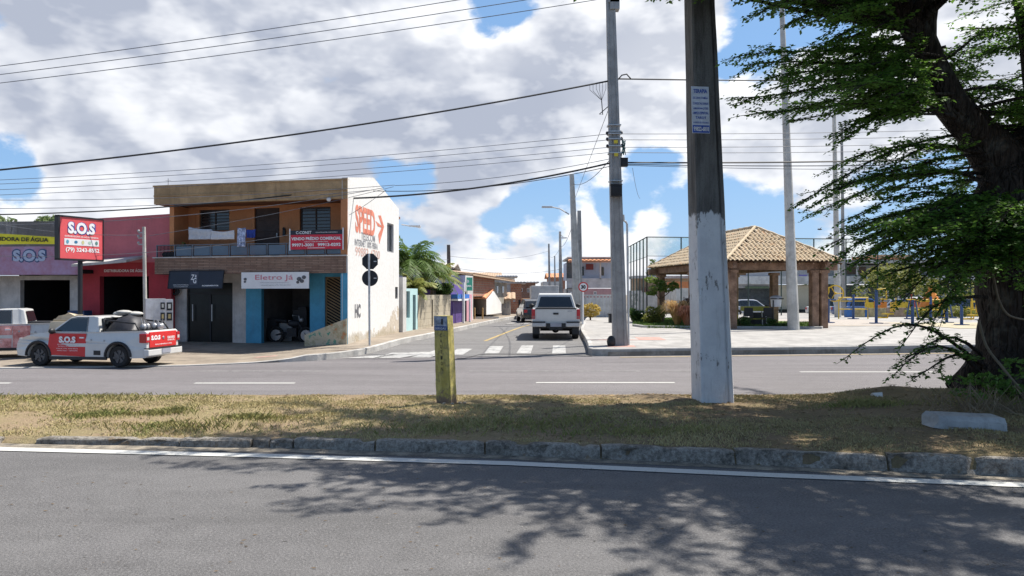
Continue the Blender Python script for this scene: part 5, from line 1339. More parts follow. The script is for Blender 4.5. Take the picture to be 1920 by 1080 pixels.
# purple shop
t = thing('purple_shop', 'purple shop with bright blue shutter band behind the beige wall', 'shop', tuple(SL.W(qpx(858), 0, .1)))
b = MB(); qa, qb = qpx(845.5), qpx(872); SL.box(b, qa, qb, .0, 5.5, .05, zpx(858, 533)); b.build('wall', M_purple, t)
b = MB(); SL.box(b, qpx(847), qpx(866), -.05, -.003, .2, 1.45); b.build('shutter', mat('dark_purple_shutter', (.09, .05, .20), .6, .2), t)
b = MB(); SL.box(b, qpx(846), qpx(869), -.35, -.003, 1.62, 1.85); b.build('awning', mat('bright_blue_paint', (.04, .16, .50), .6, .1), t)
b = MB(); SL.box(b, qpx(846), qpx(869), -.38, -.003, 1.50, 1.60); b.build('white_band', M_signw, t)
b = MB(); SL.box(b, qpx(853.5), qpx(854.5), -.5, -.4, .1, 2.5); b.build('post', M_signw, t); b = MB(); SL.box(b, qpx(866), qpx(867), -.5, -.4, .1, 1.6); b.build('post', M_signw, t)
# tall white/pink narrow shop with green sign
t = thing('narrow_shop', 'narrow white and pink shop front under a green hanging sign', 'shop', tuple(SL.W(qpx(880), 0, .1)))
b = MB(); SL.box(b, qpx(872.5), qpx(887), 0, 5, .05, zpx(880, 517)); b.build('wall', M_white, t)
b = MB(); SL.box(b, qpx(874), qpx(884), -.04, -.003, .1, zpx(880, 552)); b.build('pink_panel', mat('pink_paint', (.55, .28, .33), .8, .1), t)
b = MB(); SL.box(b, qpx(871), qpx(873), -.04, -.003, .1, 2.0); b.build('door', M_black, t)
sgp = Plane((XX(865, 43), 43), (XX(887, 43.6), 43.6))
t = thing('hanging_sign', 'green hanging sign with white letters over the narrow shop', 'sign', tuple(sgp.W(.3, 0, 2)))
b = MB(); q0, q1, z0, z1 = sgp.px(866, 520, 886, 545); sgp.box(b, q0, q1, 0, .08, z0, z1); b.build('panel', mat('green_sign_face', (.04, .28, .20), .6, .1), t)
b = MB(); sgp.box(b, (q0+q1)/2-.04, (q0+q1)/2+.04, .09, .16, .1, z0+.2); b.build('post', M_galv, t)
text('FARMA', sgp.W((q0+q1)/2, -.01, z0+(z1-z0)*.35), sgp.right(), up, (q1-q0)*.8, .12, M_tx_w, t, .02)
b = MB(); c = sgp.W((q0+q1)/2, -.012, z0+(z1-z0)*.7); b.add([c+Vector((math.cos(a)*.1, 0, math.sin(a)*.1)) for a in [2*PI*k/8 for k in range(8)]], [tuple(range(8))]); b.build('emblem', M_signw, t, fix=False)
def tiled(b, p, u, v, th=.06, pitch=.24, amp=.05):
    """corrugated tile slope: p corner, u along eave, v up the slope"""
    n = max(2, int(u.length/pitch)*4); nrm = u.cross(v).normalized(); nrm = nrm if nrm.z > 0 else -nrm; o0 = len(b.v); k = 2
    for j in range(k):
        for i in range(n+1): b.v.append(tuple(p+u*(i/n)+v*j+nrm*(th+amp*abs(math.sin(PI*i/4)))))
    for i in range(n): b.f.append((o0+i, o0+i+1, o0+n+1+i+1, o0+n+1+i)); b.mi.append(b.cur)
# red brick two-storey house with tiled roof
t = thing('brick_house', 'two-storey red brick house with long sloping tiled roof on the left of the street', 'house', tuple(SL.W(qpx(920), 1, .1)))
b = MB(); qa, qb = qpx(891), qpx(940); zt1 = zpx(905, 526); SL.box(b, qa, qb, .5, 7, 1.7, 3.0); SL.box(b, qa, qb, 4, 7, .1, 1.7); b.build('wall', M_brickr, t)
b = MB(); qc, qd = qb+.02, qpx(964); SL.box(b, qc, qd, .6, 7, 1.1, zpx(955, 530)); b.build('plastered_wall', mat_concrete('bare_cement_render', (.36, .34, .29), None, .3), t)
for pa in (945, 955):
    b = MB(); SL.box(b, qpx(pa), qpx(pa+3), .56, .597, 1.9, 2.45); b.build('window', M_glassd, t)
b = MB(); 
p0 = SL.W(qa-.6, .0, zpx(890, 515)-.0); u_ = SL.W(qd+.5, .0, zpx(962, 527))-p0; v_ = SL.W(qa-.6, 4.5, 0)-SL.W(qa-.6, 0, 0)+Vector((0, 0, .5)); tiled(b, p0, u_, v_, pitch=.35, amp=.06)
b.obox(p0-Vector((0, 0, .06)), u_, v_, (0, 0, .10)); b.build('roof', M_tiles2, t)
b = MB(); SL.box(b, qa+.2, qa+2.4, 3, 5, zpx(890, 516), zpx(885, 507)+.1); b.build('water_tank_housing', M_greyw, t)
# garage house with orange tiles and white gable
t = thing('garage_house', 'low white gabled house with orange tile roof and dark carport', 'house', tuple(SL.W(qpx(915), 0, .1)))
G1 = Plane((XX(887, 50), 50), (XX(941, 53), 53)); Yg = 51
def gp(px, py, Y): return PT(px, py, Y)
b = MB(); P = [gp(912, 590, 51), gp(940, 587, 56), gp(940, 568, 56), gp(926, 546, 53.5), gp(912, 562, 51)]
Q = [p+Vector((-1.2, 2.4, 0)) for p in P]; b.add(P+Q, [(0, 1, 2, 3, 4), (9, 8, 7, 6, 5)]+[(i, i+5, (i+1) % 5+5, (i+1) % 5) for i in range(5)]); b.build('gable_wall', mat('fresh_white_wall', (.74, .73, .71), .85, .04, 2), t)
b = MB(); a_, b_, c_, d_ = gp(886, 560, 50.4), gp(911, 561, 50.6), gp(925, 544.5, 53.4), gp(889, 545, 52.5); b.add([a_, b_, c_, d_]+[x+Vector((0, 0, .08)) for x in (a_, b_, c_, d_)], [(0, 1, 2, 3), (7, 6, 5, 4), (0, 4, 5, 1), (1, 5, 6, 2), (2, 6, 7, 3), (3, 7, 4, 0)])
tiled(b, a_, b_-a_, d_-a_, .09, .3, .05); b.build('roof', M_tiles, t)
b = MB(); b.obox(gp(886, 592, 53.5), gp(911, 592, 53.5)-gp(886, 592, 53.5), (0, .1, 0), (0, 0, 1.2)); b.build('carport_recess', M_dark, t)
b = MB(); x0 = gp(888, 606, 47.5); b.obox((x0.x, x0.y, -.05), (1.6, .4, 0), (-.1, .1, 0), (0, 0, .45)); b.build('low_wall', M_white, t)
for px_ in (890, 905):
    Y = 47; tt = XX(px_, Y); b = MB(); b.tube([(tt, Y, 0), (tt, Y, .95)], .05, 6); b.tube([(tt, Y, .95), (tt, Y, 1.0)], [.05, .02], 6)
    tag(b.build('wooden_bollard', mat('tan_post_paint', (.42, .27, .12), .8, .2), org=(tt, Y, 0)), ('left' if px_ == 890 else 'right')+' one of two tan posts in front of the garage house', 'post', 'tan posts by the garage house')
# small white house behind, brown row houses
def blockhouse(label, pa, pb, Y, ytop, ybot, m_, roof=None, wins=(), depth=6, cat='house', name='row_house', doors=()):
    p = Plane((XX(pa, Y), Y), (XX(pb, Y), Y)); t = thing(name, label, cat, (XX((pa+pb)/2, Y), Y, G(Y)))
    q0, q1, z0, z1 = p.px(pa, ytop, pb, ybot); z0 = min(z0, G(Y)+.1); b = MB()
    hs = []
    for (wa, wb, wt, wbm) in wins: r_ = p.px(wa, wt, wb, wbm); hs.append(r_)
    p.wall(b, q0, q1, z0, z1, .2, hs); p.box(b, q0, q1, .35, depth, z0, z1-.02); p.box(b, q0, q0+.2, .2, .35, z0, z1); p.box(b, q1-.2, q1, .2, .35, z0, z1); b.build('wall', m_, t)
    for h in hs: window(p, h, t, .05, .12, M_signw if m_ != M_white else M_metal, M_glassd, 1)
    for (wa, wb, wt, wbm) in doors:
        r_ = p.px(wa, wt, wb, wbm); b = MB(); p.box(b, r_[0], r_[1], -.05, -.003, r_[2], r_[3]); b.build('door', M_black, t)
    if roof:
        b = MB(); pr = p.W(q0-.4, -.5, z1-.03); u = p.W(q1+.4, -.5, z1-.03)-pr; v = Vector((0, depth*.5+.5, roof[1])); b.obox(pr, u, v, (0, 0, .10)); tiled(b, pr, u, v, .1, .35, .05)
        b.obox(pr+v, u, Vector((0, depth*.5, -roof[1])), (0, 0, .1)); b.build('roof', roof[0], t)
    return t, p
blockhouse('small white house with brown tiled eave beyond the white gable', 941, 957, 60, 562, 586, M_white, (M_tiles2, .5), [(945, 949, 568, 577), (951, 954, 566, 578)], 4)
blockhouse('dark red brick house front behind the small white house', 957, 978, 68, 531, 583, M_brickr, (M_greyw, .0), [(962, 966, 552, 566)], 6, doors=[(972, 976, 562, 582)])
blockhouse('brown and tan house at the bend left of the pickup', 972, 1000, 76, 560, 584, mat_concrete('tan_render', (.42, .24, .13), None, .3), None, [(978, 982, 568, 575)], 6, doors=[(990, 994, 566, 583)])
blockhouse('dark two-storey house with flat grey roof above the bend', 968, 1004, 86, 530, 580, mat_brick('dark_brick', (.20, .09, .06), (.26, .12, .08), (.2, .16, .13), .3, .2, 'XYZ', .03), (M_greyw, 0), [(975, 980, 540, 547), (988, 993, 540, 548)], 8)
blockhouse('distant grey building with shed roof over the brick house', 935, 965, 95, 519, 560, M_greyw, (M_metal, .2), [(940, 944, 528, 534)], 8)
blockhouse('far pale grey house roofs left of the bare brick wall', 880, 935, 110, 521, 560, mat_concrete('pale_grey_render', (.42, .41, .38), None, .3), (M_tiles2, .8), [(900, 905, 532, 540)], 8)
blockhouse('far white wall with small dark openings behind the box truck', 1018, 1052, 100, 528, 575, M_white, None, [(1022, 1026, 536, 541), (1034, 1038, 536, 541)], 8)
blockhouse('far brown roofed house between the poles', 1030, 1060, 112, 521, 560, M_brickr, (M_tiles, .7), [(1040, 1044, 530, 536)], 8)
# white house behind the palm
blockhouse('white gabled house partly hidden behind the palm', 800, 842, 58, 503, 560, M_white, (M_greyw, .5), [(826, 836, 510, 522)], 8)
# box truck far up the street
t = thing('box_truck', 'white box truck parked up the side street, left of the crew cab pickup', 'truck', (XX(1004, 52), 52, G(52)))
x = XX(1004, 52); y = 52; z = G(52)
b = MB(); b.obox((x-.3, y, z+.75), (1.9, 0, 0), (0, 4.5, 0), (0, 0, 1.6)); b.build('cargo_box', M_white, t, bevel=.03)
b = MB(); b.obox((x-.2, y+4.5, z+.5), (1.7, 0, 0), (0, 1.3, 0), (0, 0, 1.5)); b.build('cab', M_carw, t, bevel=.08)
b = MB(); b.obox((x-.1, y+.1, z+.35), (1.5, 0, 0), (0, 5.4, 0), (0, 0, .35)); b.build('chassis', M_blk, t)
for dy in (.9, 4.9):
    for dx in (-.05, 1.35):
        b = MB(); b.cyl((x+dx-.1, y+dy, z+.42), (x+dx+.12, y+dy, z+.42), .42, n=18); b.build('wheel', M_rubber, t)
b = MB(); b.obox((x-.1, y-.03, z+.85), (.2, 0, 0), (0, .02, 0), (0, 0, .12)); b.build('tail_light', M_lamp, t)
t = thing('parked_car', 'small dark car just visible left of the crew cab pickup', 'car', (XX(992, 48), 48, G(48)))

def simple_car(t, x, y, z, ang, m_, s=1.0, tall=0):
    poly = [(2.0, .28), (2.08, .5), (1.95, .70), (1.0, .86), (-1.7, .90), (-2.0, .84), (-2.05, .5), (-1.95, .28)]
    W = .84; hw = lambda a, c: W-.05*max(0, c-.6)-.08*max(0, abs(a)-1.6)
    def arcs(cx): return [(cx+.36*math.cos(a), .30+.36*math.sin(a)) for a in [PI-.05-(PI-.1)*i/8 for i in range(9)]]
    poly = poly[:-1]+[(-1.95, .26)]+arcs(-1.25)+arcs(1.3)
    b = MB(); profile_solid(b, poly, hw); b.build('body', m_, t, bevel=.05)
    cp = [(1.05, .85), (.4, 1.36+tall), (.1, 1.43+tall), (-.9, 1.42+tall), (-1.3, 1.32+tall), (-1.75, .88)]; ch = lambda a, c: .76-.30*(c-.85)
    b = MB(); profile_solid(b, cp, ch); b.build('cabin', m_, t, bevel=.05)
    for sg in (1, -1):
        b = MB(); pts = [(.82, .92), (.36, 1.30+tall), (-.25, 1.35+tall), (-.25, .92)]; b.add([(a, sg*(ch(a, c)+.01), c) for a, c in pts], [(0, 1, 2, 3)]); b.build('side_window', M_cg, t, fix=False)
        b = MB(); pts = [(-.33, .92), (-.33, 1.35+tall), (-.85, 1.35+tall), (-1.2, 1.26+tall), (-1.45, .92)]; b.add([(a, sg*(ch(a, c)+.01), c) for a, c in pts], [(0, 1, 2, 3, 4)]); b.build('side_window', M_cg, t, fix=False)
        b = MB(); b.obox((-2.05, sg*.56, .62), (.1, 0, 0), (0, sg*.2, 0), (0, 0, .18)); b.build('tail_light', M_lamp, t)
        b = MB(); b.obox((1.93, sg*.50, .58), (.1, 0, 0), (0, sg*.24, 0), (0, 0, .13)); b.build('headlight', M_lampc, t)
    b = MB(); b.add([(1.02, -.62, .90), (1.02, .62, .90), (.44, .56, 1.34+tall), (.44, -.56, 1.34+tall)], [(0, 1, 2, 3)]); b.v = [(a+.02, c, d_+.015) for a, c, d_ in b.v]; b.build('windscreen', M_cg, t, fix=False)
    b = MB(); b.add([(-1.73, -.60, .94), (-1.73, .60, .94), (-1.34, .52, 1.30+tall), (-1.34, -.52, 1.30+tall)], [(0, 1, 2, 3)]); b.v = [(a-.02, c, d_+.015) for a, c, d_ in b.v]; b.build('rear_window', M_cg, t, fix=False)
    for cx in (-1.25, 1.3):
        for cy in (.74, -.74):
            b = MB(); b.cyl((cx, cy-.1, .30), (cx, cy+.1, .30), .30, n=18); w_ = b.build('wheel', M_rubber, t)
            b = MB(); b.cyl((cx, cy-.11, .30), (cx, cy+.11, .30), .18, n=12); b.build('rim', M_galv, w_)
    t.location = (x, y, z); t.rotation_euler = (0, 0, ang); t.scale = (s, s, s)
def car(label, px, Y, m_, ang, z=None, s=1, tall=0, group=None):
    t = thing('parked_car', label, 'car', (0, 0, 0), group); simple_car(t, XX(px, Y), Y, G(Y) if z is None else z, ang, m_, s, tall); return t
bpy.data.objects.remove(t)
M_cblk = mat('black_car_paint', (.02, .02, .022), .25, .1, coat=.6); M_csil = mat('silver_car_paint', (.42, .44, .48), .3, .1, 2, 0, 40, .4, coat=.5); M_cblue = mat('blue_car_paint', (.03, .10, .30), .3, .1, coat=.6); M_cwh = mat('plain_white_car_paint', (.62, .62, .62), .3, .05, coat=.6)
car('small dark car just visible left of the crew cab pickup', 998, 47, M_cblk, PI/2+.1)

# ------------------------------------------------------------------ palm and shrubs by the side street
def frond(b, p, az, el, L, wd, r, droop=1.0, n=13):
    d = Vector((math.cos(az), math.sin(az), 0)); pts = []
    for i in range(n+1):
        t = i/n; pts.append(p+d*L*(t*math.cos(el)*(1-.12*t))+Vector((0, 0, L*(t*math.sin(el)-droop*t*t*.75))))
    b.m(0); b.tube(pts, [.02*(1-.8*i/n) for i in range(n+1)], 4, False)
    sd = Vector((-d.y, d.x, 0))
    for i in range(1, n*2):
        t = i/(2*n); k = int(t*n); f = t*n-k; q = pts[k]*(1-f)+pts[min(n, k+1)]*f
        tl = (pts[min(n, k+1)]-pts[k]).normalized(); ll = L*.30*math.sin(PI*min(1, t*.9+.1))**.6*(1.05-.4*t)
        for s in (1, -1):
            tip = q+sd*s*ll*.75+tl*ll*.45+Vector((0, 0, -ll*r.uniform(.25, .6))); m_ = (q+tip)/2+Vector((0, 0, ll*.10)); w_ = tl*wd
            b.add([q-w_*.5, q+w_*.5, m_+w_*.6, m_-w_*.6, tip], [(0, 1, 2, 3), (3, 2, 4)])
def palm(label, base, h, L, nf, seed, lean=(0, 0), cols=None):
    r = random.Random(seed); t = thing('palm_tree', label, 'palm', tuple(base))
    b = MB(); pts = [base+Vector((lean[0]*(i/8)**1.5, lean[1]*(i/8)**1.5, h*i/8)) for i in range(9)]; b.tube(pts, [.2-.09*i/8+.012*(i % 2) for i in range(9)], 10); b.build('trunk', mat_bark('palm_bark', (.12, .10, .07), (.22, .18, .13)), t)
    top = pts[-1]
    for i in range(nf):
        b = MB(); frond(b, top, 2*PI*i/nf+r.uniform(-.3, .3), r.uniform(-.1, 1.25), L*r.uniform(.8, 1.1), .05, r, r.uniform(.5, 1.0)); b.build('frond', cols or M_palm, t, fix=False)
    return t
M_palm = mat_leaf('palm_leaf', (.045, .10, .02), (.13, .20, .045), 2, .3); M_palm2 = mat_leaf('yellowish_palm_leaf', (.12, .17, .035), (.30, .30, .09), 2, .3)
Yp = 36.5
palm('tall green palm behind the teal wall and the beige wall', Vector((XX(770, Yp), Yp, .1)), ZZ(492, Yp)-.1, 2.7, 34, 3)
palm('yellow-green palm leaning over the beige wall, left of its slot', Vector((XX(772, 34), 34.4, .1)), ZZ(540, 34)-.1, 1.5, 20, 5, cols=M_palm2)
palm('lower palm with drooping pale fronds behind the right half of the beige wall', Vector((XX(812, 38.5), 38.5, .1)), ZZ(516, 38)-.1, 2.0, 28, 8, cols=M_palm2)
def leafball(b, c, rad, n, size, r, flat=.8):
    for _ in range(n):
        a = r.uniform(0, 2*PI); u = r.uniform(-1, 1); q = math.sqrt(1-u*u); rr = r.uniform(.45, 1)**.6
        p = Vector((c[0]+rad[0]*q*math.cos(a)*rr, c[1]+rad[1]*q*math.sin(a)*rr, c[2]+rad[2]*u*rr*flat))
        v1 = Vector((r.gauss(0, 1), r.gauss(0, 1), r.gauss(0, .7))).normalized()*size*r.uniform(.6, 1.2); v2 = v1.orthogonal().normalized()*size*.4*r.uniform(.7, 1.2)
        v2.rotate(Matrix.Rotation(r.uniform(0, 6.3), 3, v1.normalized()))
        b.add([p-v1, p+v2, p+v1, p-v2], [(0, 1, 2, 3)])
def bush(label, px, Y, wpx, ybot, ytop, m_, seed, n=900, size=.07, name='shrub', zb=None, depth=None):
    r = random.Random(seed); x = XX(px, Y); z0 = ZZ(ybot, Y) if zb is None else zb; z1 = ZZ(ytop, Y); w_ = wpx/FOC*Y/2; t = thing(name, label, 'shrub', (x, Y, z0))
    b = MB()
    for i in range(5): b.tube([(x+r.uniform(-.1, .1), Y, z0), (x+r.uniform(-w_, w_)*.6, Y+r.uniform(-.2, .2), z0+(z1-z0)*.7)], [.03, .012], 5)
    b.build('stem', mat('shrub_stem', (.12, .08, .05), .9, .2), t)
    b = MB(); dp = depth or w_
    for i in range(9):
        cx = x+r.uniform(-w_, w_)*.65; cz = z0+(z1-z0)*r.uniform(.3, .8); leafball(b, (cx, Y+r.uniform(-dp, dp)*.5, cz), (w_*.45, dp*.45, (z1-z0)*.30), n//9, size, r)
    b.build('foliage', m_, t, fix=False); return t
M_bush = mat_leaf('dark_bush_leaf', (.03, .075, .02), (.08, .14, .03), 3); M_bush2 = mat_leaf('olive_bush_leaf', (.09, .12, .025), (.24, .24, .05), 3); M_far = mat_leaf('pale_far_leaf', (.10, .15, .06), (.20, .26, .11), 1)
bush('dark shrub growing over the beige wall in front of the purple shop', 818, 39, 60, 560, 530, M_bush, 2, 1500, .10)
bush('pale bushy tree top behind the mouldy grey wall at the left picture edge', 2, 34, 60, 470, 398, M_far, 7, 1400, .14, name='background_tree')
bush('green tree top just left of the S.O.S sign box', 92, 40, 50, 450, 402, M_far, 9, 900, .14, name='background_tree')

# ------------------------------------------------------------------ blue-white building at the end, fences
Y = 60; bp2 = Plane((XX(1066, Y), Y), (XX(1180, Y), Y)); t = thing('balcony_house', 'white and pale blue two-storey house with orange tiled edge behind the 30 sign', 'house', (XX(1110, Y), Y, -.1))
M_pblue = mat('pale_blue_wall', (.42, .47, .58), .85, .08, 1.5, streak=.15)
def bx(pa, pb, ya, yb, v0, v1, m_, nm):
    q0, q1, z0, z1 = bp2.px(pa, ya, pb, yb); b = MB(); bp2.box(b, q0, q1, v0, v1, z0, z1); return b.build(nm, m_, t)
bx(1066, 1160, 490, 524, 1.0, 6, M_pblue, 'upper_wall'); bx(1063, 1162, 522, 540, -.1, .15, M_white, 'balcony_parapet'); bx(1064, 1078, 490, 560, .9, 1.0, mat('dark_grey_side', (.12, .12, .12), .9, .3), 'dark_corner'); bx(1066, 1160, 541, 600, .3, 6, M_white, 'ground_floor_wall')
bx(1064, 1162, 482, 485, -.4, 6, M_greyw, 'roof_slab')
b = MB(); q0, q1, z0, z1 = bp2.px(1064, 485, 1162, 491); p = bp2.W(q0, -.9, z0); tiled(b, p, bp2.W(q1, -.9, z0)-p, Vector((0, 1.2, z1-z0)), .05, .3, .05); bp2.box(b, q0, q1, -.9, -.3, z0-.05, z0); b.build('roof_tiles', M_tiles, t)
bx(1101, 1115, 494, 505, .93, .995, mat('maroon_panel', (.22, .06, .06), .7, .1), 'wall_sign'); bx(1090, 1097, 499, 516, .93, .995, M_glassd, 'balcony_door'); bx(1129, 1135, 500, 516, .93, .995, M_glassd, 'balcony_door'); bx(1124.5, 1127, 491, 524, -.1, .1, M_white, 'pillar'); bx(1078, 1081, 491, 524, -.1, .1, M_white, 'pillar')
blockhouse('low pinkish wall house under the pale blue balcony', 1094, 1152, 55, 541, 600, mat('pinkish_wall', (.42, .24, .24), .9, .15, 2, streak=.2), None, [(1113, 1119, 546, 553)], 3)
Y = 50; fp2 = Plane((XX(1092, Y), Y), (XX(1163, Y), Y)); t = thing('white_fence', 'whitewashed panel fence with dark slots at its top behind the 30 sign', 'fence', (XX(1120, Y), Y, 0))
b = MB(); q0, q1, z0, z1 = fp2.px(1092, 558, 1163, 600); fp2.box(b, q0, q1, 0, .15, 0, z1); b.build('panel', mat_concrete('whitewashed_fence', (.60, .60, .60), None, .6, stain=(.25, .25, .26), dark=.5), t)
b = MB(); n = 11
for i in range(n+1): q = q0+(q1-q0)*i/n; fp2.box(b, q-.04, q+.04, -.04, .17, 0, z1+.10); 
fp2.box(b, q0, q1, -.03, .16, z1+.10, z1+.20); b.build('post', M_white, t)
b = MB(); leafball(b, (XX(1107, 44), 44, .9), (.62, .3, .55), 500, .11, random.Random(3)); t_ = thing('yellow_shrub', 'yellow-leaved low shrub beside the speed sign post', 'shrub', (XX(1107, 44), 44, .3)); b.build('foliage', mat_leaf('yellow_leaf', (.35, .26, .05), (.55, .42, .12), 4), t_, fix=False); b = MB(); b.tube([(XX(1107, 44), 44, .2), (XX(1107, 44), 44, .8)], .05, 6); b.build('stem', MATS['shrub_stem'], t_)
b = MB(); Y = 40; b.obox((XX(1143, Y), Y, PZ(Y)), (.6, 0, 0), (0, .5, 0), (0, 0, .42)); b.box((XX(1143, Y)+.3, Y+.25, PZ(Y)+.46), (.7, .6, .06)); tag(b.build('litter_box', M_black, org=(XX(1143, Y), Y, PZ(Y))), 'low dark box beside the big concrete pole, before the white fence', 'box')

# ------------------------------------------------------------------ poles, signs
M_pole = mat_concrete('pole_concrete', (.36, .355, .345), None, .4, stain=(.12, .12, .12), bmp=.5, dark=.5, amt=.35)
M_pole2 = mat_concrete('pale_pole_concrete', (.50, .49, .46), None, .25, bmp=.3)
def hpole(b, x, y, z0, h, w0, w1, d0, d1, web=.45, lean=(0, 0), rz=0):
    """double-T concrete pole: two flanges and a recessed web, tapering"""
    def ring(z, w_, d_, cx, cy):
        c, s = math.cos(rz), math.sin(rz); f = w_*.22; wb = d_*web/2
        pts = [(-w_/2, -d_/2), (-w_/2+f, -d_/2), (-w_/2+f*1.2, -wb), (w_/2-f*1.2, -wb), (w_/2-f, -d_/2), (w_/2, -d_/2), (w_/2, d_/2), (w_/2-f, d_/2), (w_/2-f*1.2, wb), (-w_/2+f*1.2, wb), (-w_/2+f, d_/2), (-w_/2, d_/2)]
        return [(cx+a*c-e*s, cy+a*s+e*c, z) for a, e in pts]
    n = 10; R = [ring(z0+h*i/n, w0+(w1-w0)*i/n, d0+(d1-d0)*i/n, x+lean[0]*i/n, y+lean[1]*i/n) for i in range(n+1)]
    o0 = len(b.v)
    for r_ in R: b.v += r_
    for i in range(n):
        for j in range(12): b.f.append((o0+i*12+j, o0+i*12+(j+1) % 12, o0+(i+1)*12+(j+1) % 12, o0+(i+1)*12+j)); b.mi.append(b.cur)
    b.f.append(tuple(o0+j for j in range(12))[::-1]); b.mi.append(b.cur); b.f.append(tuple(o0+n*12+j for j in range(12))); b.mi.append(b.cur)
# main pole across the road
Y = 23.95; x = XX(1163, Y); z0 = PZ(Y)-.03
t = thing('utility_pole', 'tall pale concrete utility pole on the plaza corner with black boxes and cables', 'pole', (x, Y, z0))
b = MB(); htop = 12.2; hpole(b, x-.01, Y, z0, htop-z0, .45, .26, .34, .2, .75, (-.33, 0)); b.build('pole_shaft', M_pole, t)
def pxx(z): return x-.01-.33*(z-z0)/(htop-z0)
b = MB(); zc = ZZ(420, Y); b.tube([(x+.27, Y, z0), (x+.22, Y, zc), (x+.17, Y, zc+.08), (x+.12, Y, zc+.1), (x+.10, Y, zc+.3)], .035, 8); b.build('conduit', M_galv, t)
def pbox(px, py, w_, h_, d_, nm, m_, dy=-.25):
    b = MB(); c = Vector((XX(px, Y), Y+dy, ZZ(py, Y))); b.box(c, (w_, d_, h_)); b.box(c+Vector((0, -d_/2-.01, 0)), (w_*.8, .02, h_*.7)); b.box(c+Vector((0, 0, h_/2+.02)), (w_*1.06, d_*1.05, .03)); return b.build(nm, m_, t, bevel=.02)
pbox(1153, 360, .36, .34, .24, 'junction_box', M_blk); pbox(1169, 307, .22, .24, .2, 'junction_box', M_blk, -.15)
b = MB()
for py in (236, 248, 252, 262, 275, 288, 340): c = Vector((pxx(ZZ(py, Y)), Y, ZZ(py, Y))); b.box(c, (.42, .36, .035))
b.build('clamp', M_galv, t)
b = MB()
for py in (251, 262, 275): b.sphere((pxx(ZZ(py, Y))-.24, Y-.1, ZZ(py, Y)), (.045, .045, .06), 8, 6); b.sphere((pxx(ZZ(py, Y))+.22, Y-.1, ZZ(py-1, Y)), (.045, .045, .06), 8, 6)
b.build('insulator', M_blk, t)
b = MB()
for py in (268, 292): c = Vector((pxx(ZZ(py, Y))+.02, Y-.19, ZZ(py, Y))); b.box(c, (.12, .03, .1))
b.build('yellow_tag', mat('yellow_tag', (.7, .55, .05), .6, .1), t)
b = MB(); c = Vector((pxx(ZZ(280, Y))+.25, Y-.1, ZZ(280, Y))); r = random.Random(2)
for i in range(7): b.tube([c+Vector((r.uniform(-.1, .1), 0, r.uniform(-.3, .3))) for k in range(4)], .012, 5)
b.build('cable_coil', mat('teal_cable', (.03, .12, .11), .6, .3), t)
b = MB(); c = Vector((pxx(11.5), Y, 11.45)); b.box(c+Vector((.1, 0, 0)), (.35, .3, .5)); b.box((pxx(ZZ(10, Y))+.12, Y, ZZ(5, Y)), (.3, .3, .5)); b.build('top_fitting', M_pole, t)
b = MB(); c = Vector((x-.32, Y-.2, z0+.16)); b.sphere(c, (.14, .12, .2), 8, 6); tag(b.build('rubbish_bag', M_blk, org=(c.x, c.y, z0), smooth=True), 'small black rubbish bag leaning on the foot of the tall pale pole', 'bag')
b = MB(); hpole(b, x+.62-.38, Y+2.2, z0, 5.0, .12, .12, .12, .12, .8); tag(b.build('steel_post', M_pole2, org=(x+.62, Y+2.2, z0)), 'thin pale post just behind the tall concrete utility pole', 'post')

# sign pair seen from behind
Y = 24.6; x = XX(693, 24.2); Y = 24.2; z0 = lz(x, Y)
t = thing('road_sign_post', 'two black sign backs, octagon over disc, on one grey post', 'road sign', (x, Y, z0))
b = MB(); b.cyl((x, Y, z0), (x-.02, Y, ZZ(476, Y)), .035, n=10); b.build('post', M_galv, t)
M_sb = mat('black_sign_back', (.012, .014, .02), .5, .3)
b = MB(); c = (x, Y+.06, ZZ(490, Y)); b.prism([(c[0]+.275*math.cos(PI/8+PI/4*i), c[2]+.275*math.sin(PI/8+PI/4*i)) for i in range(8)], lambda a, e, d_: (a, c[1]+d_, e), 0, .012); b.build('octagonal_sign', M_sb, t)
b = MB(); c2 = (x, Y+.06, ZZ(521.5, Y)); b.cyl((c2[0], c2[1], c2[2]), (c2[0], c2[1]+.012, c2[2]), .262, n=28); b.build('round_sign', M_sb, t)
b = MB(); b.box((x+.17, Y+.05, c[2]), (.09, .005, .03)); b.build('sticker', M_galv, t)
b = MB(); b.box((x+.17, Y+.05, c2[2]), (.09, .005, .03)); b.build('sticker', M_galv, t)
# speed limit sign
Y = 38; x = XX(1093, Y); z0 = PZ(Y); c = Vector((XX(1093.5, Y), Y-.06, ZZ(538, Y)))
t = thing('speed_limit_sign', 'round red-rimmed 30 speed limit sign on white post', 'road sign', (x, Y, z0))
b = MB(); b.cyl((x, Y, z0), (x, Y, c.z+.15), .045, n=10); b.build('post', M_signw, t)
b = MB(); b.cyl(c, c+Vector((0, .015, 0)), .255, n=32); b.build('rim', mat('red_sign_rim', (.55, .03, .03), .5, .05), t)
b = MB(); b.cyl(c-Vector((0, .005, 0)), c+Vector((0, .005, 0)), .195, n=32); b.build('face', M_signw, t)
text('30', c-Vector((0, .012, 0)), (1, 0, 0), (0, 0, 1), .24, .20, M_tx_k, t, .05)

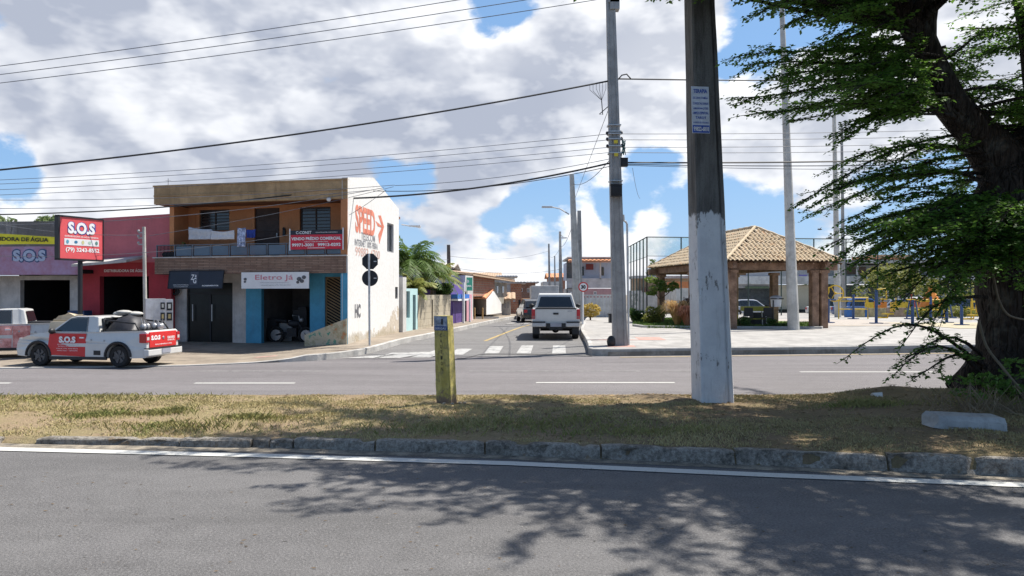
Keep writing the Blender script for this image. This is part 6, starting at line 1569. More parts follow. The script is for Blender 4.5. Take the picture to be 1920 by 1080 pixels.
# street light poles beyond
def spole(label, pxb, Y, ybase, pxt, ytop, w0, w1, m_=None, arm=None, round_=False, z=None):
    x0 = XX(pxb, Y); z0 = (PZ(Y) if z is None else z); z1 = ZZ(ytop, Y); x1 = XX(pxt, Y); t = thing('street_lamp' if arm else 'utility_pole', label, 'street lamp' if arm else 'pole', (x0, Y, z0))
    b = MB()
    if round_: b.tube([(x0+(x1-x0)*i/6, Y, z0+(z1-z0)*i/6) for i in range(7)], [w0/2+(w1-w0)/2*i/6 for i in range(7)], 14)
    else: hpole(b, x0, Y, z0, z1-z0, w0, w1, w0*.8, w1*.8, .7, (x1-x0, 0))
    b.build('pole_shaft', m_ or M_pole2, t)
    if arm:
        b = MB(); az, apx, apy = arm; p = [PT(az[0], az[1], Y), PT((az[0]+apx)/2, apy+ (az[1]-apy)*.25, Y), PT(apx, apy, Y)]; b.tube(p, .04, 6); b.build('lamp_arm', M_galv, t)
        b = MB(); b.box(p[2]+Vector((-.25, 0, 0)), (.6, .2, .1)); b.build('lamp_head', M_galv, t, bevel=.03)
    return t, x0, x1, z0, z1
spole('leaning tall lamp pole right of the crew cab pickup', 1084, 42, 600, 1072, 328, .52, .24, arm=((1067, 402), 1034, 388))
spole('second pole close behind the leaning tall one', 1087, 50, 596, 1086, 395, .42, .24, m_=M_pole)
spole('thin far street lamp left of the white and blue house', 1052, 62, 590, 1050, 434, .38, .18, arm=((1051, 440), 1062, 446), z=-.05)
spole('distant dark pole rising over the far roofs above the pickup', 1031, 80, 585, 1029, 457, .30, .16, m_=M_pole, z=-.3)
spole('most distant thin pole between the far roofs', 1041, 95, 585, 1040, 480, .26, .14, m_=M_pole, z=-.3)
spole('dark utility pole behind the palm and the white gabled house', 843, 52, 600, 841, 459, .34, .22, m_=mat('dark_pole', (.10, .10, .10), .9, .2), z=0)
spole('tall round pale floodlight pole standing before the gazebo roof', 1488, 32.4, 617, 1466, 12, .50, .20, round_=True, m_=M_pole2)
spole('pale round pole behind the right end of the gazebo', 1571, 50, 592, 1564, 215, .44, .24, round_=True, m_=M_pole2)
spole('thin darker pole just right of the pale one behind the gazebo', 1582, 56, 594, 1578, 236, .24, .14, m_=M_pole)

# ------------------------------------------------------------------ near pole with poster (on the median)
Y = 11.8; x = XX(1337, Y); z0 = mz(x, Y)-.05
t = thing('utility_pole', 'massive weathered concrete pole on the median, lower part whitewashed, with a blue and white poster', 'pole', (x, Y, z0))
m, nbx, bs, tc, geo, out = base_mat('near_pole_concrete'); o_ = geo.outputs['Position']
n1 = nbx.noise(nbx.mapv(o_, (1, 1, .12)), 9, 8, .7); n2 = nbx.noise(o_, 3, 7, .7); n3 = nbx.noise(o_, 40, 4, .7); sx = nbx.node('ShaderNodeSeparateXYZ'); nbx.link(o_, sx.inputs[0])
grey = nbx.mix(nbx.ramp(n1, .35, .65), (.085, .080, .075), (.17, .165, .155)); grey = nbx.mix(nbx.ramp(n3, .5, .7, 0, .4), grey, (.06, .055, .05))
wh = nbx.mix(nbx.ramp(n2, .35, .7), (.60, .60, .61), (.70, .70, .70)); wh = nbx.mix(nbx.ramp(n1, .56, .72, 0, .35), wh, (.28, .28, .28))
wh = nbx.mix(nbx.ramp(nbx.noise(nbx.mapv(o_, (1, 1, .35)), 5.5, 7, .75), .575, .61, 0, .9), wh, (.17, .16, .15)); wh = nbx.mix(nbx.ramp(nbx.noise(nbx.mapv(o_, (1, 1, .08), (3, 3, 1)), 12, 5, .6), .6, .7, 0, .5), wh, (.33, .29, .24))
zedge = nbx.m('ADD', sx.outputs[2], nbx.m('MULTIPLY', nbx.m('SUBTRACT', n2, .5), .22)); zedge = nbx.m('ADD', zedge, nbx.m('MULTIPLY', nbx.m('SUBTRACT', n1, .5), .5))
c = nbx.mix(nbx.ramp(zedge, ZZ(404, Y)-.02, ZZ(404, Y)+.02), wh, grey)
nbx.link(c, bs.inputs['Base Color']); bs.inputs['Roughness'].default_value = .9; bs.inputs['Specular IOR Level'].default_value = .2; bump(nbx, bs, nbx.m('ADD', n3, n1), .6, .02)
b = MB()
Hn = 9.5; wb, wt = .545, .32
def nring(z):
    f = (z-z0)/(Hn-z0); w_ = wb+(wt-wb)*f; d_ = .42+(.26-.42)*f; cx = x-.295*f*1.05
    c1, s1 = math.cos(.12), math.sin(.12)
    pts = [(-w_/2, -d_/2), (-w_/2+.03, -d_/2-.012), (w_*.26, -d_/2-.012), (w_*.29, -d_/2+.03), (w_*.33, -d_/2+.03), (w_*.36, -d_/2-.005), (w_/2-.02, -d_/2), (w_/2, -d_/2+.03), (w_/2, d_/2), (-w_/2, d_/2)]
    return [(cx+a*c1-e*s1, Y+a*s1+e*c1, z) for a, e in pts], cx, w_, d_
NR = 30; L = 10
for i in range(NR+1):
    z = z0+(Hn-z0)*i/NR; pts = nring(z)[0]
    b.v += [(a+.006*mnoise.noise((a*3, e*3, z*2)), e+.006*mnoise.noise((a*3, e*3, z*2+9)), zz_) for a, e, zz_ in pts]
for i in range(NR):
    for j in range(L): b.f.append((i*L+j, i*L+(j+1) % L, (i+1)*L+(j+1) % L, (i+1)*L+j)); b.mi.append(0)
b.f.append(tuple(NR*L+j for j in range(L))); b.mi.append(0)
b.build('pole_shaft', m, t)
b = MB(); zb_ = ZZ(525, Y); pts, cx, w_, d_ = nring(zb_); b.obox((cx-w_/2-.006, Y-d_/2-.045, zb_), (w_*.84, .06*w_*2, 0), (0, .03, 0), (0, 0, .015)); b.build('seam', m, t)
z_a, z_b = ZZ(255, Y), ZZ(169, Y); _, cx, w_, d_ = nring((z_a+z_b)/2)
R_ = Vector((math.cos(.12), math.sin(.12), 0)); pc = Vector((cx-.085*w_/.4-.005, Y-d_/2-.03, (z_a+z_b)/2)); pw, ph = .285, z_b-z_a
up2 = Vector((.028, 0, -1)).normalized()*-1
def pq(fx, fy, e=0): return pc+R_*pw*(fx-.5)+up2*ph*(.5-fy)+Vector((R_.y, -R_.x, 0))*e
b = MB(); b.add([pq(0, 0), pq(1, 0), pq(1, 1), pq(0, 1)]+[pq(0, 0, .006), pq(1, 0, .006), pq(1, 1, .006), pq(0, 1, .006)], [(0, 1, 2, 3), (7, 6, 5, 4), (0, 4, 5, 1), (1, 5, 6, 2), (2, 6, 7, 3), (3, 7, 4, 0)])
po = b.build('poster', mat('poster_paper', (.60, .64, .72), .7, .12, 8), t)
M_pb = mat('poster_blue_ink', (.04, .10, .42), .7, .15, 10)
for s_, fy, fh, fw, bo in [('TERAPIA', .10, .085, .78, .03), ('DE CASAIS E FAMÍLIA', .24, .055, .84, .02), ('CONSULTAS DIÁRIAS', .36, .06, .86, .02), ('AMARRAÇÕES', .47, .06, .84, .02), ('LIMPEZA ESPIRITUAL', .57, .055, .86, .02), ('TAROT', .67, .055, .60, .02), ('AGENDE SEU HORÁRIO', .77, .045, .88, .01)]:
    text(s_, pq(.50, fy, .012), R_, up2, pw*fw, ph*fh, M_pb, po, bo)
b = MB(); b.add([pq(.02, .83, .008), pq(.98, .83, .008), pq(.98, .99, .008), pq(.02, .99, .008)], [(0, 1, 2, 3)]); b.build('ink_band', M_pb, po, fix=False)
text('99822-6818', pq(.5, .91, .014), R_, up2, pw*.86, ph*.10, M_tx_w, po, .03)

# ------------------------------------------------------------------ yellow marker post
Y = 11.75; x = XX(838, Y); z0 = mz(x, Y)-.04; zt = ZZ(592, Y)
t = thing('marker_post', 'short square yellow concrete post with small blue plate on the median', 'post', (x, Y, z0))
m, nbx, bs, tc, geo, out = base_mat('mossy_yellow_paint'); o_ = geo.outputs['Position']; n1 = nbx.noise(nbx.mapv(o_, (1, 1, .25)), 11, 7, .7); n2 = nbx.noise(o_, 14, 5, .7); sx = nbx.node('ShaderNodeSeparateXYZ'); nbx.link(o_, sx.inputs[0])
c = nbx.mix(nbx.ramp(n1, .38, .62), (.34, .29, .075), (.49, .42, .14)); c = nbx.mix(nbx.ramp(n2, .46, .66, 0, .7), c, (.17, .155, .09))
c = nbx.mix(nbx.ramp(nbx.m('SUBTRACT', n2, nbx.m('MULTIPLY', nbx.m('SUBTRACT', sx.outputs[2], z0), 1.5)), .12, .36), c, (.22, .15, .10))
nbx.link(c, bs.inputs['Base Color']); bs.inputs['Roughness'].default_value = .9; bump(nbx, bs, nbx.m('ADD', n1, n2), .6, .02)
rz = -.42; b = MB(); n = 12
def pring(z, f):
    w_ = .235+(.262-.235)*(1-f); cx = x-.055*f; out_ = []
    for a, e in [(-1, -1), (-.9, -1.0), (.9, -1.0), (1, -.9), (1, .9), (.9, 1), (-.9, 1), (-1, .9)]:
        a *= w_/2; e *= w_/2*.8; zz2 = z+(.012*mnoise.noise((a*20, e*20, 1)) if f == 1 else 0)
        nn = .008*mnoise.noise((a*12, e*12, z*9)); low = .05*max(0, mnoise.noise((a*9, e*9, z*7))-.05)*max(0, 1-(z-z0)*3.5)
        k = 1-low*4; a *= k; e *= k
        out_.append((cx+a*math.cos(rz)-e*math.sin(rz)+nn, Y+a*math.sin(rz)+e*math.cos(rz), zz2))
    return out_
for i in range(n+1): f = i/n; b.v += pring(z0+(zt-z0)*f, f)
for i in range(n):
    for j in range(8): b.f.append((i*8+j, i*8+(j+1) % 8, (i+1)*8+(j+1) % 8, (i+1)*8+j)); b.mi.append(0)
b.f.append(tuple(n*8+j for j in range(8))); b.mi.append(0)
b.build('post_body', m, t)
# the left-front face direction
Rf = Vector((math.cos(rz), math.sin(rz), 0)); Nf = Vector((Rf.y, -Rf.x, 0))
def pf(fx, z, e=.005): f = (z-z0)/(zt-z0); w_ = .235+.027*(1-f); return Vector((x-.055*f, Y, z))+Rf*(fx-.5)*w_+Nf*(w_*.4+e)
zp1, zp0 = ZZ(592.5, Y), ZZ(619, Y)
b = MB(); b.add([pf(0, zp1), pf(1, zp1), pf(1, zp0), pf(0, zp0)], [(0, 1, 2, 3)]); pl_ = b.build('plate', mat('pale_blue_plate', (.13, .17, .24), .6, .4, 14, col2=(.24, .28, .35)), t, fix=False)
b = MB(); zq = zp0+(zp1-zp0)*.30; b.add([pf(0.02, zq, .008), pf(.98, zq, .008), pf(.98, zp0, .008), pf(.02, zp0, .008)], [(0, 1, 2, 3)]); b.build('blue_band', mat('worn_blue_band', (.05, .09, .24), .7, .3, 10), pl_, fix=False)
text('SERGAS', pf(.5, zp0+(zp1-zp0)*.14, .012), Rf, up, .19, .032, mat('pale_lettering', (.45, .5, .58), .6, .1), pl_, .01)
text('i', pf(.62, zp0+(zp1-zp0)*.62, .009), Rf, up, .035, .09, M_tx_k, pl_, .05)
M_mk = mat('dark_stencil', (.05, .05, .03), .9, .3)
for k, ch in enumerate('CAUTION'):
    z_ = ZZ(628+k*10.5, Y); text(ch, pf(.48, z_, .004), Rf, up, .035, .055, M_mk, t, .01, name='stencil_letter')
# broken stone lumps at its foot
r = random.Random(6)
for i, (px_, py_) in enumerate([(833, 757), (848, 757), (862, 745), (871, 742)]):
    Yq = 11.4+(i > 1)*.4; c = Vector((XX(px_, Yq), Yq, mz(XX(px_, Yq), Yq)+.01)); b = MB(); b.sphere(c, (.035, .03, .022), 7, 5); b.v = [(vx+.008*mnoise.noise((vx*40, vy*40, vz*40)), vy, vz+.008*mnoise.noise((vx*50, 3, vz*50))) for vx, vy, vz in b.v]
    tag(b.build('stone_chip', M_kerb, org=tuple(c)), 'small pale stone chip at the foot of the yellow post', 'stone', 'stone chips by the yellow post')
# concrete block by the tree
c = Vector((XX(1805, 9.35), 9.35, 0)); zb = mz(c.x, c.y)-.01; t = None
b = MB(); nx = 14; prof = [(-.17, 0), (-.16, .10), (-.12, .155), (.15, .17), (.17, .15), (.175, 0)]
for i in range(nx+1):
    f = i/nx; xx_ = (f-.5)*.84; e = .03*(i == 0)
    for k, (yy_, hh_) in enumerate(prof):
        nn = mnoise.noise((xx_*8, yy_*12, hh_*12)); b.v.append((c.x+xx_+.012*nn+(.05 if i == 0 and k in (1, 2) else 0), c.y+yy_*(1-.25*(i == 0))-xx_*.10+.012*nn, zb+hh_*(1-.2*(i == 0))+.012*mnoise.noise((xx_*6, 4, k))+(-.03*xx_)))
K = len(prof)
for i in range(nx):
    for j in range(K-1): b.f.append((i*K+j, (i+1)*K+j, (i+1)*K+j+1, i*K+j+1)); b.mi.append(0)
b.f.append(tuple(range(K))); b.mi.append(0); b.f.append(tuple(nx*K+j for j in range(K))[::-1]); b.mi.append(0)
tag(b.build('kerb_block', mat_concrete('pale_worn_concrete', (.40, .40, .39), None, .3, bmp=.8, dark=.48, amt=.6), org=(c.x, c.y, zb)), 'loose pale concrete kerb block lying in front of the tree', 'concrete block')
Yq = 11.9; c = Vector((XX(1645, Yq), Yq, mz(XX(1645, Yq), Yq)+.03)); b = MB(); b.add([c+Vector((-.09, 0, .03)), c+Vector((.09, .02, .04)), c+Vector((.05, -.08, -.03)), c+Vector((-.03, -.08, -.03)), c+Vector((-.07, .1, -.02)), c+Vector((.08, .1, 0))], [(0, 1, 2, 3), (0, 4, 5, 1), (0, 3, 4), (1, 5, 2), (3, 2, 5, 4)])
tag(b.build('paper_scrap', M_signw, org=tuple(c)), 'crumpled white paper scrap lying on the grass left of the tree', 'litter')
# ------------------------------------------------------------------ gazebo on the plaza
GN = Vector((9.36, 32.6)); gu = Vector((.987, .16)).normalized(); gv = Vector((-gu.y, gu.x)); GW, GD = 5.5, 10.0; GE = 3.33; GR = 5.02
def GP(a, d_, z): p = GN+gu*a+gv*d_; return Vector((p.x, p.y, z))
gz = PZ(33)
t = thing('gazebo', 'timber gazebo with hipped yellow-beige clay tile roof on the plaza', 'gazebo', tuple(GP(GW/2, GD/2, gz)))
m, nbx, bs, tc, geo, out = base_mat('clay_roof_tiles'); o_ = geo.outputs['Position']; n1 = nbx.noise(o_, 2.2, 6, .65); n2 = nbx.noise(o_, 9, 4, .6)
c = nbx.mix(nbx.ramp(n2, .35, .65), (.48, .37, .23), (.58, .47, .33)); c = nbx.mix(nbx.ramp(n1, .56, .68, 0, .7), c, (.55, .28, .13)); c = nbx.mix(nbx.ramp(n2, .62, .72, 0, .6), c, (.20, .15, .11))
nbx.link(c, bs.inputs['Base Color']); bs.inputs['Roughness'].default_value = .85; M_clay = m
TR = random.Random(1)
def hipface(b, e0, e1, r0, r1, pitch=.21, amp=.055):
    """corrugated tile field on the roof plane between eave e0-e1 and ridge r0-r1; rows step like overlapping tiles"""
    U = (e1-e0); L_ = U.length; U = U/L_; V = (r0-e0); V = V-U*V.dot(U); H_ = V.length; V = V/H_; N = U.cross(V); N = N if N.z > 0 else -N
    a0, a1 = (r0-e0).dot(U), (r1-e0).dot(U)
    n = int(L_/pitch); rows = int(H_/.34)
    for i in range(n):
        x0, x1 = L_*i/n, L_*(i+1)/n; xm = (x0+x1)/2
        hmax = H_
        if xm < a0: hmax = H_*xm/a0
        elif xm > a1: hmax = H_*(L_-xm)/(L_-a1)
        k = max(1, int(hmax/.34+.5))
        for j in range(k):
            jit = TR.uniform(-.018, .018); y0, y1 = j*.34-.03+jit, min((j+1)*.34+jit, hmax+.03); lift = .035+TR.uniform(-.012, .014);  seg = 6; o0 = len(b.v)
            for (yy, up_) in ((y0, lift), (y1, .005)):
                for s in range(seg+1):
                    f = s/seg; xx = x0+(x1-x0)*f; h = amp*math.sin(PI*min(1, f/.62)) if f < .62 else -amp*.35*math.sin(PI*(f-.62)/.38)
                    b.v.append(tuple(e0+U*xx+V*yy+N*(h+up_+.03)))
            for s in range(seg): b.f.append((o0+s, o0+s+1, o0+seg+2+s, o0+seg+1+s)); b.mi.append(b.cur)
            for s in range(seg+1): b.v.append(tuple(Vector(b.v[o0+s])-N*.03))
            for s in range(seg): b.f.append((o0+s, o0+2*seg+2+s, o0+2*seg+3+s, o0+s+1)); b.mi.append(b.cur)
e = [GP(0, 0, GE), GP(GW, 0, GE), GP(GW, GD, GE), GP(0, GD, GE)]; r0, r1 = GP(GW/2, 2.75, GR), GP(GW/2, GD-2.75, GR)
b = MB(); hipface(b, e[0], e[1], r0, r0); hipface(b, e[3], e[0], r1, r0); hipface(b, e[1], e[2], r0, r1); hipface(b, e[2], e[3], r1, r1)
for p, q in ((e[0], r0), (e[1], r0), (e[2], r1), (e[3], r1), (r0, r1)):
    n = 14; b.tube([p+(q-p)*(i/n)+Vector((0, 0, .06+(.02 if i % 2 else 0))) for i in range(n+1)], .07, 8)
rf = b.build('roof', m, t, fix=False)
b = MB(); und = [x+Vector((0, 0, -.02)) for x in e+[r0, r1]]; b.add(und, [(0, 1, 4), (1, 2, 5, 4), (2, 3, 5), (3, 0, 4, 5)]); b.build('roof_underside', mat('dark_roof_boards', (.12, .06, .04), .9, .2), t, fix=False)
def beam(p, q, w_, h_): b.obox(p-Vector((0, 0, h_/2)), q-p, Vector((-(q-p).y, (q-p).x, 0)).normalized()*w_, (0, 0, h_))
ins = .55; zbm = GE-.22
for (a0, d0, a1, d1) in ((-.15, ins, GW+.15, ins), (-.15, GD-ins, GW+.15, GD-ins)): b = MB(); beam(GP(a0, d0, zbm), GP(a1, d1, zbm), .2, .32); b.build('beam', M_wood, t)
for (a0, d0, a1, d1) in ((ins, .1, ins, GD-.1), (GW-ins, .1, GW-ins, GD-.1)): b = MB(); beam(GP(a0, d0, zbm+.05), GP(a1, d1, zbm+.05), .19, .30); b.build('beam', M_wood, t)
for i in range(9):
    b = MB(); a = GW*i/8; b.tube([GP(a, -.0, GE-.10), GP(a, .6, GE-.02)], .04, 4); b.build('rafter_end', M_wood, t)
for (a, d_) in ((ins, ins+.05), (GW-ins, ins+.05), (ins, GD-ins), (GW-ins, GD-ins), (ins, GD*.5), (GW-ins, GD*.5), (GW-ins-.42, ins+.1)):
    c = GP(a, d_, 0); b = MB(); b.box((c.x, c.y, (gz+zbm-.15)/2), (.33, .33, zbm-.15-gz), .16); b.box((c.x, c.y, zbm-.22), (.5, .3, .14), .16); b.build('post', M_wood, t, bevel=.015)
# lawn bed and its kerb, bushes
M_lawn = mat_grass('lawn_grass', (.10, .16, .035), (.16, .24, .05), .1)
def zl(y): return PZ(y)+.02
lw = [(XX(1186, 36), 36), (XX(1204, 34.4), 34.4), (XX(1250, 33.9), 33.9), (XX(1541, 33.3), 33.3), (XX(1545, 34.2), 34.2), (XX(1470, 42), 42), (XX(1186, 48), 48)]
b = MB(); b.add([(x, y, zl(y)) for x, y in lw], [tuple(range(7))]); b.build('lawn', M_lawn, kind='structure', fix=False)
kerbrun('lawn_kerb', [(x, y) for x, y in lw[:5]], .14, lambda x, y: PZ(y)-.02, lambda x, y: PZ(y)+.10, M_kerbw, inward=1)
def lpos(r):
    y = r.uniform(33.6, 46); px_ = r.uniform(1188, 1540 if y < 40 else 1300); return (XX(px_, y), y, zl(y), 1) if not (px_ < 1215 and y < 35.5) else None
blades('lawn', 16000, lpos, M_lawn, .05, .12, .04, 12, 'short green lawn around the gazebo')
bush('low dark green bush right of the tall pale pole, on the lawn', 1192, 41, 32, 606, 576, M_bush, 21, 1000, .08)
bush('olive green bush on the lawn between the two left shrubs', 1226, 38.5, 46, 612, 574, M_bush2, 22, 1400, .08)
bush('dark bush at the foot of the near left gazebo post', 1392, 33.9, 36, 619, 590, M_bush, 23, 800, .06)
bush('low creeping plant right of the white bin', 1474, 33.8, 46, 619, 603, M_bush, 24, 600, .06)
bush('small low plant beside the yellow table', 1447, 33.9, 24, 619, 596, M_bush, 25, 500, .06)
# fountain grass and red cordyline
def tuft(label, px, Y, h, spread, n, m_, seed, wd=.03, name='ornamental_grass'):
    r = random.Random(seed); x = XX(px, Y); z = zl(Y); b = MB()
    t = thing(name, label, 'plant', (x, Y, z))
    for i in range(n):
        a = r.uniform(0, 6.3); l = spread*r.uniform(.4, 1.1); hh = h*r.uniform(.6, 1.1); d_ = Vector((math.cos(a), math.sin(a), 0)); sd = Vector((-d_.y, d_.x, 0))*wd*.5; p0 = Vector((x, Y, z))+d_*.08
        pts = [p0, p0+d_*l*.35+Vector((0, 0, hh*.75)), p0+d_*l*.75+Vector((0, 0, hh)), p0+d_*l*1.1+Vector((0, 0, hh*.72))]
        b.add([pts[0]-sd, pts[0]+sd, pts[1]+sd, pts[1]-sd, pts[2]+sd*.8, pts[2]-sd*.8, pts[3]], [(0, 1, 2, 3), (3, 2, 4, 5), (5, 4, 6)])
    b.build('leaves', m_, t, fix=False); b = MB(); b.cyl((x, Y, z), (x, Y, z+h*.3), .05, .03, 6); b.build('stem', MATS['shrub_stem'], t)
tuft('straw coloured fountain grass left of the red leaved plant', 1270, 35.6, 1.15, .75, 420, mat_leaf('straw_leaf', (.42, .25, .10), (.60, .42, .20), 3), 1)
tuft('reddish pink leaved plant right of the straw grass, beside the whitewashed pole', 1288, 35.0, .95, .55, 260, mat_leaf('reddish_leaf', (.42, .15, .08), (.55, .28, .18), 3), 2, .06)
tuft('dark spiky plant behind the reddish one', 1293, 36.6, 1.3, .4, 80, mat_leaf('dark_spiky_leaf', (.06, .05, .05), (.14, .08, .07), 3), 3, .05)
# young tree
t = thing('young_tree', 'young thin tree with flat green crown left of the gazebo posts', 'tree', (XX(1245, 40), 40, zl(40)))
x, y = XX(1243, 40), 40; b = MB(); b.tube([(x, y, zl(y)), (x-.1, y, 1.2), (x-.2, y, 2.1)], [.05, .04, .025], 7); b.tube([(x-.1, y, 1.5), (x-.75, y, 2.3)], [.03, .015], 5); b.tube([(x-.1, y, 1.6), (x+.5, y, 2.1)], [.03, .015], 5); b.build('trunk', MATS['shrub_stem'], t)
b = MB(); r = random.Random(5)
for (px_, py_, w_, h_) in [(1222, 524, .38, .22), (1232, 540, .5, .22), (1248, 541, .5, .25), (1262, 536, .3, .28), (1222, 550, .3, .14), (1238, 530, .35, .2)]:
    leafball(b, (XX(px_, y), y+r.uniform(-.2, .2), ZZ(py_, y)), (w_, .45, h_), 170, .10, r)
b.build('crown', mat_leaf('young_tree_leaf', (.04, .11, .03), (.20, .26, .05), 3), t, fix=False)
# table, bin and things beneath the gazebo
def tk(c, w_, d_, h_, label, m_, name='picnic_table', leg=M_galv):
    t = thing(name, label, 'table', tuple(c)); b = MB(); b.box(c+Vector((0, 0, h_)), (w_, d_, .22)); b.build('table_top', m_, t, bevel=.02)
    for sx_ in (-1, 1):
        b = MB(); b.tube([c+Vector((sx_*w_*.36, -d_*.35, h_-.1)), c+Vector((sx_*w_*.42, -d_*.45, 0))], .025, 6); b.build('leg', leg, t); b = MB(); b.tube([c+Vector((sx_*w_*.36, d_*.35, h_-.1)), c+Vector((sx_*w_*.42, d_*.45, 0))], .025, 6); b.build('leg', leg, t)
    b = MB(); b.box(c+Vector((0, -d_*.3, h_*.45)), (w_*.7, .06, .05)); b.build('crossbar', m_, t)
tk(Vector((XX(1415, 35.2), 35.2, gz)), 1.15, .7, .86, 'olive yellow vendor table under the gazebo', mat('olive_yellow_paint', (.36, .35, .05), .6, .15))
t = thing('litter_bin', 'white domed litter bin on a dark stand under the gazebo', 'bin', (XX(1455, 34.6), 34.6, gz)); c = Vector((XX(1455, 34.6), 34.6, ZZ(575, 34.6)))
b = MB(); b.cyl(c, c+Vector((0, 0, .36)), .22, .25, 18); b.build('bin_body', M_signw, t, smooth=False); b = MB(); b.sphere(c+Vector((0, 0, .40)), (.28, .28, .13), 16, 8); b.build('lid', mat('grey_lid', (.40, .42, .46), .5, .1), t, smooth=True); b = MB(); b.box(c+Vector((0, 0, .37)), (.53, .53, .05)); b.build('bin_rim', M_blk, t)
b = MB(); b.tube([c+Vector((-.2, -.2, .3)), (c.x-.2, c.y-.2, gz)], .03, 6); b.build('stand', M_blk, t)
c = Vector((XX(1428, 36.5), 36.5, gz)); b = MB(); b.box(c+Vector((0, 0, .35)), (1.0, .6, .6)); b.box(c+Vector((-.6, 0, .2)), (.5, .5, .4)); b.tube([c+Vector((.2, 0, .65)), c+Vector((.25, 0, 1.0))], .1, 8)
tag(b.build('cooler_box', M_blk, org=tuple(c)), 'dark boxes stored beneath the olive yellow table', 'boxes')
c = Vector((XX(1376, 36.5), 36.5, gz)); b = MB(); b.cyl(c, c+Vector((0, 0, .5)), .24, .2, 12); b.cyl(c+Vector((0, 0, .5)), c+Vector((0, 0, .9)), .2, .02, 12)
tag(b.build('yellow_sack', mat('yellow_cloth', (.55, .42, .05), .8, .2), org=tuple(c)), 'yellow hooded cloth shape left of the near left gazebo post', 'cover')
for k, (px_, lb) in enumerate([(1401, 'left'), (1437, 'right')]):
    c = Vector((XX(px_, 34.6), 34.6, gz)); t = thing('folding_chair', 'dark folding chair on the %s side of the olive yellow table' % lb, 'chair', tuple(c), 'folding chairs under the gazebo')
    b = MB(); b.box(c+Vector((0, 0, .45)), (.40, .40, .05)); b.build('seat', M_blk, t); b = MB(); b.box(c+Vector((0, -.2, .72)), (.40, .04, .40)); b.build('backrest', M_blk, t)
    for sx_ in (-.17, .17):
        for sy_ in (-.17, .17): b = MB(); b.tube([c+Vector((sx_, sy_, .45)), c+Vector((sx_, sy_*1.2, 0))], .015, 5); b.build('leg', M_blk, t)

# ------------------------------------------------------------------ sports court cage
t = thing('court_fence', 'tall sports court fence of dark posts with a green net along its top', 'fence', (XX(1213, 55), 55, 0))
cA = Vector((XX(1213, 55), 55)); cB = Vector((XX(1178, 67), 67)); cC = Vector((XX(1213, 55)+26, 58.5)); ztop = 6.05
M_net = mat_net('green_shade_net', (.10, .50, .42), 0, 0, alpha=.24); M_mesh = mat_net('wire_mesh', (.06, .09, .08), 0, .08)
def cagewall(p, q, n, zn):
    for i in range(n+1):
        c = p+(q-p)*(i/n); b = MB(); b.cyl((c.x, c.y, -.15), (c.x, c.y, ztop), .05, n=6); b.build('post', mat('dark_green_post', (.03, .05, .045), .6, .2), t)
    b = MB(); b.tube([(p.x, p.y, ztop), (q.x, q.y, ztop)], .04, 6); b.build('top_rail', MATS['dark_green_post'], t)
    b = MB(); b.tube([(p.x, p.y, zn), (q.x, q.y, zn)], .02, 5); b.build('mid_wire', MATS['dark_green_post'], t)
    b = MB(); b.quad((p.x, p.y, zn), (q.x, q.y, zn), (q.x, q.y, ztop), (p.x, p.y, ztop)); b.build('green_net', M_net, t, fix=False)
    b = MB(); b.quad((p.x, p.y, -.1), (q.x, q.y, -.1), (q.x, q.y, zn), (p.x, p.y, zn)); b.build('wire_mesh', M_mesh, t, fix=False)
cagewall(cA, cB, 6, 4.6); cagewall(cA, cC, 10, 4.65)

# ------------------------------------------------------------------ buildings behind the plaza
def bigbox(label, name, pa, pb, Y, parts, cat='building', depth=8):
    p = Plane((XX(pa, Y), Y), (XX(pb, Y), Y)); t = thing(name, label, cat, (XX((pa+pb)/2, Y), Y, 0)); t['_p'] = 0
    for (nm, a, c, ya, yb, v0, v1, m_) in parts:
        q0, q1, z0, z1 = p.px(a, ya, c, yb); b = MB(); p.box(b, q0, q1, v0, v1, z0, z1); b.build(nm, m_, t)
    return t, p
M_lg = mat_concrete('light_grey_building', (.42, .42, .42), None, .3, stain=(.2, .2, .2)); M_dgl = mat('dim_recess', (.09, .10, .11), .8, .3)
M_mural = mat('tan_brown_wall', (.36, .26, .17), .9, .25, 1.2)
bigbox('long pale wall with murals behind the court fence, left of the gazebo', 'court_back_wall', 1176, 1300, 72, [('wall', 1176, 1300, 545, 603, 0, .3, M_white), ('upper_wall', 1196, 1300, 522, 546, .5, 4, M_mural), ('roof', 1190, 1300, 517, 522, -.3, 5, M_greyw), ('mural_panel', 1182, 1196, 550, 600, -.06, -.004, mat('mottled_mural', (.25, .30, .30), .9, .8, 2.5, col2=(.5, .48, .45))), ('dark_band', 1204, 1240, 539, 548, -.06, -.004, mat('brown_band', (.16, .09, .07), .9, .2))], 'building')
bigbox('white building with orange band seen through the left gazebo bay', 'plaza_house', 1268, 1330, 66, [('wall', 1268, 1330, 540, 600, 0, 4, M_white), ('orange_band', 1268, 1330, 528, 540, -.05, 4, mat('orange_band', (.55, .20, .08), .8, .15))], 'house')
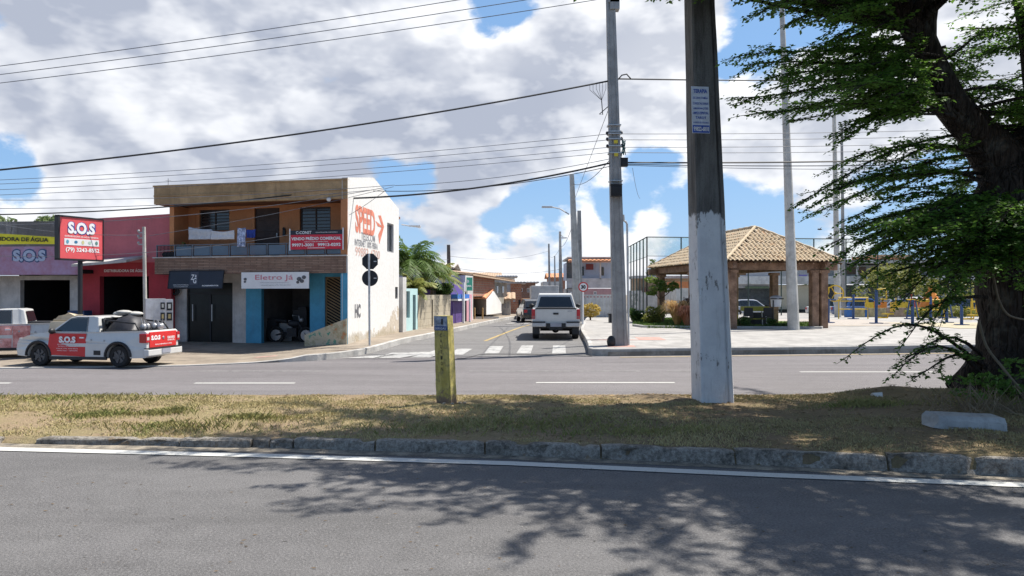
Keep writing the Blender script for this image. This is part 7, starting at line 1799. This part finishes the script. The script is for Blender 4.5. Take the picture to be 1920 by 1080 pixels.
tb, pbk = bigbox('long white two-storey building with open balcony behind the playground', 'long_building', 1340, 1900, 74, [('ground_recess', 1340, 1900, 534, 598, 1.2, 6, M_dgl), ('white_band', 1340, 1900, 518, 533, -.8, .2, mat_concrete('white_band_paint', (.56, .56, .55), None, .2)),
    ('upper_wall', 1340, 1900, 497, 518, .8, 6, M_lg), ('roof_edge', 1555, 1900, 488, 494, -1.0, 6, M_greyw), ('roof_tiles', 1640, 1706, 478, 488, -.5, 5, M_tiles), ('brown_opening', 1590, 1630, 500, 514, .72, .79, mat('brown_opening', (.16, .10, .07), .8, .2)),
    ('grey_facade', 1340, 1450, 505, 540, -.1, .79, mat('grey_facade_paint', (.34, .35, .38), .8, .1, 1)), ('cream_wall', 1455, 1515, 535, 580, -.2, 1.1, mat('cream_wall', (.48, .44, .34), .9, .1, 1)), ('blue_panel', 1497, 1512, 515, 530, -.15, -.1, mat('violet_panel', (.12, .10, .32), .7, .1)), ('green_sign', 1396, 1440, 537, 541, -.3, -.2, mat('dark_green_band', (.10, .14, .09), .8, .2))])
for i in range(9): 
    px_ = 1560+i*38; q0, q1, z0, z1 = pbk.px(px_, 488, px_+3, 598); b = MB(); pbk.box(b, q0, q1, -.95, -.81, z0, z1); b.build('column', M_white, tb)
for i in range(8):
    px_ = 1575+i*40; q0, q1, z0, z1 = pbk.px(px_, 540, px_+22, 585); b = MB(); pbk.box(b, q0, q1, 1.1, 1.19, z0, z1); w_ = b.build('shutter', M_metal if i % 3 else M_glassd, tb)
# parked cars behind the plaza
car('white car with bluish glass parked behind the gazebo table', 1405, 62, M_csil, .05, -.1, 1.05); car('blue car parked behind the gym wheels', 1618, 60, M_cblue, .1, -.1, 1.1, .05); car('silver car parked behind the middle blue gym posts', 1672, 62, M_csil, PI+.1, -.1, 1.1)
car('white hatchback parked behind the playground fence', 1738, 58, M_cwh, .1, -.1, 1.1, .15); car('dark car parked at the right behind the playground, near the trunk', 1800, 60, M_cblk, .1, -.1, 1.1); car('white car partly hidden right of the right gazebo post', 1560, 64, M_cwh, .2, -.1, 1.0)
# low painted playground wall, yellow fence panels and gym gear
t = thing('painted_wall', 'low wall painted in tan and blue sections beside the playground', 'wall', (XX(1640, 50), 50, 0))
pw_ = Plane((XX(1588, 50), 50), (XX(1860, 52), 52))
for i, (a, c, cc) in enumerate([(1588, 1600, 'b'), (1600, 1622, 't'), (1622, 1630, 'b'), (1630, 1662, 't'), (1662, 1700, 't2'), (1700, 1712, 'b'), (1712, 1760, 't'), (1760, 1775, 'b'), (1775, 1840, 't2')]):
    q0, q1, z0, z1 = pw_.px(a, 577, c, 600); b = MB(); pw_.box(b, q0, q1-.02, 0, .3, z0, z1-.03*(i % 2)); b.build('wall_section', {'b': mat('blue_block_paint', (.04, .13, .35), .7, .2), 't': mat('tan_mural_paint', (.38, .32, .18), .8, .4, 3), 't2': mat('brown_mural_paint', (.30, .22, .16), .8, .4, 3)}[cc], t)
b = MB(); leafball(b, (XX(1770, 48), 48, .7), (2.6, .6, .5), 1500, .12, random.Random(4)); t_ = thing('hedge', 'low green hedge in front of the painted playground wall, right side', 'hedge', (XX(1770, 48), 48, 0)); b.build('foliage', M_bush2, t_, fix=False)
M_yp = mat('yellow_gym_paint', (.62, .42, .03), .45, .12, 6); M_bp = mat('blue_gym_paint', (.03, .075, .20), .45, .15, 6)
def gym(kind, label, px, Y, hpx0, hpx1, w_=.9):
    x = XX(px, Y); z0 = PZ(Y)+.01; zt_ = ZZ(hpx0, Y); t = thing('gym_machine', label, 'exercise machine', (x, Y, z0), 'outdoor gym machines')
    b = MB(); b.cyl((x, Y, z0), (x, Y, zt_ if kind != 'wheel' else ZZ(560, Y)), .075, n=10); b.build('post', M_bp, t)
    b = MB(); b.box((x, Y, z0+.02), (.5, .5, .04)); b.build('base_plate', M_bp, t)
    if kind == 'wheel':
        for dx, r_ in ((-.36, .36), (.36, .42)):
            c = Vector((x+dx, Y, ZZ(545 if dx < 0 else 550, Y))); b = MB(); b.torus(c, r_, .04, (.35, 1, .1), 24, 6)
            for k in range(3): a = 2*PI*k/3; b.tube([c, c+Vector((math.cos(a)*r_, 0, math.sin(a)*r_))], .025, 5)
            b.sphere(c+Vector((0, -.08, 0)), .07, 8, 6); b.build('hand_wheel', M_yp, t)
        b = MB(); b.tube([(x-.4, Y, ZZ(562, Y)), (x+.4, Y, ZZ(562, Y))], .05, 6); b.build('crossbar', M_bp, t)
    elif kind == 'press':
        b = MB(); b.tube([(x, Y, zt_), (x+.5, Y, zt_+.05), (x+.55, Y, zt_-.5)], .04, 6); b.tube([(x+.55, Y, zt_-.5), (x+.2, Y, zt_-.5)], .04, 6); b.build('handle', M_yp, t)
        b = MB(); b.box((x+.6, Y, z0+.5), (.45, .4, .07)); b.build('seat', M_yp, t); b = MB(); b.box((x+.85, Y, z0+.85), (.07, .4, .5)); b.build('backrest', M_yp, t); b = MB(); b.tube([(x, Y, z0+.3), (x+.6, Y, z0+.3), (x+.6, Y, z0+.5)], .04, 6); b.build('support', M_yp, t)
    elif kind == 'frame':
        b = MB(); b.tube([(x-w_, Y, z0), (x-w_, Y, zt_-.2), (x+w_, Y, zt_-.2), (x+w_, Y, z0)], .04, 6); b.build('frame', M_yp, t)
        b = MB(); b.tube([(x-w_, Y, z0+.6), (x+w_, Y, z0+.6)], .035, 6); b.tube([(x-w_, Y, z0+1.1), (x+w_, Y, z0+1.1)], .035, 6); b.build('rungs', M_yp, t)
    else:
        for s in (-1, 1):
            b = MB(); b.tube([(x+s*.15, Y, z0+1.2), (x+s*.3, Y, z0+.3)], .035, 6); b.box((x+s*.3, Y-.1, z0+.28), (.2, .35, .05)); b.build('footrest', M_bp, t)
        b = MB(); b.tube([(x-.35, Y, z0+1.25), (x+.35, Y, z0+1.25)], .035, 6); b.build('crossbar', M_yp, t)
gym('wheel', 'blue post with two yellow hand wheels, left in the outdoor gym', 1553, 40, 560, 604)
gym('press', 'yellow seat machine on a blue post, left of the painted wall middle', 1643, 39, 543, 606); gym('step', 'blue stepping machine with short side pedals, right of the seat machine', 1711, 38, 562, 610)
gym('press', 'blue post with yellow seat right beside the tree trunk', 1803, 37, 560, 612); gym('frame', 'yellow climbing frame before the tan wall section', 1600, 46, 552, 600, .9); gym('frame', 'wide yellow frame between the two seat machines', 1745, 44, 556, 602, .8)
gym('frame', 'yellow frame seen through leaves at the far right', 1840, 44, 560, 602, .6); gym('step', 'stepping machine under the leaning leaf spray', 1775, 40, 575, 606)
t = thing('slide_house', 'orange and red toy slide behind the painted wall', 'slide', (XX(1670, 54), 54, 0))
for i, (a, c, ya, yb, m_) in enumerate([(1625, 1640, 567, 585, M_yp), (1640, 1655, 572, 588, mat('orange_toy_plastic', (.65, .22, .03), .4, .15)), (1655, 1663, 566, 590, MATS['orange_toy_plastic'] if 'orange_toy_plastic' in MATS else M_yp), (1680, 1706, 566, 582, M_yp), (1709, 1722, 560, 582, mat('red_toy_plastic', (.5, .08, .05), .4, .15))]):
    Y = 54; b = MB(); x0, x1 = XX(a, Y), XX(c, Y); b.obox((x0, Y, ZZ(yb, Y)), (x1-x0, 0, 0), (0, .3, 0), (0, 0, ZZ(ya, Y)-ZZ(yb, Y))); b.tube([(x0, Y, 0), (x0, Y, ZZ(ya, Y)+.3)], .05, 6); b.build('panel', m_, t)
b = MB(); b.cyl((XX(1745, 56), 56, 0.8), (XX(1745, 56), 56, ZZ(535, 56)), .9, .05, 10); b.build('cone_roof', MATS['orange_toy_plastic'], t)
bush('rounded pale green tree right of the gazebo, behind the fence', 1700, 66, 200, 545, 492, M_bush2, 31, 2600, .22, name='background_tree', zb=1.0)
bush('green tree tops over the court fence, left of the gazebo roof', 1222, 80, 36, 530, 486, M_far, 32, 800, .25, name='background_tree', zb=1.0)
bush('dark green tree tops over the fence right of the gazebo', 1545, 90, 110, 500, 455, M_bush, 33, 1600, .3, name='background_tree', zb=1.0)
# two birds
for (px_, py_, lb) in [(1537, 430, 'small dark bird in flight above the gazebo right eave, upper of two'), (1556, 446, 'small dark bird in flight above the gazebo right eave, lower of two')]:
    Y = 30; c = PT(px_, py_, Y); b = MB(); b.sphere(c, (.10, .03, .03), 8, 6); b.add([c+Vector((-.03, 0, .01)), c+Vector((.03, 0, .01)), c+Vector((.02, -.18, .08)), c+Vector((-.02, .18, .08))], [(0, 1, 2), (0, 1, 3)]); b.add([c+Vector((.08, 0, 0)), c+Vector((.15, .02, 0)), c+Vector((.15, -.02, 0))], [(0, 1, 2)])
    tag(b.build('bird', M_blk, org=tuple(c)), lb, 'bird', 'birds over the plaza')

# ------------------------------------------------------------------ overhead cables
M_cab = mat('cable_black', (.02, .022, .025), .6, .2); M_cab2 = mat('cable_grey', (.13, .14, .16), .6, .2)
def wire(a, c, Ya, Yc, sag, r_, label, m_=None, group='overhead cables'):
    p, q = PT(*a, Ya), PT(*c, Yc); n = 26; pts = [p+(q-p)*(i/n)-Vector((0, 0, sag*4*(i/n)*(1-i/n))) for i in range(n+1)]
    b = MB(); b.tube(pts, r_, 5, False); o = b.build('overhead_cable', m_ or M_cab, org=tuple((p+q)/2)); tag(o, label, 'cable', group); return o
for i, (yl, yr, nm) in enumerate([(172, -66, 'highest'), (186, -44, 'middle'), (200, -22, 'lowest')]):
    wire((-400, yl), (1250, yr), 15, 15, .14, .008, '%s of the three thin grey cables crossing the upper left sky' % nm, M_cab2, 'three upper left cables')
wire((-300, 345), (1141, 152), 21, 23.95, .35, .028, 'thick twisted dark cable rising from the left edge to the tall pale pole', M_cab)
wire((1158, 148), (1300, 150), 23.95, 23.9, .0, .024, 'dark cable leaving the tall pole towards the whitewashed pole', M_cab)
wire((1300, 150), (2100, 146), 23.9, 24, .05, .020, 'dark cable between the whitewashed pole and the big tree', M_cab)
b = MB(); c = PT(1158, 150, 23.9); b.tube([c, PT(1166, 141, 23.9), PT(1175, 139, 23.9), PT(1184, 149, 23.9)], .022, 6); tag(b.build('cable_loop', M_cab, org=tuple(c)), 'small arched cable loop at the top right of the tall pale pole', 'cable')
gl = 'thin grey cables at mid height'
for i, (yl, ym, yr, nm) in enumerate([(345, 251, 238, 'first'), (352, 262, 250, 'second'), (362, 276, 263, 'third'), (372, 286, 276, 'fourth')]):
    wire((-200, yl), (1143, ym), 26, 23.9, .22, .009, '%s from the top of the thin grey cables left of the tall pole' % nm, M_cab2, gl)
    wire((1150, ym), (2050, yr-4), 23.9, 27, .10, .010, '%s from the top of the thin cables right of the tall pole' % nm, M_cab2, gl)
wire((655, 372), (1143, 306), 25.2, 23.9, .22, .030, 'thickest black cable from the white side wall to the tall pale pole', M_cab)
wire((-200, 402), (655, 352), 25.5, 25.0, .30, .022, 'long dark cable running across the front of the tan roof fascia', M_cab)
wire((-200, 388), (700, 356), 24, 24.5, .25, .010, 'thin cable just above the one crossing the tan fascia', M_cab2)
wire((-200, 372), (740, 347), 24, 24.5, .22, .009, 'thin cable skimming the top of the tan fascia', M_cab2)
wire((-200, 418), (720, 352), 24, 24.6, .45, .010, 'sagging cable crossing the orange upper storey', M_cab2)
wire((700, 358), (1143, 312), 25, 23.9, .25, .012, 'thin cable just below the thickest black one', M_cab)
wire((740, 348), (1143, 298), 25, 23.9, .15, .010, 'thin cable just above the thickest black one', M_cab2)
wire((1172, 305), (2050, 288), 23.9, 26, .10, .026, 'thick black cable leaving the tall pole to the right', M_cab)
wire((1172, 308), (2050, 297), 23.9, 26, .14, .014, 'thin black cable just below the thick one at right', M_cab)
wire((1172, 310), (2050, 312), 23.9, 26, .12, .010, 'lowest thin cable leaving the tall pole to the right', M_cab2)
wire((738, 350), (280, 442), 25, 23.2, .10, .008, 'service wire slanting from the cable junction down to the meter post', M_cab2, 'service wires')
wire((724, 356), (655, 403), 24.4, 24.4, .03, .008, 'short service wire falling to the orange pilaster', M_cab2, 'service wires')
wire((-100, 476), (545, 440), 22, 23.0, .3, .007, 'thin wire crossing the balcony towards the red banner', M_cab2, 'service wires')
wire((272, 440), (-100, 400), 23.2, 20, .2, .007, 'thin wire from the meter post to the left edge', M_cab2, 'service wires')
wire((1141, 205), (1078, 372), 23.9, 41, .0, .010, 'slack tie wire falling from the tall pole to the leaning lamp pole', M_cab2, 'service wires')
wire((1143, 300), (1074, 345), 23.9, 42, .3, .012, 'cable from the tall pole to the leaning lamp pole', M_cab)
wire((1074, 420), (1050, 462), 42, 62, .4, .014, 'cable between the leaning lamp pole and the thin far street lamp', M_cab2)
wire((1050, 465), (1029, 480), 62, 80, .4, .014, 'cable between the thin far lamp and the distant pole', M_cab2)
wire((842, 480), (1030, 470), 52, 80, .5, .014, 'far cable from the dark pole behind the palm to the distant pole', M_cab2)
wire((842, 500), (1050, 505), 52, 62, .4, .014, 'lower far cable over the brick house roof', M_cab2)
wire((842, 486), (720, 470), 52, 35, .2, .012, 'cable from the dark pole to the back of the white side wall', M_cab2)
wire((1186, 315), (1200, 372), 23.9, 30, .2, .007, 'hanging slack wire right of the tall pole', M_cab2, 'service wires')
b = MB(); c = PT(1108, 160, 23.5)
for i in range(6): p = PT(1106+i*6, 158-i*1.0, 23.6); b.tube([p, p-Vector((0, 0, .18+.05*(i % 2))), PT(1128, 188, 23.7)], .006, 4, False)
b.tube([PT(1128, 188, 23.7), PT(1130, 215, 23.8), PT(1124, 214, 23.8), PT(1140, 200, 23.9)], .015, 5); tag(b.build('cable_suspension', M_cab, org=tuple(c)), 'thin fan of tie wires hanging from the thick cable left of the tall pole', 'cable')
# ------------------------------------------------------------------ big tree on the median
R = random.Random(77)
TB = Vector((XX(1925, 11.5), 11.5, 0)); TB.z = mz(TB.x, TB.y)-.1
tree = thing('shade_tree', 'big dark-trunked shade tree with layered feathery branches at the right edge', 'tree', tuple(TB))
M_bark = mat_bark('dark_rough_bark', (.022, .018, .015), (.06, .048, .04))
M_leaf = mat_leaf('shade_tree_leaf', (.045, .125, .02), (.13, .24, .04), 1.2, .45)
def ipt(px, py, Y): return PT(px, py, Y)
tb = MB()
def limb(pts, rs, n=14, wob=.05, sub=5):
    P = cr([tuple(p)+(r_,) for p, r_ in zip(pts, rs)], sub); o0 = len(tb.v); prev = None; k = len(P); ph = R.uniform(0, 9)
    for i, (x, y, z, r_) in enumerate(P):
        a_ = Vector(P[max(0, i-1)][:3]); c_ = Vector(P[min(k-1, i+1)][:3]); d_ = (c_-a_).normalized()
        s = Vector((0, 1, 0)).cross(d_) if prev is None else prev-d_*prev.dot(d_)
        if s.length < 1e-3: s = Vector((1, 0, 0))
        s.normalize(); prev = s; t_ = d_.cross(s)
        for j in range(n):
            g = 2*PI*j/n; v = s*math.cos(g)+t_*math.sin(g); q = Vector((x, y, z)); rr = r_*(1+wob*2.2*mnoise.noise(tuple((q+v*r_)*1.7+Vector((ph, 0, 0))))+wob*mnoise.noise(tuple((q+v*r_)*6)))
            tb.v.append(tuple(q+v*rr))
    for i in range(k-1):
        for j in range(n): tb.f.append((o0+i*n+j, o0+i*n+(j+1) % n, o0+(i+1)*n+(j+1) % n, o0+(i+1)*n+j)); tb.mi.append(0)
    tb.f.append(tuple(o0+(k-1)*n+j for j in range(n))); tb.mi.append(0)
    return [Vector(p[:3]) for p in P]
tx = TB.x
trunk = limb([TB, TB+Vector((.0, 0, .35)), TB+Vector((-.02, 0, .9)), TB+Vector((-.05, 0, 1.9)), TB+Vector((-.1, 0, 2.9)), TB+Vector((-.05, 0, 3.6))], [.92, .74, .64, .61, .66, .5], 26, .09)
for a, l, r_ in ((2.9, .55, .18), (3.6, .7, .2), (4.3, .8, .2), (5.2, 1.2, .22), (2.2, .9, .2), (6.0, 1.1, .2), (1.0, 1.1, .22)):
    d_ = Vector((math.cos(a), math.sin(a), 0)); limb([TB+d_*.4+Vector((0, 0, .75)), TB+d_*.75+Vector((0, 0, .30)), TB+d_*(l+.25)+Vector((0, 0, .05))], [r_*1.3, r_, r_*.3], 9, .12, 4)
L1_ = limb([ipt(1905, 340, 11.5), ipt(1850, 270, 11.5), ipt(1800, 215, 11.4), ipt(1760, 160, 11.3), ipt(1728, 80, 11.2), ipt(1690, 0, 11.0), ipt(1650, -120, 10.6), ipt(1600, -260, 10.0)], [.44, .31, .25, .23, .21, .18, .15, .10], 16, .09)
L2_ = limb([ipt(1915, 330, 11.5), ipt(1955, 250, 11.6), ipt(2020, 160, 11.8), ipt(2100, 40, 12.2), ipt(2160, -120, 12.6), ipt(2180, -300, 12.8)], [.44, .36, .32, .28, .2, .12], 16, .09)
L3_ = limb([ipt(1728, 80, 11.2), ipt(1745, -40, 11.0), ipt(1790, -160, 10.4), ipt(1800, -300, 9.6)], [.2, .17, .13, .08], 10, .08)
L4_ = limb([ipt(1960, 240, 11.6), ipt(1940, 60, 10.8), ipt(1900, -120, 9.8), ipt(1880, -260, 9.0)], [.26, .2, .15, .08], 10, .08)
LV, LF = [], []
def leaf(p, d_, up_, s):
    i = len(LV); sd = d_.cross(up_); sd.normalize(); w_ = s*.30
    LV.extend([p, p+d_*s*.45+sd*w_, p+d_*s, p+d_*s*.45-sd*w_]); LF.append((i, i+1, i+2, i+3))
Z = Vector((0, 0, 1))
def twig(p, d_, L, dens=1.0, ls=.062):
    d_ = d_.normalized(); n = max(4, int(L/.035*dens)); pts = []; q = p.copy(); dd = d_.copy()
    for i in range(n+1):
        pts.append(q.copy()); q = q+dd*(L/n); dd = (dd+Vector((R.gauss(0, .05), R.gauss(0, .05), R.gauss(-.006, .035)))).normalized()
    i0 = len(tb.v)
    k = 0
    idx = list(range(0, n+1, max(1, n//4)))
    tb.tube([pts[j] for j in idx], [.007*(1-.7*a/len(idx)) for a in range(len(idx))], 3, False)
    for i in range(1, n+1):
        for s in (1, -1):
            if R.random() < .18: continue
            sd = dd.cross(Z); 
            if sd.length < .1: sd = Vector((1, 0, 0))
            sd.normalize(); v = (sd*s*R.uniform(.6, 1.1)+dd*R.uniform(.2, .8)+Z*R.uniform(-.55, .35)).normalized(); upv = (Z+Vector((R.gauss(0, .45), R.gauss(0, .45), 0))).normalized()
            leaf(pts[i]+Vector((R.gauss(0, .012), R.gauss(0, .012), R.gauss(0, .016))), v, upv, ls*R.uniform(.6, 1.25))
def inpx(p): return 960+p.x/p.y*FOC, HOR-(p.z-CAMZ)/p.y*FOC
def hides(s_, e_):
    for f in (.35, .5, .65, .8, 1.0):
        p = s_*(1-f)+e_*f; u_, v_ = inpx(p)
        if 1850 < u_ < 1960 and 235 < v_ < 415 and p.y < 11.5: return True
        if -60 < v_ < 290:
            lx = 1690+160*v_/270
            if abs(u_-lx) < 62 and p.y < 11.4: return True
    return False
def bough(p, q, droop=.12, tw=1.0, r0=.045, tl=.75, step=.10, dens=1.0, ls=.062, start=.18):
    """near-horizontal bough from p to q with flat sprays of leafy twigs"""
    d_ = q-p; L = d_.length; n = max(6, int(L/.22)); pts = []; side0 = d_.cross(Z).normalized()
    a1, a2 = R.uniform(0, 9), R.uniform(0, 9)
    for i in range(n+1):
        f = i/n; pts.append(p+d_*f+Z*(droop*4*f*(1-f)*.6-droop*f*f*.5+.05*math.sin(f*7+a1))+side0*.07*L*.5*math.sin(f*4+a2)*f)
    tb.tube(pts, [max(.006, r0*(1-.85*i/n)) for i in range(n+1)], 6, False)
    m_ = int(L/step*tw)
    for k in range(m_):
        f = start+(1-start)*(k+R.random())/m_; f = min(.999, f); i = int(f*n); g = f*n-i; c = pts[i]*(1-g)+pts[min(n, i+1)]*g; fd = (pts[min(n, i+1)]-pts[i]).normalized()
        s = 1 if R.random() < .5 else -1; sd = fd.cross(Z).normalized()
        dv = (fd*R.uniform(.55, 1.1)+sd*s*R.uniform(.35, 1.0)+Z*R.uniform(-.30, .20)).normalized()
        twig(c, dv, tl*R.uniform(.45, 1.1)*(1.05-.55*f), dens, ls)
    twig(pts[-1], (pts[-1]-pts[-2]), tl*.6, dens, ls)
# boughs the picture shows, leftmost tips given where they stand
vis = [  # start px,py,Y ; tip px,py,Y ; droop
 ((1740, 110, 11.2), (1395, 95, 9.6), .10, 1.1), ((1755, 150, 11.3), (1410, 110, 10.2), .12, 1.2), ((1745, 130, 11.2), (1440, 140, 9.9), .10, 1.2), ((1770, 180, 11.3), (1400, 165, 10.4), .10, 1.1), ((1785, 200, 11.4), (1415, 205, 10.8), .10, .8),
 ((1775, 190, 11.3), (1470, 195, 9.9), .05, 1.2), ((1760, 170, 11.3), (1530, 160, 9.4), .06, 1.2), ((1745, 120, 11.3), (1480, 120, 12.4), .08, 1.1), ((1790, 205, 11.4), (1500, 190, 12.3), .06, 1.0),
 ((1690, 10, 11.0), (1420, 12, 9.8), .12, 1.0), ((1700, 0, 11.0), (1470, -25, 10.6), .10, 1.1), ((1700, 10, 11.0), (1560, 25, 9.4), .10, 1.2), ((1720, 60, 11.1), (1540, 65, 10.2), .12, .9), ((1715, 40, 11.1), (1590, 62, 12.3), .1, .9), ((1735, 90, 11.2), (1610, 85, 10.6), .1, .9),
 ((1840, 275, 11.5), (1520, 340, 10.6), .18, .95), ((1850, 300, 11.5), (1530, 360, 10.2), .16, 1.0), ((1860, 320, 11.5), (1540, 375, 11.5), .12, .9), ((1830, 260, 11.5), (1570, 300, 11.6), .12, .9), ((1840, 280, 11.4), (1640, 310, 10.3), .10, 1.0), ((1870, 340, 11.4), (1600, 330, 12.6), .08, .9),
 ((1860, 370, 11.4), (1560, 440, 10.6), .14, 1.3), ((1860, 390, 11.4), (1570, 465, 10.2), .14, 1.3), ((1870, 380, 11.5), (1590, 420, 11.6), .10, 1.2), ((1860, 410, 11.4), (1600, 480, 10.9), .12, 1.3), ((1870, 420, 11.4), (1650, 440, 10.0), .10, 1.3), ((1860, 440, 11.4), (1620, 500, 10.4), .10, 1.3), ((1860, 430, 11.5), (1690, 420, 10.6), .1, 1.3),
 ((1860, 460, 11.4), (1640, 525, 10.8), .10, 1.1), ((1870, 470, 11.4), (1690, 540, 10.2), .10, 1.1), ((1880, 440, 11.3), (1740, 500, 9.9), .10, 1.3), ((1870, 480, 11.3), (1760, 520, 10.4), .1, 1.2), ((1880, 410, 11.2), (1780, 450, 9.8), .1, 1.4), ((1890, 380, 11.2), (1760, 400, 9.9), .1, 1.4),
 ((1890, 470, 11.1), (1830, 480, 9.7), .1, 1.3), ((1900, 460, 11.1), (1930, 500, 9.5), .1, 1.3), ((1900, 440, 11.0), (1880, 455, 9.6), .05, 1.2),
 ((1850, 560, 11.1), (1700, 612, 10.4), .2, .7), ((1840, 500, 11.2), (1745, 590, 10.5), .12, .7), ((1850, 690, 11.0), (1590, 618, 10.3), .32, .42), ((1845, 700, 11.0), (1680, 665, 10.2), .22, .65), ((1850, 680, 11.0), (1720, 690, 10.2), .1, .6), ((1840, 660, 11.1), (1690, 655, 10.8), .16, .6)]
for a, c_, dr, tw in vis:
    low = a[1] > 540
    bough(ipt(*a), ipt(*c_), dr*2.0, tw*((1.8 if a[1] < 350 else 1.15) if not low else 2.4), .030, .66 if not low else .34, .10, 1.2, .060)
    if not low:
        for _k in range(1 if a[1] < 240 or a[1] > 360 else 0):
            a2 = (a[0]+R.uniform(-30, 30), a[1]+R.uniform(-28, 28), a[2]+R.uniform(-.3, .3)); f2 = R.uniform(.10, .45)
            c2 = (c_[0]+(a[0]-c_[0])*f2+R.uniform(-10, 10), c_[1]+R.uniform(-20, 22), c_[2]+R.uniform(-.9, .9))
            bough(ipt(*a2), ipt(*c2), dr*1.6, tw*1.5, .024, .62, .11, 1.1, .066)
for _ in range(22):      # dense layered mass in front of and left of the trunk
    y0 = R.choice([110, 150, 190, 205, 330, 370, 400]) + R.uniform(-18, 18)
    x0 = 1735+R.uniform(0, 40)+(90 if y0 > 250 else 0); xe = R.uniform(1560, 1760)+(50 if 220 < y0 < 280 else 0)
    Y0 = 11.2; Y1 = R.uniform(9.2, 11.8)
    bough(ipt(x0, y0-8, Y0), ipt(xe, y0+R.uniform(0, 34), Y1), .15, 1.6, .022, .6, .10, 1.15, .066)
for _ in range(20):      # sprays hanging over the trunk itself
    y0 = R.uniform(395, 500); x0 = R.uniform(1880, 1930); xe = x0+R.uniform(-150, 90)
    bough(ipt(x0, y0-30, 10.9), ipt(xe, y0+R.uniform(0, 30), R.uniform(9.0, 10.0)), .12, 1.5, .02, .5, .10, 1.15, .066)
# right part and upper crown
def onl(Ls, f): i = min(len(Ls)-1, int(f*(len(Ls)-1))); return Ls[i]
for _ in range(95):       # mid crown right side of the frame
    s = onl(R.choice([L2_, L2_, L1_, L4_]), R.uniform(.08, .6)); a = R.uniform(-PI*.95, .6); L = R.uniform(1.8, 3.4)
    e_ = s+Vector((math.cos(a)*L, math.sin(a)*L*.9, R.uniform(-.7, .35)))
    if e_.y < 6.6 or e_.z < 2.2 or hides(s, e_): continue
    if XX(1800, e_.y) > e_.x or s.x < XX(1790, s.y): continue
    bough(s, e_, .2, 1.5, .03, .72, .11, 1.1, .066)
for _ in range(105):       # behind the trunk, filling toward the right edge
    s = onl(R.choice([L2_, L1_]), R.uniform(.0, .75)); a = R.uniform(-.3, 2.2); L = R.uniform(1.6, 3.4); e_ = s+Vector((math.cos(a)*L, abs(math.sin(a))*L, R.uniform(-.8, 1.0)))
    if XX(1780, e_.y) > e_.x: continue
    bough(s, e_, .2, 1.4, .03, .75, .12, 1.0, .07)
# high crown above the frame: it throws the dappled shade on the road
for i in range(185):
    s = onl(R.choice([L1_, L1_, L2_, L3_, L3_, L4_]), R.uniform(.6, 1)); a = R.uniform(PI*.55, PI*1.75); L = R.uniform(2.4, 5.4)
    e_ = s+Vector((math.cos(a)*L*1.15, math.sin(a)*L*.95, R.uniform(-.3, 1.3)))
    py_ = HOR-(e_.z-CAMZ)/e_.y*FOC; pys = HOR-(s.z-CAMZ)/s.y*FOC
    if py_ > -30: e_.z = CAMZ+(HOR+60)/FOC*e_.y
    sx_, sy_ = e_.x-.52*e_.z, e_.y-.27*e_.z
    if sx_ < .5-1.65*(sy_-5)+R.uniform(-.7, .7): continue
    bough(s, e_, .25, 1.25, .045, .62, .13, .85, .09)
me = bpy.data.meshes.new('crown'); me.from_pydata([tuple(v-TB) for v in LV], [], LF); me.materials.append(M_leaf); me.update()
o = bpy.data.objects.new('crown', me); C.objects.link(o); o.parent = tree
tb.build('trunk', M_bark, tree, smooth=True, fix=False)
open('/tmp/leafcount','w').write('%d %d'%(len(LF), len(tb.v)))
# vines, roots sprouts at the foot
b = MB(); b.tube(cr([tuple(ipt(1862, 515, 10.7)), tuple(ipt(1872, 560, 10.6)), tuple(ipt(1890, 590, 10.6)), tuple(ipt(1925, 600, 10.7))], 6), .016, 5, False); b.tube(cr([tuple(ipt(1835, 600, 10.9)), tuple(ipt(1850, 650, 10.7)), tuple(ipt(1880, 690, 10.5)), tuple(ipt(1925, 745, 10.4))], 6), .02, 5, False)
b.build('vine', mat('vine_bark', (.16, .13, .09), .9, .2), tree, smooth=True)
b = MB(); r = random.Random(3)
for (px_, py_, w_, h_, n) in [(1850, 712, .30, .12, 190), (1885, 728, .28, .12, 150), (1815, 738, .25, .07, 80), (1905, 690, .2, .2, 90), (1790, 712, .16, .08, 40)]:
    leafball(b, tuple(ipt(px_, py_, 10.55)), (w_, .3, h_), n, .05, r)
b.build('sprout_leaves', mat_leaf('sprout_leaf', (.05, .12, .02), (.12, .22, .04), 3), tree, fix=False)
b = MB()
for _ in range(150):
    a = r.uniform(0, 6.3); p = Vector((XX(1868, 10.3)+r.gauss(0, .45), 10.3+r.gauss(0, .2), 0)); p.z = mz(p.x, p.y); q = p+Vector((math.cos(a)*r.uniform(.1, .4), math.sin(a)*.2, r.uniform(.05, .4))); b.tube([p, q], .004, 3, False)
o = b.build('dry_twigs', mat('dry_twig', (.22, .17, .11), .9, .3), kind='stuff'); tag(o, 'dry twigs and straw piled at the foot of the big tree', 'twigs')
